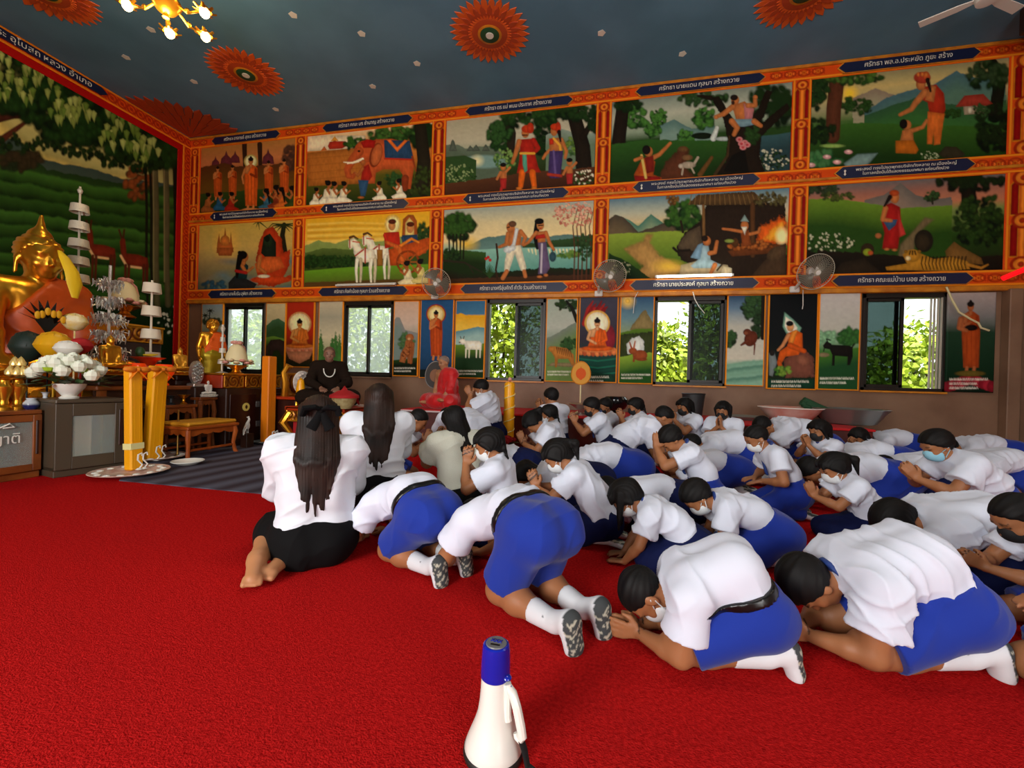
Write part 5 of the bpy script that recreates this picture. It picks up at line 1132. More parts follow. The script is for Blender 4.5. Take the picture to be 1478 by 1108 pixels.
    if usn:
        e((-.015, 0, .1), (.045, .045, .04), .015); B.cone(hp3((-.015, 0, .12)), hp3((-.015, 0, .225)), .022*hk, .003*hk, k=.015)
        for k in (1, -1): B.cone(hp3((0, k*.078, -.01)), hp3((.005, k*.082, -.085)), .009*hk, .008*hk, k=.006)
        if robe: pass
    V, Q = B.surf()
    sk = lin(skin); col = np.tile(sk, (len(V), 1))*(1+.16*n3(V, 9, sd))[:, None]
    L = (V-C)@AX.T/hk
    if body_mat is None:
        def paint(m, c, a=1.0): col[m] = col[m]*(1-a)+lin(c)*a
        fr = L[:, 0] > .05
        for k in (1, -1):
            d = ((L[:, 1]-k*.03)/.0135)**2+((L[:, 2]-.004)/.0042)**2; paint(fr & (d < 1), '140c0a')
            d = ((L[:, 1]-k*.032)/.019)**2+((L[:, 2]-.026)/.0045)**2; paint(fr & (d < 1), '1c100a', .8)
        paint(fr & (np.abs(L[:, 1]) < .021) & (L[:, 2] < -.05) & (L[:, 2] > -.068) & (L[:, 0] > .07), '9a4a42', .6)
    elif usn and body_mat is not None: pass
    me_mat = body_mat or M_skin
    o = mesh_np(name, V, Q, me_mat, cols=col if body_mat is None else None)
    o.location = (x, y, z0); o.rotation_euler = (0, 0, yaw)
    tag(o, label, cat, group)
    def part(nm, F, m, fold=None, cols=None, parent=o, dirs=None):
        Vv, Qq = F.surf()
        if len(Vv) == 0: return None
        if fold: Vv = folds(Vv, Qq, fold[0], fold[1], sd, dirs or ((.5, .3, .8), (.9, .1, -.4)))
        return mesh_np(nm, Vv, Qq, m, parent, cols=cols(Vv, Qq) if cols else None)
    # ---- clothing
    wp = P+D0*(.085-untuck)*H
    if top:
        T = B.blank(); torso(T, .011*H/1.4+.003, low=untuck > .03)
        if top == 'puff':
            for i in range(2): T.ell(Sh[i]+np.array([0, 0, .01*H]), (.06*b, .06*b, .06*b), k=.02)
        if untuck > .03:
            for q in (1, -1): T.ell(P+Y*q*.045*b-np.array([.03*H, 0, 0])-D0*.01*H, (.09*b, .08*b, .09*b), k=.03*H)
        T.plane(wp, -D0)
        for i in range(2):
            sl = T.blank(); long = top in ('longsleeve', 'puff'); e_ = Sh[i]+(El[i]-Sh[i])*sleeve
            if long:
                sl.cone(Sh[i], El[i], .05*b, .042*b, k=.01); sl.cone(El[i], wr_[i]-(wr_[i]-El[i])*.05, .042*b, .03*b, k=.02*H); sl.plane(wr_[i]-(wr_[i]-El[i])*.06, wr_[i]-El[i])
            else: sl.cone(Sh[i], El[i], .05*b, .076*b, k=.01); sl.plane(e_, El[i]-Sh[i])
            T.union(sl, .02*H)
        cl = T.blank(); cl.cone(N-D1*.02*H, N+DN*.035*H, .056*H, .05*H); cl.plane(N+DN*(.02*H), DN+.25*f); T.union(cl, .012*H)
        if top in ('puff', 'longsleeve'): fd = (.012*H/1.4, .085)
        else: fd = (.0135*H/1.4, .075)
        part('blouse' if top in ('longsleeve', 'puff', 'lace', 'blouse') else 'shirt', T, shirt_mat or {'lace': M_creamb, 'longsleeve': M_cotton, 'puff': M_cotton}.get(top, M_shirt), fd)
        if tie:
            K = B.blank(); K.cone(N-D1*.02*H, N+DN*.03*H, .064*H, .058*H, k=.01); K.plane(N+DN*(.024*H), DN+.25*f); K.plane(N+DN*(.008*H), -DN-.25*f)
            K.cone(N+np.array([.055*H, 0, .0]), N+D1*-.17*H+np.array([.1*H, 0, -.02*H]), .012*H, .02*H, k=.004, flat=(dirp(a1+90), 2.2)); part('neckerchief', K, M_tie)
    if bottom in ('shorts', 'skirt', 'trousers'):
        S = B.blank(); torso(S, .013*H/1.4+.004); S.plane(wp+D0*.012*H, D0)
        for q in (1, -1): S.ell(P+Y*q*.045*b-np.array([.03*H, 0, .0])*(1 if legs != 'stand' else .4)-D0*.01*H, (.092*b, .08*b, .09*b), k=.03*H)
        lg = B.blank(); kk = .86 if bottom == 'shorts' else 1.0
        for i in range(2):
            g1 = B.blank()
            if bottom == 'skirt': lg.cone(hipj[i], knees[i], .088*b, .07*b, k=.05*H); lg.cone((hipj[0]+hipj[1])/2, (knees[0]+knees[1])/2, .085*b, .068*b, k=.05*H)
            elif bottom == 'trousers': lg.cone(hipj[i], knees[i], .083*b, .058*b, k=.02*H); lg.cone(knees[i], ank[i], .056*b, .045*b, k=.02*H)
            else: g1.cone(hipj[i], knees[i], .083*b, .074*b, k=.0); g1.plane(hipj[i]+(knees[i]-hipj[i])*kk, knees[i]-hipj[i]); lg.union(g1, .015*H)
        if bottom == 'skirt' and legs in ('kneel', 'side', 'cross'):
            for i in range(2): lg.cone(knees[i]-(knees[i]-hipj[i])*.1, knees[i]+(ank[i]-knees[i])*(.3 if legs == 'side' else .9 if legs == 'cross' else .55), .066*b, .05*b, k=.05*H)
        S.union(lg, .03*H)
        zc = S.blank(); part(bottom, S, {'shorts': M_blue, 'skirt': M_navyc, 'trousers': M_navyc}[bottom] if not isinstance(robe, bpy.types.Material) else robe, (.008*H/1.4, .1), dirs=((.2, 1., .2), (.8, .2, .5)))
    if sash is not None:
        K = B.blank(); torso(K, .014*H); K.cone(Sh[0], El[0], .05*b, .055*b, k=.02*H)
        K.plane(N+np.array([0, 0, -.0*H]), (0, -.8, .6) if usn else (0, -.85, .4)); K.plane(P+D0*.0*H, -D0); part('robe', K, sash, (.012*H, .09*H))
    if belt:
        K = B.blank(); torso(K, .021*H/1.4+.004); K.plane(wp+D0*.016*H, D0); K.plane(wp-D0*.012*H, -D0); bo = part('belt', K, M_belt)
        m = MB(); bc = wp+dirp(a0+90)*(.086*b); m.box(-.006, -.02, -.016, .006, .02, .016, .003); bu = m.build('buckle', M_metal, bo, loc=tuple(bc)); bu.rotation_euler = (0, math.radians(a0), 0)
    if socks:
        for i in range(2):
            K = B.blank(); q = ank[i]+(knees[i]-ank[i])*.36
            g = .006
            K.cone(q, ank[i], .036*b+g*.3, .026*H+g, k=.01); hd_ = nrm(toe[i]-ank[i])
            if foot == 'tuck': K.cone(ank[i]+np.array([-.03*H, 0, .012*H]), toe[i]+np.array([-.005*H, 0, 0]), .026*H+g, .022*H+g, k=.015*H); K.cone(toe[i], toe[i]+np.array([.03*H, 0, -.012*H]), .02*H+g, .016*H+g, k=.01*H)
            elif foot == 'out': K.cone(ank[i]+np.array([-.02*H, 0, .01*H]), ank[i]+np.array([-.065*H, 0, .03*H]), .027*H+g, .03*H+g, k=.015*H); K.cone(ank[i]+np.array([-.065*H, 0, .025*H]), ank[i]+np.array([-.085*H, 0, -.03*H]), .031*H+g, .028*H+g, k=.015*H, flat=((1, 0, 0), 1.3))
            else: K.cone(ank[i]-hd_*.02*H, toe[i]+hd_*.005*H, .027*H+g, .022*H+g, k=.015*H, flat=((0, 0, 1), 1.25))
            K.plane(q, knees[i]-ank[i])
            A_, T_ = ank[i], toe[i]
            def cc(Vv, Qq, A_=A_, T_=T_):
                Nn = vnormals(Vv, Qq); c = np.tile(lin('d4d4d6'), (len(Vv), 1))
                sole = np.array([-.9, 0, .35]) if foot in ('out', 'tuck') else np.array([-.25, 0, 1.])
                so = (Nn@nrm(sole) > (.3 if foot == 'out' else .45)) & ((Vv-A_)@nrm(T_-A_) > -.012*H)
                c[so] = lin('3c3f40')
                p2 = Vv-(A_+T_)/2; ww = np.sin(p2[:, 1]*85+2*np.sin(p2[:, 2]*75+sd))*np.sin(p2[:, 2]*80+2*np.sin(p2[:, 1]*70)+i+.6)
                c[so & (np.abs(ww) < .13) & (np.hypot(p2[:, 1], p2[:, 2]) < .05*H)] = lin('b8b4a0')
                return c
            if not plain or True: part('sock', K, M_sock, cols=cc)
    # ---- mask
    if mask:
        K = B.blank(); K.ell(hp3((.03, 0, -.045)), [v*hk for v in (.068, .06, .068)], AX, k=0); K.ell(hp3((.08, 0, -.035)), [v*hk for v in (.026, .03, .035)], AX, k=.03*hk)
        K.plane(hp3((0, 0, -.012)), u-.25*f); K.plane(hp3((.022, 0, 0)), -f); mo = part('face_mask', K, M_mask[mask])
        if mo is not None and h < .0125:
            for k in (1, -1):
                m = MB()
                for q in ((-.03, -.012), (-.075, -.03)): m.tube([hp3((.03, k*.064, q[0])), hp3((.01, k*.074, (q[0]+q[1])/2)), hp3((-.012, k*.082, q[1])), ], .0022, 5)
                m.build('ear_loop', M_mask['white' if mask == 'white' else mask], mo)
    # ---- hair
    if hair:
        hm = hairmat or M_hair; K = B.blank(); t = {'buzz': .004, 'stubble': .002}.get(hair, .013)
        K.ell(hp3((-.01, 0, .024)), [(v+t)*hk for v in (.094, .076, .084)], AX, k=0)
        c0 = {'buzz': .006, 'stubble': .0}.get(hair, .012)
        K.plane(hp3((c0/.69, 0, 0)), .69*f-.72*u)
        G = np.array([0, 0, -1.0]); back = -f
        if hair in ('bob', 'long', 'pony', 'braid', 'bun'):
            for k in (1, -1): K.cone(hp3((.03, k*.074, .03)), hp3((-.01, k*.078, -.03 if hair != 'bob' else -.085)), .018*hk, .016*hk, k=.015)
            K.cone(hp3((-.075, 0, .03)), hp3((-.07, 0, -.05)), .04*hk, .03*hk, k=.03)
            for k in (1, 0, -1): K.cone(hp3((.06, k*.045, .075)), hp3((.082, k*.05, .045)), .016*hk, .01*hk, k=.02)
        if hair == 'bob':
            for k in (-.055, 0, .055): K.cone(hp3((-.07, k, .02)), hp3((-.075, k, -.085)), .035*hk, .022*hk, k=.02)
        if hair == 'pony':
            p0 = hp3((-.115, 0, .03)); K.ell(p0, (.022, .022, .022), k=.012); p1 = p0+nrm(back+G*.8)*.06*hk; p2 = p1+nrm(back*.25+G*1.0)*.12*hk; K.cone(p0, p1, .02*hk, .028*hk, k=.01); K.cone(p1, p2, .028*hk, .008*hk, k=.01)
        if hair == 'braid':
            p = hp3((-.1, .02, -.02)); d = nrm(back*.3+G)
            for j in range(7): K.ell(p+d*j*.022*hk+np.array([0, .006*(-1)**j, 0]), (.017*hk*(1-.06*j),)*3, k=.008)
        if hair == 'bun': K.ell(hp3((-.125, 0, .03)), (.034*hk,)*3, k=.01)
        if hair == 'long':
            rd = random.Random(sd)
            if a1 < 60:
                bk = N-np.array([.1*H, 0, 0])
                for j in range(11):
                    q = (j-5)/5; e1 = bk+Y*q*.06*H+np.array([.022*H*q*q, 0, -.03*H-.03*H*(1-q*q)+rd.uniform(-.015, .015)*H]); e2 = bk+Y*q*.046*H+np.array([-.004*H, rd.uniform(-.008, .008)*H, -.2*H+.05*H*q*q+rd.uniform(-.03, .02)*H])
                    K.cone(hp3((-.06+.05*q*q, q*.068, .05)), e1, .03*hk, .021*hk, k=.012); K.cone(e1, e2, .0215*hk, .007*hk, k=.008)
            else:
                for j in range(7):
                    q = (j-3)/3; p0 = hp3((-.03+.02*q, q*.072, .05)); K.cone(p0, p0+G*(.2+rd.uniform(-.03, .03))+f*.01+l*q*.015, .03*hk, .006, k=.012)
        def grooves():
            Vv, Qq = K.surf()
            Nn = vnormals(Vv, Qq); ph = np.arctan2((Vv-C)@l, (Vv-C)@u) if hair in ('buzz', 'short', 'stubble') else (Vv-C)@l/(hk*.1)*3
            if curls: return mesh_np('hair', Vv+Nn*(.007*np.sin((Vv-C)@u*120)*np.sin(ph*11))[:, None], Qq, hm, o)
            return mesh_np('hair', Vv+Nn*(.0016*np.sin(ph*16+6*n3(Vv, 12, sd)))[:, None], Qq, hm, o) if len(Vv) else None
        ho = grooves()
        if bow and ho is not None:
            m = MB(); bc = hp3((-.128, -.012, .03))
            for k in (1, -1): m.tube([bc, bc+l*k*.03+u*.012-f*.012, bc+l*k*.075+u*.005-f*.01, bc+l*k*.085-u*.03], [.016, .034, .042, .03], 10, None, .45); m.tube([bc, bc+l*k*.02-u*.05, bc+l*k*.045-u*.1], [.012, .02, .028], 8, None, .3)
            m.ball(tuple(bc), .018, 10); m.build('hair_bow', M_black, ho)
        if hair in ('pony', 'bun') and ho is not None and h < .0125:
            m = MB(); m.tube([hp3((-.115, .02*math.cos(a), .03+.02*math.sin(a))) for a in np.linspace(0, 2*PI, 13)], .006, 6); m.build('hair_tie', M_navyc, ho)
    if scale: o.scale = (scale,)*3
    return o, dict(N=N, C=C, P=P, Sh=Sh, El=El, wr=wr_, knees=knees, ank=ank, f=f, u=u, l=l, hk=hk, AX=AX)
# ------------------------------------------------------------------ the worshippers
def skel(H, hz, a0, a1, an, ah, lean=0, hs=1.0):
    P = np.array([0, 0, hz*H]); D0, D1, DN = dirp(a0), dirp(a1), dirp(an); N = P+D0*.13*H+D1*.185*H; N[1] += lean*H
    ar = math.radians(ah); f = np.array([math.cos(ar), 0, -math.sin(ar)]); u = np.array([math.sin(ar), 0, math.cos(ar)]); hk = hs*(H/1.5)**.35
    return dict(P=P, N=N, C=N+DN*.045*H+u*.07*hk+f*.012)
# small steps that keep the closely packed figures from touching
PUSH = {0: (-.035, .05), 1: (-.057, .082), 6: (-.05, .17), 7: (.02, 0), 8: (-.014, .045), 9: (-.005, -.015), 10: (-.128, .097), 11: (-.018, -.029), 12: (.013, 0), 13: (.015, -.035), 14: (.008, .02), 15: (-.017, -.042), 17: (.025, .057), 20: (.235, .119), 22: (.094, .069), 25: (.008, .021), 26: (-.073, -.222), 27: (-.026, .128), 28: (-.006, .021), 29: (-.021, .065), 30: (-.003, -.033), 31: (.011, .128), 32: (-.02, -.05), 33: (.032, .054), 34: (-.039, -.044), 35: (-.069, .116), 36: (-.046, -.021), 37: (.19, .213), 38: (-.029, -.029), 39: (.091, .085), 40: (-.054, -.034), 41: (.055, .14), 42: (.004, -.013), 43: (.023, -.019), 44: (.041, .022)}
def place(label, anc, px, py, yaw, d=None, H=1.4, fit=False, **k):
    """stand the figure so that its head (C), neck (N) or hips (P) lies on the sight line, on the floor plane"""
    q = lambda H: skel(H, k.get('hz', .165), k.get('a0', 6), k.get('a1', 14), k.get('an', 18), k.get('ah', 18), k.get('lean', 0), k.get('hs', 1.0))[anc]
    if fit:                                    # bend the back until the head sits at the right height
        T = CP+ray(px, py)*d; lo, hi = 60.0, 150.0; da, dh = k['an']-k['a1'], k['ah']-k['a1']
        for _ in range(30):
            k['a1'] = (lo+hi)/2; k['an'] = k['a1']+da; k['ah'] = k['a1']+dh; A = q(H)
            if A[2] > T[2]: lo = k['a1']
            else: hi = k['a1']
    elif d is not None:
        T = CP+ray(px, py)*d
        for _ in range(6): H = min(1.85, max(.95, H*(T[2]-k.get('z0', 0))/max(.05, q(H)[2])))
        A = q(H)
    else:
        A = q(H); T = on_z(px, py, A[2]+k.get('z0', 0))
    y = math.radians(yaw); c, s = math.cos(y), math.sin(y); dx, dy = PUSH.get(PEOPLE, (0, 0))
    return person(label, T[0]+dx-(c*A[0]-s*A[1]), T[1]+dy-(s*A[0]+c*A[1]), y, H=H, **k)
BOW = dict(hz=.2, a0=70, a1=100, an=108, ah=72, arms='floor', hp=(.5, 0), bottom='shorts', hair='short')
def bow(label, anc, px, py, yaw, **k):
    q = dict(BOW); q.update(k); return place(label, anc, px, py, yaw, **q)
# --- the women in front
place('woman with long brown hair and black bow, sitting barefoot in a black skirt', 'C', 459, 603, 127, d=2.2, hz=.085, a0=2, a1=6, an=10, ah=8, legs='side', top='longsleeve', bottom='skirt', robe=M_black, hair='long', hairmat=M_hairb, bow=True, socks=False, untuck=.06, h=.006, arms='pray', hp=(.16, -.1), skin='b07850')
place('woman with long dark hair kneeling in white jacket with puffed shoulders', 'C', 549, 578, 121, d=2.85, hz=.15, a0=3, a1=5, an=8, ah=10, top='puff', bottom='skirt', robe=M_black, hair='long', hairmat=M_hairb, socks=False, untuck=.09, h=.008, hp=(.15, -.08), skin='b07850')
place('woman with long black hair in short-sleeved cream lace blouse', 'C', 655, 607, 140, d=3.2, hz=.085, a0=4, a1=16, an=20, ah=25, legs='side', top='lace', bottom='skirt', robe=M_black, hair='long', socks=False, untuck=.06, h=.0085, hp=(.17, -.06), fat=1.12, skin='a8704a')
place('person half hidden between two women, bowing over joined hands', 'C', 604, 606, 15, d=3.9, a0=25, a1=45, an=50, ah=40, hp=(.14, -.1), hair='buzz', skin='96603c')
bow('person in loose white shirt bowing behind the woman in cream lace', 'P', 690, 640, 150, H=1.5, hz=.2, a0=30, a1=75, fat=1.15, untuck=.08, bottom='trousers', robe=M_black)
place('boy in white mask kneeling upright with joined hands beside the standing yellow candle', 'C', 695, 560, 182, d=5.5, hz=.19, a0=5, a1=10, an=35, ah=35, hair='short', mask='white', hp=(.15, -.0), hd=(.5, 0, .9), bottom='trousers', fat=1.05)
# --- front rows, left to right
bow('boy in blue shorts with black belt, bowing beside the woman in black skirt', 'P', 614, 757, 150, H=1.22, hz=.225, a0=62, a1=112, an=122, ah=95, arms='palms', hp=(.44, 0), belt=True, foot='out', h=.0075, fat=1.0)
bow('boy bowing with raised blue shorts, right of the other boy with black belt', 'P', 772, 762, 140, H=1.25, hz=.27, a0=78, a1=112, an=122, ah=95, arms='palms', hp=(.45, 0), belt=True, foot='out', h=.0075, fat=1.03)
place('girl with dark braid and white mask holding joined hands before her face', 'C', 706, 643, 185, d=2.55, hz=.09, a0=5, a1=12, an=22, ah=24, legs='side', bottom='skirt', hair='braid', mask='white', hp=(.17, -.02), hd=(-.15, 0, 1), h=.0075, untuck=.02, top='blouse')
place('girl with tied-up hair leaning forward in untucked white blouse', 'C', 806, 657, 178, d=2.62, hz=.13, a0=18, a1=42, an=50, ah=45, bottom='skirt', hair='pony', mask='white', hp=(.2, -.12), h=.008, untuck=.09, top='blouse')
bow('small child in white blouse with dark collar bowing behind the praying girl', 'P', 778, 675, 178, H=1.25, hz=.18, tie=True, bottom='skirt', hair='bob', top='blouse')
place('girl with long black hair hanging forward, bowing in white blouse and mask', 'C', 908, 716, 178, d=2.3, hz=.14, a0=38, a1=66, an=72, ah=52, arms='palms', hp=(.35, 0), bottom='skirt', hair='long', mask='white', h=.008, tie=True, top='blouse', untuck=.03)
place('child with short dark hair and blue collar bowing in front of the black-haired boy', 'C', 1003, 716, 177, d=2.4, hz=.17, a0=48, a1=78, an=82, ah=62, arms='palms', hp=(.35, 0), bottom='skirt', robe=M_blue, hair='short', mask='white', h=.008, tie=True)
bow('nearest boy with shaved hair pressing palms together on the carpet, white mask and blue shorts', 'C', 924, 848, 180, d=1.6, fit=True, H=1.13, hz=.16, a0=22, a1=112, an=120, ah=86, arms='floor', hp=(.325, 0), hair='buzz', mask='white', belt=True, foot='out', h=.006, untuck=.02, tie=False, fat=1.03)
bow('boy with short black hair bowing at the right front, one white sock showing behind him', 'C', 1168, 843, 184, d=1.56, fit=True, H=1.27, hz=.165, a0=28, a1=106, an=116, ah=88, arms='floor', hp=(.335, 0), hair='short', foot='out', h=.0065, untuck=.02, tie=True, fat=1.04)
place('boy in black mask with cropped hair at the right edge holding out joined hands', 'C', 1462, 742, 180, d=1.75, hz=.15, a0=25, a1=45, an=50, ah=42, arms='pray', hp=(.2, -.15), hd=(.8, 0, .45), hair='buzz', mask='black', h=.0075)
place('girl with ponytail and white mask praying in the middle of the right group', 'C', 1203, 686, 180, d=2.7, hz=.13, a0=14, a1=36, an=44, ah=34, bottom='skirt', hair='pony', mask='white', hp=(.2, -.12), h=.008, untuck=.05, top='blouse')
bow('girl in pale lilac blouse bowing low behind the right front boy', 'C', 1296, 757, 178, d=2.12, fit=True, H=1.4, hz=.18, a0=60, a1=105, an=112, ah=85, bottom='skirt', hair='long', h=.009, top='blouse')
place('boy with cropped hair, white mask and blue tie leaning on his hands', 'C', 1092, 632, 180, d=3.2, hz=.165, a0=16, a1=34, an=42, ah=36, arms='thigh', hair='buzz', mask='white', tie=True, bottom='trousers', robe=M_blue, h=.009)
bow('boy in bright blue shorts bowing behind the girl with the ponytail', 'P', 1287, 688, 178, H=1.42, hz=.2, h=.01)
bow('child in crumpled white shirt bowing just behind the bright blue shorts', 'P', 1350, 683, 182, H=1.4, hz=.18, h=.01, bottom='trousers')
place('boy in light blue mask leaning forward at the right of the group', 'C', 1352, 642, 182, d=2.9, hz=.165, a0=24, a1=50, an=52, ah=32, hp=(.17, -.12), hd=(.6, 0, .8), hair='short', mask='blue', bottom='trousers', robe=M_blue, h=.009)
bow('child in white shirt bowing behind the boy in the light blue mask', 'P', 1478, 676, 180, H=1.4, hz=.2)
bow('child in greyish shirt bowing at the far right by the wall', 'P', 1452, 650, 180, H=1.4, hz=.22)
bow('child bowing half hidden behind the head of the boy in light blue mask', 'P', 1320, 640, 180, H=1.4, hz=.2)
place('boy with black hair pressing joined hands to his forehead', 'C', 968, 634, 182, d=3.1, hz=.165, a0=12, a1=36, an=44, ah=58, hp=(.18, .0), hd=(-.1, 0, 1), hair='short', bottom='trousers', robe=M_blue, h=.009, tie=True)
place('boy with cropped brown hair bending to the right behind the black-haired boy', 'C', 964, 600, 8, d=4.4, hz=.165, a0=30, a1=62, an=60, ah=45, arms='palms', hp=(.36, 0), hair='buzz', bottom='trousers')
place('boy in black mask and dark tie praying in front of the low red platform', 'C', 857, 588, 186, d=4.6, hz=.165, a0=12, a1=24, an=30, ah=26, hp=(.2, -.06), hair='short', mask='black', tie=True, bottom='trousers')
place('child whose head peeps out behind the boy in black mask and tie', 'C', 874, 586, 205, d=5.4, hair='short', mask='black', bottom='trousers')
place('boy seen from behind kneeling by the platform, short black hair', 'C', 797, 573, 140, d=5.0, hair='short', bottom='trousers', a0=3, a1=8)
place('girl with long ponytail and white mask kneeling before the platform', 'C', 793, 597, 182, d=4.6, hair='braid', mask='white', bottom='skirt', a0=8, a1=18, top='blouse')
place('girl with parted hair bowing her head towards her lap', 'C', 764, 611, 200, d=3.95, hz=.14, a0=15, a1=35, an=45, ah=68, hair='pony', bottom='skirt', hp=(.16, -.12), top='blouse')
place('girl with ponytail and black mask beside the black alms bowl', 'C', 919, 586, 190, d=5.1, hair='braid', mask='black', bottom='skirt', tie=True, top='blouse')
place('girl in black mask kneeling in front of the dark bin', 'C', 985, 587, 212, d=5.0, hair='bob', mask='black', bottom='skirt', tie=True, top='blouse')
place('girl with fringe and black mask facing the camera, hands joined at her chest', 'C', 1047, 592, 238, d=4.8, hair='bob', mask='black', bottom='skirt', hp=(.12, -.06), hd=(.15, 0, 1), top='blouse')
place('child with dark head down bowing in front of the pink basin', 'C', 1117, 617, 184, d=4.75, hz=.2, a0=45, a1=85, an=92, ah=70, arms='floor', hp=(.45, 0), hair='short')
place('girl with short dark hair and big black mask behind the tie-wearing boy', 'C', 1188, 621, 205, d=3.9, hair='bob', mask='black', bottom='skirt', a0=12, a1=25, tie=True, top='blouse')
place('small girl in black mask low behind the girl with big black mask', 'C', 1226, 632, 205, d=4.5, hair='bob', mask='black', bottom='skirt', a0=25, a1=45, an=50, ah=40, top='blouse')
bow('child in white shirt bowing behind the bright blue shorts, farther back', 'P', 1296, 663, 180, H=1.4, hz=.2)
bow('child in white shirt and blue shorts bowing left of the black-haired boy', 'P', 897, 673, 182, H=1.4, hz=.2)
bow('child bowing in untucked white blouse behind the girl leaning forward', 'P', 868, 693, 180, H=1.3, hz=.17, bottom='skirt', top='blouse', hair='bob')
bow('child in white shirt with dark blue shorts bowing behind the black-haired boy', 'P', 1086, 650, 182, H=1.45, hz=.24)
bow('child bowing low between the black-haired boy and the boy with the tie', 'P', 1058, 676, 180, H=1.3, hz=.18)
bow('child in dark skirt bowing under the black-haired boy\'s elbows', 'P', 984, 722, 178, H=1.25, hz=.16, bottom='skirt', top='blouse', hair='bob')
place('boy in blue shorts at the right edge, only a knee inside the picture', 'P', 1690, 940, 184, H=1.25, arms='thigh', hair='short', h=.009)
# ------------------------------------------------------------------ ceiling: rosettes, star spots, lamps, beam
M_goldm = mat('polished_gold', 'd8982a', rough=.28, metal=.9)
M_goldp = mat('gold_leaf', 'd8982a', rough=.35, metal=.7, bump=.25, bscale=60)
M_silver = mat('silver_metal', 'c8c6c0', rough=.3, metal=.9, bump=.3, bscale=50)
M_wood = mat('red_brown_wood', '8a4a1c', rough=.35, mix='6a3412', mscale=5)
M_woodd = mat('dark_wood', '34180c', rough=.4, mix='241008', mscale=5)
M_red = mat('red_cloth', 'a80c14', rough=.8)
M_yel = mat('yellow_wax', 'f4a80a', rough=.35, sub=.1)
M_oran = mat('orange_wax', 'e8800c', rough=.4, sub=.1)
M_orcl = mat('orange_cloth', 'd8560e', rough=.65, spec=.3)
M_china = mat('white_china', 'e4e2d8', rough=.2)
M_leaf = mat('dark_green_leaf', '1c3a14', rough=.5, mix='2c5220', mscale=20)
M_cream2 = mat('cream_fabric', 'e4d4a4', rough=.7)
M_blackg = mat('black_gloss', '0a0a0c', rough=.15)
M_bulb = mat('warm_bulb', 'ffffff', emit='ffd890', estr=22)
M_clear = mat('clear_glass', 'f0f4f2', rough=.05, alpha=.35)
def thing(o, label, cat, group=None): return tag(o, label, cat, group)
def lathe(name, label, cat, prof, m, loc, n=28, group=None, sx=1, sy=1):
    b = MB(); b.lathe(prof, n, (0, 0, 0), sx, sy); o = b.build(name, m, loc=tuple(loc)); return tag(o, label, cat, group) if label else o
def rosette(px, py, r, label):
    p = on_z(px, py, HC); e = empty('ceiling_rosette', (p[0], p[1], HC))
    def ringp(n, r0, r1, z, w, nm, m):
        b = MB()
        for i in range(n):
            a = 2*PI*i/n; da = PI/n*w
            pts = [(r0*math.cos(a-da), r0*math.sin(a-da)), (r1*.86*math.cos(a-da*.8), r1*.86*math.sin(a-da*.8)), (r1*math.cos(a), r1*math.sin(a)), (r1*.86*math.cos(a+da*.8), r1*.86*math.sin(a+da*.8)), (r0*math.cos(a+da), r0*math.sin(a+da))]
            V = [(x, y, -.004) for x, y in pts]+[(x*.98, y*.98, -z) for x, y in pts]; k = len(pts)
            b.add(V, [tuple(range(k)), tuple(range(2*k-1, k-1, -1))]+[(j, (j+1) % k, k+(j+1) % k, k+j) for j in range(k)])
        b.lathe([(0, -z*.9), (r0*1.05, -z*.9), (r0*1.05, 0)], 40); return b.build(nm, m, e, sharp=25)
    O1 = mat('rosette_orange', 'd85a1c', rough=.55); O2 = mat('rosette_red', 'b0401a', rough=.55)
    ringp(30, r*.72, r, .012, 1., 'outer_petals', O1); ringp(24, r*.55, r*.80, .022, .8, 'middle_petals', O2); ringp(40, r*.42, r*.55, .030, 1., 'inner_band', O1)
    for k, (rr, z, m, nm) in enumerate(((.44, .036, O2, 'red_disc'), (.30, .042, M_gold, 'gold_ring'), (.24, .048, mat('rosette_green', '1c4a2c', rough=.5), 'green_disc'), (.1, .054, M_china, 'white_centre'))):
        b = MB(); b.lathe([(0, -z), (r*rr*.94, -z), (r*rr, -z+.006), (r*rr, 0)], 36); b.build(nm, m, e)
    tag(e, label, 'rosette', 'orange rosettes on the ceiling')
for px, py, r, l in ((355, 105, .60, 'orange flower rosette on the ceiling near the altar corner'), (707, 47, .60, 'orange flower rosette in the middle of the ceiling'), (1163, -14, .60, 'orange flower rosette on the ceiling, cut by the top edge on the right'), (62, -16, .60, 'orange flower rosette cut by the top edge at the left, beyond the chandelier')): rosette(px, py, r, l)
for px, py in ((423, 22), (218, 43), (182, 83), (280, 118), (275, 160), (398, 158), (538, 125), (522, 49), (602, 92), (868, 48), (985, 78)):
    p = on_z(px, py, HC-.006); b = MB()
    pts = []
    for i in range(10): a = i*PI/5; q = .05 if i % 2 else .062; pts.append((q*math.cos(a), q*math.sin(a)))
    b.prism(pts, 0, .005, 'xy'); tag(b.build('ceiling_star', M_china, loc=(p[0], p[1], HC-.006)), 'small white star spot on the blue ceiling', 'star', 'small white star spots on the ceiling')
def corner_fan():
    e = MB(); c = (WX+.1, WY-.14)
    for j, (r0, r1) in enumerate(((.0, .55), (.5, .95), (.9, 1.35))):
        for i in range(6+j*3):
            n = 6+j*3; a = -PI/2*(i+.5)/n; da = PI/4/n*.9
            pts = [(c[0]+q*math.cos(t), c[1]+q*math.sin(t)) for q, t in ((r0, a-da), (r1*.9, a-da), (r1, a), (r1*.9, a+da), (r0, a+da))]
            e.prism(pts, HC-.012-.006*j, HC-.001, 'xy')
    tag(e.build('ceiling_corner_ornament', mat('rosette_red', 'b0401a')), 'fan of orange petals painted in the ceiling corner above the altar wall', 'ornament')
corner_fan()
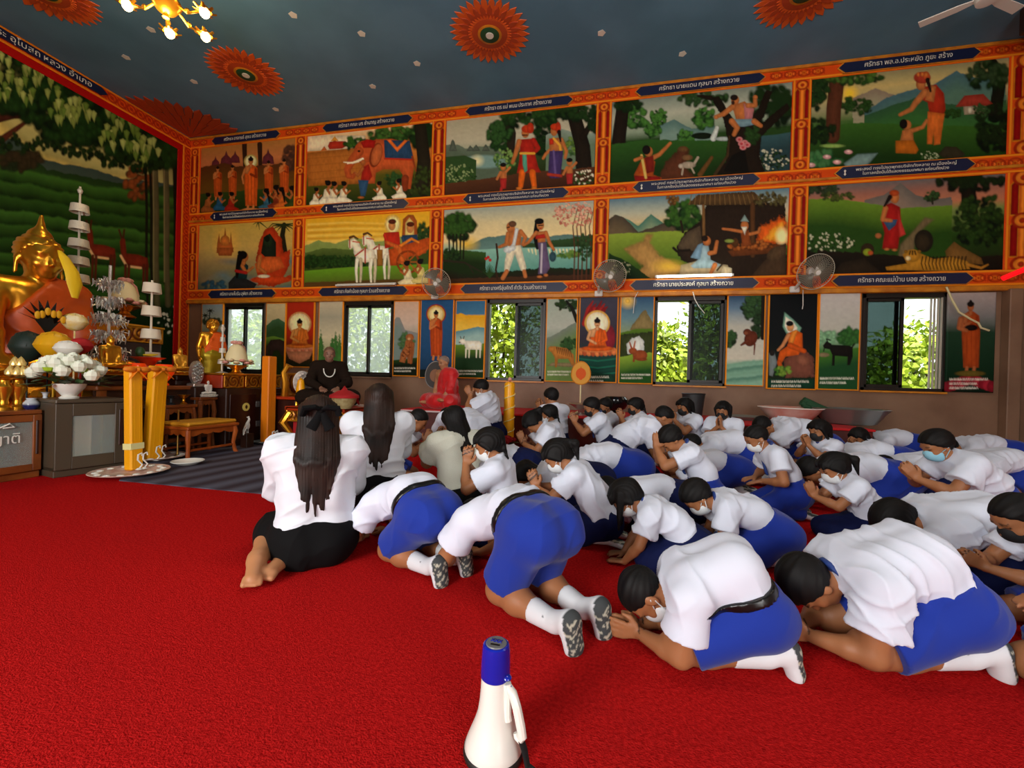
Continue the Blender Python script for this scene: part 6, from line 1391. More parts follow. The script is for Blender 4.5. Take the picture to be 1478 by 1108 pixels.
def chandelier():
    p = on_z(240, 4, 5.35); e = empty('chandelier', (p[0], p[1], 5.35))
    b = MB(); b.tube([(0, 0, .25), (0, 0, .68)], .012, 8); b.lathe([(.0, .62), (.09, .63), (.1, .682)], 20); b.build('stem', M_goldm, e)
    b = MB(); b.lathe([(0, -.16), (.03, -.15), (.02, -.11), (.08, -.08), (.13, 0), (.1, .06), (.04, .1), (.05, .16), (.02, .25)], 24); b.build('body', M_goldm, e)
    for k in range(6):
        a = k*PI/3+.3; c, s = math.cos(a), math.sin(a)
        b = MB(); b.tube([(.09*c, .09*s, 0), (.2*c, .2*s, -.08), (.32*c, .32*s, -.05), (.36*c, .36*s, .0)], .012, 8); b.ball((.2*c, .2*s, -.06), .025, 8)
        arm = b.build('arm', M_goldm, e)
        b = MB()
        for j in range(7):
            t = j*2*PI/7; b.tube([(.36*c, .36*s, 0), (.36*c+.06*math.cos(t), .36*s+.06*math.sin(t), -.05), (.36*c+.1*math.cos(t), .36*s+.1*math.sin(t), -.03)], .028, 6, .012, .4)
        b.build('flower_shade', M_goldm, arm)
        b = MB(); b.ball((.36*c, .36*s, -.06), .045, 12, (1, 1, 1.2)); b.build('bulb', M_bulb, arm)
    e.scale = (1.2,)*3
    l = light('chandelier_glow', 'POINT', (p[0], p[1], 5.12), 85, (1.0, .74, .38), .15)
    tag(e, 'gold chandelier with flower-shaped lamps hanging near the altar', 'chandelier')
chandelier()
def added_chandeliers():                                   # two chandelier copies added out of view to house the overhead fill lamps
    src = [o for o in bpy.data.objects if o.name == 'chandelier'][0]
    for x, y, l in ((.2, 2.0, 'added gold chandelier, unseen overhead above the kneeling group, for fill light'), (3.9, 2.6, 'added gold chandelier, unseen overhead to the right, for fill light')):
        c = copy_tree(src); c.location = (x, y, 5.35); c['label'] = l
added_chandeliers()
b = MB(); b.box(5.35, 4.2, HC-.35, WR, 7.0, HC, .01); structure(b.build('trim_beam', M_woodd))
def ceiling_fan():
    p = on_z(1425, -4, 5.75); e = empty('ceiling_fan', (p[0], p[1], 5.75))
    b = MB(); b.tube([(0, 0, .1), (0, 0, HC-5.75-.002)], .02, 8); b.lathe([(0, -.06), (.1, -.05), (.12, .02), (.06, .1)], 20); b.build('motor', M_white, e)
    for k in range(3):
        a = k*2*PI/3+2.6; c, s = math.cos(a), math.sin(a); b = MB()
        pts = [(.1, -.03), (.25, -.06), (.58, -.07), (.6, .05), (.25, .05), (.1, .03)]
        b.prism([(x*c-y*s, x*s+y*c) for x, y in pts], .0, .012, 'xy'); b.build('blade', M_white, e)
    tag(e, 'white ceiling fan at the top right edge', 'fan')
ceiling_fan()
# ------------------------------------------------------------------ wall fans, tube lights, wires
def wall_fan(px, py, mx, my, label):
    c = on_y(px, py, 7.2); m = on_y(mx, my, WY-.12); e = empty('wall_fan', (m[0], WY-.115, m[2]))
    d = c-np.array([m[0], WY-.115, m[2]])
    b = MB(); b.box(-.07, -.05, -.05, .07, .0, .05, .012); b.tube([(0, -.02, 0), (0, d[1]*.6, d[2]*.35), (d[0]*.8, d[1]*.8, d[2]*.8)], .02, 8); b.build('bracket', M_white, e)
    ax = nrm((.15, -1, -.45)); q = Vector((0, 0, 1)).rotation_difference(Vector(ax))
    def tr(b_): b_.V = [tuple(q @ Vector(v)+Vector(d)) for v in b_.V]; return b_
    b = MB(); b.lathe([(.0, -.13), (.06, -.12), (.075, -.02), (.0, -.02)], 20); tr(b).build('motor', M_white, e)
    R = .265; cm = mat('grey_wire_guard', 'b0aa98', rough=.4)
    b = MB()
    for k in range(48):
        a = k*PI/24; cc, ss = math.cos(a), math.sin(a)
        b.tube([(.05*cc, .05*ss, .085), (R*.6*cc, R*.6*ss, .07), (R*cc, R*ss, .02), (R*.7*cc, R*.7*ss, -.05), (.07*cc, .07*ss, -.06)], .0016, 4)
    b.tube([(R*math.cos(t), R*math.sin(t), .02) for t in np.linspace(0, 2*PI, 33)], .006, 6); b.lathe([(.0, .095), (.045, .09), (.05, .08), (0, .08)], 20); tr(b).build('wire_guard', cm, e)
    b = MB(); b.lathe([(0, .1), (.034, .097), (.036, .088)], 16); tr(b).build('hub_cap', M_white, e)
    for k in range(3):
        a0 = k*2*PI/3; b = MB(); V = []; n = 8
        for i in range(n+1):
            for j in range(5):
                r = .03+(R-.06)*j/4; a = a0+(i/n-.5)*(.5+1.05*j/4); V.append((r*math.cos(a), r*math.sin(a), .02+.035*(i/n-.5)))
        V2 = V+[(x, y, z-.004) for x, y, z in V]; F = []
        for i in range(n):
            for j in range(4):
                f = (i*5+j, i*5+j+1, (i+1)*5+j+1, (i+1)*5+j); F.append(f); F.append(tuple(v+45 for v in f[::-1]))
        b.add(V2, F); tr(b).build('blade', mat('smoky_blade', '5a564a', rough=.3), e)
    tag(e, label, 'fan', 'wall fans on the mural frame')
wall_fan(630, 408, 628, 428, 'grey wall fan left of the third window, leftmost of three')
wall_fan(880, 398, 864, 424, 'grey wall fan above the flame-haloed painting, middle of three')
wall_fan(1176, 392, 1146, 418, 'grey wall fan above the black painting, rightmost of three')
def tube_light(x0, x1, z, lit, label):
    e = empty('tube_light', ((x0+x1)/2, WY-.12, z)); w = (x1-x0)/2
    b = MB(); b.box(-w, -.03, .0, w, .01, .05, .008); b.box(-w, -.07, -.005, -w+.03, 0, .03); b.box(w-.03, -.07, -.005, w, 0, .03); b.build('housing', M_white, e)
    b = MB(); b.tube([(-w+.03, -.055, .012), (w-.03, -.055, .012)], .016, 10); b.build('tube', mat('lit_tube', 'ffffff', emit='fffbe0', estr=16) if lit else M_china, e)
    tag(e, label, 'lamp')
tube_light(on_y(945, 408, WY-.12)[0], on_y(1057, 408, WY-.12)[0], 2.80, True, 'lit fluorescent tube above the fourth window')
tube_light(on_y(487, 415, WY-.12)[0], on_y(572, 413, WY-.12)[0], 2.79, False, 'unlit fluorescent tube above the second window')
b = MB(); a = on_y(1447, 402, 7.3); c = on_y(1480, 388, 7.1); b.tube([a, c], .035, 12); b.V = list(b.V); tag(b.build('red_lamp_tube', mat('red_lamp', 'c01018', rough=.3, emit='ff1018', estr=1.2)), 'red lamp tube sticking in at the right edge below the murals', 'lamp')
def wire(name, pts, r, m, label, cat='cable'):
    b = MB(); P = [on_y(x, y, WY-.13-q) for x, y, q in pts]; b.tube(P, r, 6); tag(b.build(name, m), label, cat)
wire('hanging_cord', [(1366, 414, 0), (1374, 432, .02), (1384, 450, .03), (1400, 460, .04), (1412, 466, .04), (1416, 473, .05), (1428, 477, .06)], .014, mat('pale_cord', 'd8cc9a', rough=.5), 'pale cord hanging in front of the standing bowl-carrying figure', 'cord')
wire('fan_cord', [(1159, 418, 0), (1159, 440, 0), (1158, 446, 0)], .006, M_white, 'thin pull cord hanging over the black painting')
wire('loose_wire', [(1000, 421, 0), (1003, 432, .02), (1008, 441, .03), (1017, 452, .02)], .008, M_white, 'short white wire dangling over the fourth window')
wire('thin_wire', [(921, 421, 0), (916, 430, .01), (914, 452, .02)], .005, M_white, 'thin white wire hanging over the rabbit painting')
# ------------------------------------------------------------------ altar statues and furniture
TZ = on_x(220, 556, -5.15)[2]                      # height of the dark altar table
def statue(label, px, py, x, k, yaw, m, hand_='lap', z=None, sash=None, seat=True, seat_m=None, h=.02, **q):
    """seated gold figure, lap at seat level; (px,py) marks the foot of its pedestal on plane x"""
    p = on_x(px, py, x); z0 = p[2] if z is None else z; sh = .14*k if seat else 0
    o, J = person(label, p[0], p[1], math.radians(yaw), H=1.5, hz=.085, a0=0, a1=0, an=0, ah=6, legs='lotus', arms=hand_, top=None, bottom=None, socks=False, hair='buzz', hairmat=m, usn=True, body_mat=m, sash=sash, z0=z0+sh, scale=k, h=h, name='seated_statue', cat='statue', curls=True, **q)
    if seat:
        b = MB(); r = .52
        b.lathe([(r*.98, -.14), (r, -.12), (r*.9, -.09), (r*.8, -.07), (r*.9, -.05), (r*.98, -.03), (r*.92, 0), (0, .0)], 36, (.07, 0, 0), .78, 1.0)
        for i in range(18):
            a = i*2*PI/18; b.ball((.07+.385*math.cos(a), .49*math.sin(a), -.045), .07, 8, (.8, .8, .6))
        s = b.build('lotus_seat', seat_m or m, o)
    return o
M_carved = None
def carved(name, z0, z1, L, depth, parent, base='c8861c', loc=None, m2=None):
    """carved gilt board in relief: scrolls on a grid, front at +x"""
    n = max(8, int(L/.012)); k = max(6, int((z1-z0)/.012)); ys = np.linspace(-L/2, L/2, n); zs = np.linspace(z0, z1, k)
    Yg, Zg = np.meshgrid(ys, zs); s = (z1-z0); c = np.cos(Yg/s*2*PI)*.5; t = (Zg-z0)/s-.5
    r = np.hypot(((Yg/s+.5) % 1)-.5, t); a = np.arctan2(t, ((Yg/s+.5) % 1)-.5)
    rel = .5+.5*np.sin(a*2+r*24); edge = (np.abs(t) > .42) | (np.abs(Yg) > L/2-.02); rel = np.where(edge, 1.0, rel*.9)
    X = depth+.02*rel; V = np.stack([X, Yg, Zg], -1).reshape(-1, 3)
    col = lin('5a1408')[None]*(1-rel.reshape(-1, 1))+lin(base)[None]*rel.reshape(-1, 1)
    idx = np.arange(n*k).reshape(k, n); Q = np.stack([idx[:-1, :-1], idx[:-1, 1:], idx[1:, 1:], idx[1:, :-1]], -1).reshape(-1, 4)
    o = mesh_np(name, V, Q, mat('carved_gilding', attr='Col', rough=.3, metal=.55), parent, smooth=True, cols=col, loc=loc)
    md = o.modifiers.new('thickness', 'SOLIDIFY'); md.thickness = .02; md.offset = -1
    return o
# plain stepped altar platform under everything
b = MB(); b.box(WX+.04, 1.2, 0, -7.71, 7.2, 1.0, .02); tag(b.build('altar_platform', M_woodd), 'high dark platform against the mural wall', 'platform')
b = MB(); b.box(-7.7, 1.2, 0, -5.7, 6.2, .48, .02); tag(b.build('altar_platform', M_woodd), 'low dark platform under the big gold statue', 'platform')
statue('big gold seated statue draped in an orange robe', 50, 560, -6.6, 2.0, -4, M_goldm, z=.48, sash=mat('satin_orange_robe', 'b8480c', rough=.4, spec=.5), h=.012, hs=1.25, hand_='touch')
statue('largest gold seated statue cut off by the left edge', -60, 520, -8.22, 1.62, 0, M_goldm, z=1.001, h=.016, hs=1.1)
b = MB(); P_ = [on_x(86, 362, -6.2), on_x(93, 372, -6.1), on_x(104, 393, -6.0), on_x(108, 410, -6.0), on_x(108, 430, -5.98)]
b.tube(P_, [.02, .05, .07, .075, .03], 10, None, .35); tag(b.build('yellow_ribbon', mat('yellow_cloth', 'e8c010', rough=.6)), 'yellow ribbon hanging from the shoulder of the big gold statue', 'ribbon')
statue('small bright gold seated statue behind the white roses', 158, 541, -5.2, .42, -8, M_goldm, h=.026, hand_='touch')
statue('orange-gold seated statue on a tall base beside the red glass lamps', 259, 541, -5.25, .34, -20, M_goldp, h=.026)
statue('tiny white seated statue on the small carved table', 300, 572, -4.95, .2, -20, M_china, h=.028, seat_m=M_china)
for px, py, x, w, h_, lab in ((160, 560, -5.2, .24, .12, 'dark stepped stand under the small bright gold statue'), (259, 556, -5.25, .13, .09, 'dark bowl-shaped stand under the orange-gold statue')):
    p = on_x(px, py, x); zt = on_x(px, 541, x)[2]; p[2] = TZ+.001; b = MB(); b.box(-w*.8, -w, 0, w*.8, w, (zt-p[2])*.5, .01); b.box(-w*.6, -w*.8, (zt-p[2])*.5, w*.6, w*.8, zt-p[2]-.001, .01); tag(b.build('statue_stand', M_woodd, loc=tuple(p)), lab, 'stand')
# the long dark altar tables that carry the small things
for y0, y1, zt, lab in ((3.25, 4.40, TZ, 'dark altar table behind the standing yellow candles'),):
    e = empty('altar_table', (-5.3, (y0+y1)/2, 0)); w = (y1-y0)/2
    b = MB(); b.box(-.35, -w, zt-.05, .28, w, zt-.001, .01); b.build('table_top', M_wood, e)
    for sx in (-.32, .22):
        for sy in (-w+.03, w-.09): b = MB(); b.box(sx, sy, 0, sx+.06, sy+.06, zt-.05); b.build('leg', M_wood, e)
    b = MB(); b.box(.2, -w+.02, zt-.16, .23, w-.02, zt-.05); b.build('apron', M_woodd, e)
    tag(e, lab, 'table')
def tiered(px, pyb, pyt, x, n, w0, w1, m, label, z0=None, lo=.22):
    """tiered ceremonial umbrella: drums on a pole"""
    a = on_x(px, pyb, x); zt = on_x(px, pyt, x)[2]; z0 = a[2] if z0 is None else z0; H_ = zt-z0; e = empty('tiered_umbrella', (a[0], a[1], z0))
    b = MB(); b.tube([(0, 0, 0), (0, 0, H_)], .012, 8); b.lathe([(.1, 0), (.1, .02), (.02, .05)], 16); b.lathe([(.02, H_-.09), (.03, H_-.05), (.0, H_)], 12); b.build('pole', m, e)
    for k in range(n):
        t = k/(n-1); w = w0*(1-t)+w1*t; z = H_*(lo+(.88-lo)*t); hh = H_*(.88-lo)/n*.55
        b = MB(); b.lathe([(.012, z+hh*1.02), (w*.9, z+hh), (w*1.02, z), (w*.98, z), (w*.86, z+hh*.93), (.012, z+hh*.95)], 24); b.build('tier', m, e)
    tag(e, label, 'umbrella')
M_paper = mat('silver_paper', 'cfc8b8', rough=.45, metal=.3, bump=.6, bscale=80)
tiered(112, 430, 268, -7.08, 6, .125, .1, M_paper, 'tall silver tiered umbrella beside the big gold statue', z0=.482, lo=.48)
tiered(217, 520, 404, -5.5, 4, .105, .095, mat('pale_printed_paper', 'd8ccb4', rough=.6), 'white paper tiered umbrella in front of the mural corner', z0=TZ)
tiered(320, 541, 468, -5.1, 4, .05, .02, M_paper, 'little pointed tiered ornament beside the cream flower cone')
def tinsel(px, pyb, pyt, x, label):
    a = on_x(px, pyb, x); zt = on_x(px, pyt, x)[2]; H_ = zt-a[2]; e = empty('silver_tree', (a[0], a[1], a[2])); rd = random.Random(4)
    b = MB(); b.tube([(0, 0, 0), (0, 0, H_)], .014, 8); b.build('trunk', M_silver, e)
    for t in range(6):
        b = MB(); z = H_*(.12+.14*t); R = .21*(1-.08*t)
        for i in range(30):
            a_ = i*2*PI/30+t; r = R*rd.uniform(.6, 1.1); c, s = math.cos(a_), math.sin(a_); zz = z+rd.uniform(-.05, .07)
            b.tube([(0, 0, z), (r*.6*c, r*.6*s, zz+.02), (r*c, r*s, zz)], .004, 4)
            for q in (.45, .75, 1.0): b.tube([(r*q*c, r*q*s, zz+.035), (r*q*c+rd.uniform(-.03, .03), r*q*s+rd.uniform(-.03, .03), zz-.03)], .009, 4, .003, .4)
        b.build('tinsel_branch', M_silver, e)
    tag(e, label, 'tree')
tinsel(155, 557, 382, -5.52, 'silver tinsel tree on the altar behind the small bright gold statue')
def roses(e, R, n, m, seed, zr=.6, size=.045, z0=0, gl=True):
    rd = random.Random(seed)
    for i in range(n):
        a = i*2.4; q = math.sqrt((i+.5)/n); z = R*zr*math.sqrt(max(0, 1-q*q*.9)); c = (R*q*math.cos(a), R*q*math.sin(a), z0+z); b = MB()
        for k in range(4): s = size*(1-.23*k); b.lathe([(0, -size*.8), (.62*s, -size*.65), (.95*s, -size*.0+k*.004), (.84*s, size*(.5+.14*k)), (.76*s, size*(.47+.14*k)), (.78*s, -size*.05)], 9, (c[0]+rd.uniform(-.006, .006), c[1]+rd.uniform(-.006, .006), c[2]), 1, rd.uniform(.85, 1.1))
        b.ball((c[0], c[1], c[2]+size*.15), size*.4, 7); b.build('rose', m if not isinstance(m, list) else m[i % len(m)], e)
    b = MB()
    for i in range(n*2):
        a = rd.uniform(0, 2*PI); q = rd.uniform(.5, 1.12); p = Vector((R*q*math.cos(a), R*q*math.sin(a), z0+R*zr*.3*rd.random())); d = Vector((math.cos(a), math.sin(a), rd.uniform(-.4, .6)))*size*1.7
        s = Vector((-math.sin(a), math.cos(a), 0))*size*.5; b.add([p, p+d*.5+s, p+d, p+d*.5-s, p+d*.5+Vector((0, 0, .006))], [(0, 1, 4), (1, 2, 4), (2, 3, 4), (3, 0, 4)])
    b.build('leaves', M_leaf, e)
def cone_flowers(px, pyb, x, s, label, stand=True):
    p = on_x(px, pyb, x); e = empty('flower_offering', tuple(p)); z = 0
    if p[2] > 1.3: b = MB(); b.lathe([(.12, .482-p[2]), (.1, .52-p[2]), (.05, .6-p[2]), (.05, -.06), (.1, 0), (0, 0)], 20); b.build('pedestal', M_woodd, e)
    if stand: b = MB(); b.lathe([(.10, 0), (.11, .015), (.06, .04), (.045, .07), (.1, .11), (.15, .13), (.14, .14), (0, .13)], 28, (0, 0, 0)); o = b.build('gold_stand', M_goldm, e); o.scale = (s, s, s); z = .14*s
    b = MB(); b.lathe([(.0, .27), (.03, .262), (.085, .20), (.125, .1), (.135, .02), (0, .02)], 28); o = b.build('cream_cone', M_cream2, e, loc=(0, 0, z+.04*s)); o.scale = (s, s, s)
    pk = mat('pink_petal', 'd89a8c', rough=.6); cr = mat('cream_petal', 'e4cfa8', rough=.6)
    for i in range(16):
        a = i*2*PI/16; b = MB(); r = .175*s; sz = .042*s; c = (r*math.cos(a), r*math.sin(a), z+.03*s+.03*s*(i % 2))
        for k in range(3): b.lathe([(0, -sz*.5), (sz*(.5+.22*k), -sz*.25), (sz*(.62+.26*k), sz*(.45-.28*k)), (sz*(.5+.22*k), sz*(.38-.26*k))], 8, c)
        b.build('rose', (pk, cr, cr)[i % 3], e)
    b = MB()
    for i in range(5):
        a = i*2*PI/5; b.ball((.04*s*math.cos(a), .04*s*math.sin(a), z+.31*s), .04*s, 8, (1, 1, .7))
    b.tube([(0, .04*s, z+.3*s), (.02*s, .1*s, z+.25*s), (.02*s, .14*s, z+.14*s)], .022*s, 6, .006*s); b.build('top_flowers', pk, e)
    tag(e, label, 'flowers')
cone_flowers(341, 541, -5.0, 1.0, 'cream cone ringed with pink roses on a gold stand, before the first window')
cone_flowers(180, 458, -7.12, 1.25, 'cream cone ringed with roses high on the altar behind the silver tree', True)
# glass cabinets
def cabinet(x1, y0, y1, zt, m, frame, label, letters=None, handle=True):
    x0 = x1-.48; e = empty('display_cabinet', ((x0+x1)/2, (y0+y1)/2, 0)); w = (y1-y0)/2; d = .24
    b = MB(); b.box(-d, -w, 0, d-.02, w, .06, .005); b.box(-d, -w, zt-.035, d, w, zt, .006); b.box(-d, -w, .06, -d+.02, w, zt-.035); b.box(-d, -w, .06, d-.02, -w+.025, zt-.035); b.box(-d, w-.025, .06, d-.02, w, zt-.035); b.box(-d, -w, .06, d-.02, w, .085); b.build('body', m, e)
    b = MB(); f = frame; zb = .065; zz = zt-.04
    b.box(d-.02, -w, zb, d, -w+f, zz, .004); b.box(d-.02, w-f, zb, d, w, zz, .004); b.box(d-.02, -w+f, zb, d, w-f, zb+f, .003); b.box(d-.02, -w+f, zz-f, d, w-f, zz, .003); dr = b.build('door', m, e)
    b = MB(); b.box(d-.013, -w+f, zb+f, d-.008, w-f, zz-f); b.build('glass', mat('cabinet_glass', 'b8c4bc', rough=.06, alpha=.28, spec=.8), dr)
    b = MB(); b.box(-d+.03, -w+.03, .085, -d+.06, w-.03, zt-.06); b.build('back_panel', mat('dim_cabinet_back', '5a5446', rough=.7), e)
    b = MB(); b.box(-d+.05, -w*.4, .085, d-.1, w*.1, zt*.8, .01); b.build('stored_box', mat('pale_box', 'c8c0a4', rough=.7), e)
    if handle: b = MB(); b.box(d, w-f*.75, zt*.35, d+.012, w-f*.45, zt*.85, .004); b.build('handle', M_woodd if m is not M_woodd else M_white, dr)
    if letters:
        t = text_mesh('lettering', letters, .12, M_let, dr, (d+.001, .14, zt*.6), (PI/2, 0, PI/2), width=.19)
        b = MB(); b.tube([(d, .1, zt*.76), (d, .17, zt*.82), (d, .2, zt*.77), (d, .13, zt*.765)], .007, 5); b.build('lettering', M_let, dr)
    return tag(e, label, 'cabinet')
ZC1 = on_x(40, 592, -4.85)[2]; ZC2 = on_x(120, 576, -4.6)[2]
cabinet(-4.85, 1.98, 2.74, ZC1, M_wood, .06, 'brown wooden glass-fronted cabinet with white lettering at the left edge', 'ญาติ')
_dk = cabinet(-4.6, 2.76, 3.28, ZC2, mat('grey_brown_cabinet', '4a4032', rough=.35), .11, 'dark grey-brown glass-door cabinet behind the first yellow candle')
_dk.rotation_euler = (0, 0, -.2)
# on the cabinets
def vase_gold(px, label, bud):
    p = on_x(px, 590, -5.05); e = empty('gold_vase', (p[0], p[1], ZC1))
    b = MB(); s = .30/.3; b.lathe([(.05, 0), (.052, .02), (.03, .04), (.033, .06), (.028, .075), (.03, .09), (.055, .17), (.058, .2), (.035, .235), (.034, .255), (.06, .27), (.05, .272), (.0, .25)], 28); b.build('vase', M_goldm, e)
    if bud:
        b = MB()
        for i in range(9):
            a = i*2.4; r = .055 if i < 6 else .02; c = (r*math.cos(a), r*math.sin(a), .33 if i < 6 else .41)
            b.lathe([(.0, -.05), (.032, -.025), (.034, .0), (.014, .04), (0, .06)], 10, c)
        b.build('lotus_buds', mat('pale_gold', 'e8c878', rough=.3, metal=.5), e)
    tag(e, label, 'vase')
vase_gold(25, 'gold vase holding gold lotus buds on the brown cabinet', True); vase_gold(5, 'gold vase on the brown cabinet, cut by the left edge', False)
BLW = mat('blue_white_china', attr='Col', rough=.15)
def small_vase(px, x, prof, label):
    p = on_x(px, 588, x); b = MB(); b.lathe(prof, 24); b.V = b.V
    o = b.build('small_vase', BLW, loc=(p[0], p[1], ZC1)); a = o.data.color_attributes.new('Col', 'FLOAT_COLOR', 'POINT')
    zt = max(v.co.z for v in o.data.vertices)
    for v, d in zip(o.data.vertices, a.data): d.color = (*(lin('1c2250') if v.co.z < zt*.36 else lin('b8c0c4')), 1)
    tag(o, label, 'vase')
small_vase(45, -4.98, [(.035, 0), (.045, .01), (.055, .035), (.05, .06), (.03, .085), (.034, .1), (.02, .1)], 'round blue and white vase on the brown cabinet')
small_vase(65, -4.98, [(.035, 0), (.05, .02), (.05, .045), (.025, .07), (.014, .11), (.02, .14), (.032, .15), (.02, .148)], 'slender blue and white vase with flared neck on the brown cabinet')
def pot():
    p = on_x(100, 577, -4.8); e = empty('rose_pot', (p[0], p[1], ZC2))
    b = MB(); b.lathe([(.065, 0), (.07, .012), (.05, .025), (.075, .06), (.105, .1), (.115, .135), (.105, .135), (.0, .12)], 30); b.build('pot', M_china, e)
    roses(e, .23, 22, mat('white_petal', 'e4e8d4', rough=.6), 3, 1.05, .062, .13)
    for k in range(4): b = MB(); a = k*1.7; b.lathe([(0, -.03), (.03, -.01), (.04, .02), (.02, .018)], 8, (.15*math.cos(a), .2*math.sin(a), .26)); b.build('green_flower', mat('lime_petal', '9ab820', rough=.6), e)
    tag(e, 'white rose arrangement in a white pot on the dark cabinet', 'flowers')
pot()
def dome(px, py, x, r, m, label, sz=(1, 1, 1.), tilt=0.0):
    tall = sz[2]
    p = on_x(px, py, x); b = MB(); b.lathe([(r*.12, -r*.55), (r*.55, -r*.42), (r*.95, -.05*r), (r, .05*r), (r*.8, .4*r), (r*.4, .6*r), (0, .66*r)], 24, (0, 0, 0), sz[0], sz[1]); b.V = [(v[0], v[1], v[2]*tall) for v in b.V]
    for i in range(10): a = i*PI/5; b.tube([(r*sz[0]*math.cos(a), r*sz[1]*math.sin(a), .03*r*tall), (r*.6*sz[0]*math.cos(a), r*.6*sz[1]*math.sin(a), .54*r*tall), (0, 0, .67*r*tall)], r*.03, 5)
    b.tube([(0, 0, -r*.5), (0, 0, -p[2])], .008, 6); b.lathe([(.06, -p[2]), (.06, -p[2]+.015), (.01, -p[2]+.03)], 12)
    o = b.build('offering_ornament', m, loc=tuple(p)); o.rotation_euler = (0, tilt, 0); tag(o, label, 'ornament')
dome(40, 502, -5.62, .15, mat('dark_green_velvet', '10241c', rough=.6), 'dark green rounded ornament on a stem before the big gold statue', (1, .85, 1.7))
dome(78, 500, -5.36, .15, mat('yellow_satin', 'd8a010', rough=.4), 'yellow rounded ornament on a stem above the white roses', (1, .95, 1.5))
dome(98, 504, -5.08, .105, M_china, 'white rounded ornament on a stem above the white roses', (1, 1, 1.2))
dome(117, 500, -5.2, .095, M_red, 'red rounded ornament on a stem above the white roses', (1, 1, 1.4))
dome(108, 466, -5.6, .12, mat('yellow_white_satin', 'e0b828', rough=.4, mix='e8e0c0', mscale=9), 'yellow and white rounded ornament on a tall stem', (1, .9, 1.3))
def lotus_leafy(px, py, x):
    p = on_x(px, py, x); e = empty('black_leaf_ornament', tuple(p)); b = MB()
    for i in range(9):
        a = -1.2+i*.3; L_ = .2; b.prism([(0, -.12), (L_*math.sin(a)*.5-.035*math.cos(a), L_*math.cos(a)*.5), (L_*1.25*math.sin(a), L_*1.25*math.cos(a)), (L_*math.sin(a)*.5+.035*math.cos(a), L_*math.cos(a)*.5)], -.006-.004*i, .0-.004*i, 'yz')
    b.tube([(0, 0, -.1), (0, 0, -p[2])], .008, 6); b.build('black_leaves', M_blackg, e)
    for i in range(6): a = -.9+i*.36; b = MB(); b.ball((.03, .13*math.sin(a), .13*math.cos(a)-.02*(i % 2)), .032, 10, (.4, .8, 1.3)); b.build('yellow_leaf', mat('yellow_satin', 'd8a010'), e)
    tag(e, 'black ornament with yellow leaves in front of the orange robe', 'ornament')
lotus_leafy(70, 468, -5.6)
# glass lamps, fruit tray, silver plaque, standing statue
M_rglass = mat('red_orange_glass', 'd8420c', rough=.12, alpha=.85, emit='ff4a08', estr=.25)
for px, lab in ((196, 'red glass lamp left of the fruit tray'), (236, 'red glass lamp right of the fruit tray')):
    p = on_x(px, 555, -5.1); e = empty('glass_lamp', (p[0], p[1], TZ)); b = MB(); b.lathe([(.05, 0), (.055, .015), (.03, .04), (.06, .08), (.1, .15), (.1, .2), (.075, .25), (.065, .25), (.09, .2), (.09, .15), (.05, .085), (0, .08)], 28); b.build('glass_bowl', M_rglass, e)
    b = MB(); b.lathe([(.018, .09), (.018, .17), (0, .17)], 10, (.04, 0, 0)); b.lathe([(0, .17), (.009, .185), (0, .225)], 8, (.04, 0, 0)); b.build('flame', mat('candle_flame', 'ffffff', emit='ffb050', estr=9), e)
    tag(e, lab, 'lamp')
p = on_x(214, 516, -5.3); e = empty('fruit_tray', (p[0], p[1], TZ)); zt = p[2]-TZ
b = MB(); b.lathe([(.11, 0), (.1, .02), (.05, .06), (.045, zt-.1), (.1, zt-.03), (.17, zt), (.16, zt+.005), (0, zt-.02)], 26); b.build('stand', mat('red_lacquer', 'a8300c', rough=.3), e)
for k in range(5): b = MB(); b.tube([(.02*k-.04, -.07, zt+.03), (.02*k-.04, 0, zt+.01+.018), (.02*k-.04, .08, zt+.045)], [.008, .017, .006], 8); b.build('banana', mat('banana_skin', 'd8b420', rough=.5), e)
b = MB(); b.ball((-.03, -.07, zt+.06), .05, 10, (1, 1, 1.3)); b.build('green_fruit', M_leaf, e)
tag(e, 'red stand with bananas and green fruit between the glass lamps', 'offering')
p = on_x(283, 558, -5.05); b = MB(); n = 24; pts = []
for i in range(n): a = 2*PI*i/n; pts.append((.085*math.sin(a), .15-.15*math.cos(a) if a < PI else .15-.15*math.cos(a)))
b.prism(pts, -.02, .02, 'yz')
for i in range(26): a = i*2.4; q = math.sqrt(i/26); b.ball((.025, .07*q*math.sin(a), .15+.125*q*math.cos(a)), .018, 7)
b.box(-.06, -.08, -.03, .06, .08, .012, .008); tag(b.build('carved_plaque_statue', M_silver, loc=(p[0], p[1], p[2]+.03)), 'oval silver carved statue between the orange-gold and white statues', 'statue')
b = MB(); b.box(-.1, -.1, 0, .1, .1, p[2]-.001, .01); tag(b.build('plinth', M_woodd, loc=(p[0], p[1], 0)), 'dark plinth under the oval silver statue', 'stand')
p = on_x(304, 566, -5.45); o, _j = person('tall standing gold statue wearing an orange sash', p[0], p[1], -.35, H=1.02*(on_x(304, 466, -5.45)[2]-p[2]), hz=.52, a0=0, a1=0, an=0, ah=5, legs='stand', arms='down', top=None, bottom='skirt', robe=mat('green_gold', 'a8901c', rough=.35, metal=.6), socks=False, hair='short', hairmat=M_goldm, body_mat=M_goldm, sash=M_orcl, z0=p[2], h=.008, name='standing_statue', cat='statue', curls=True)
b = MB(); b.box(-.12, -.12, 0, .12, .12, p[2]-.001, .01); tag(b.build('plinth', M_woodd, loc=(p[0], p[1], 0)), 'dark plinth under the tall standing gold statue', 'stand')
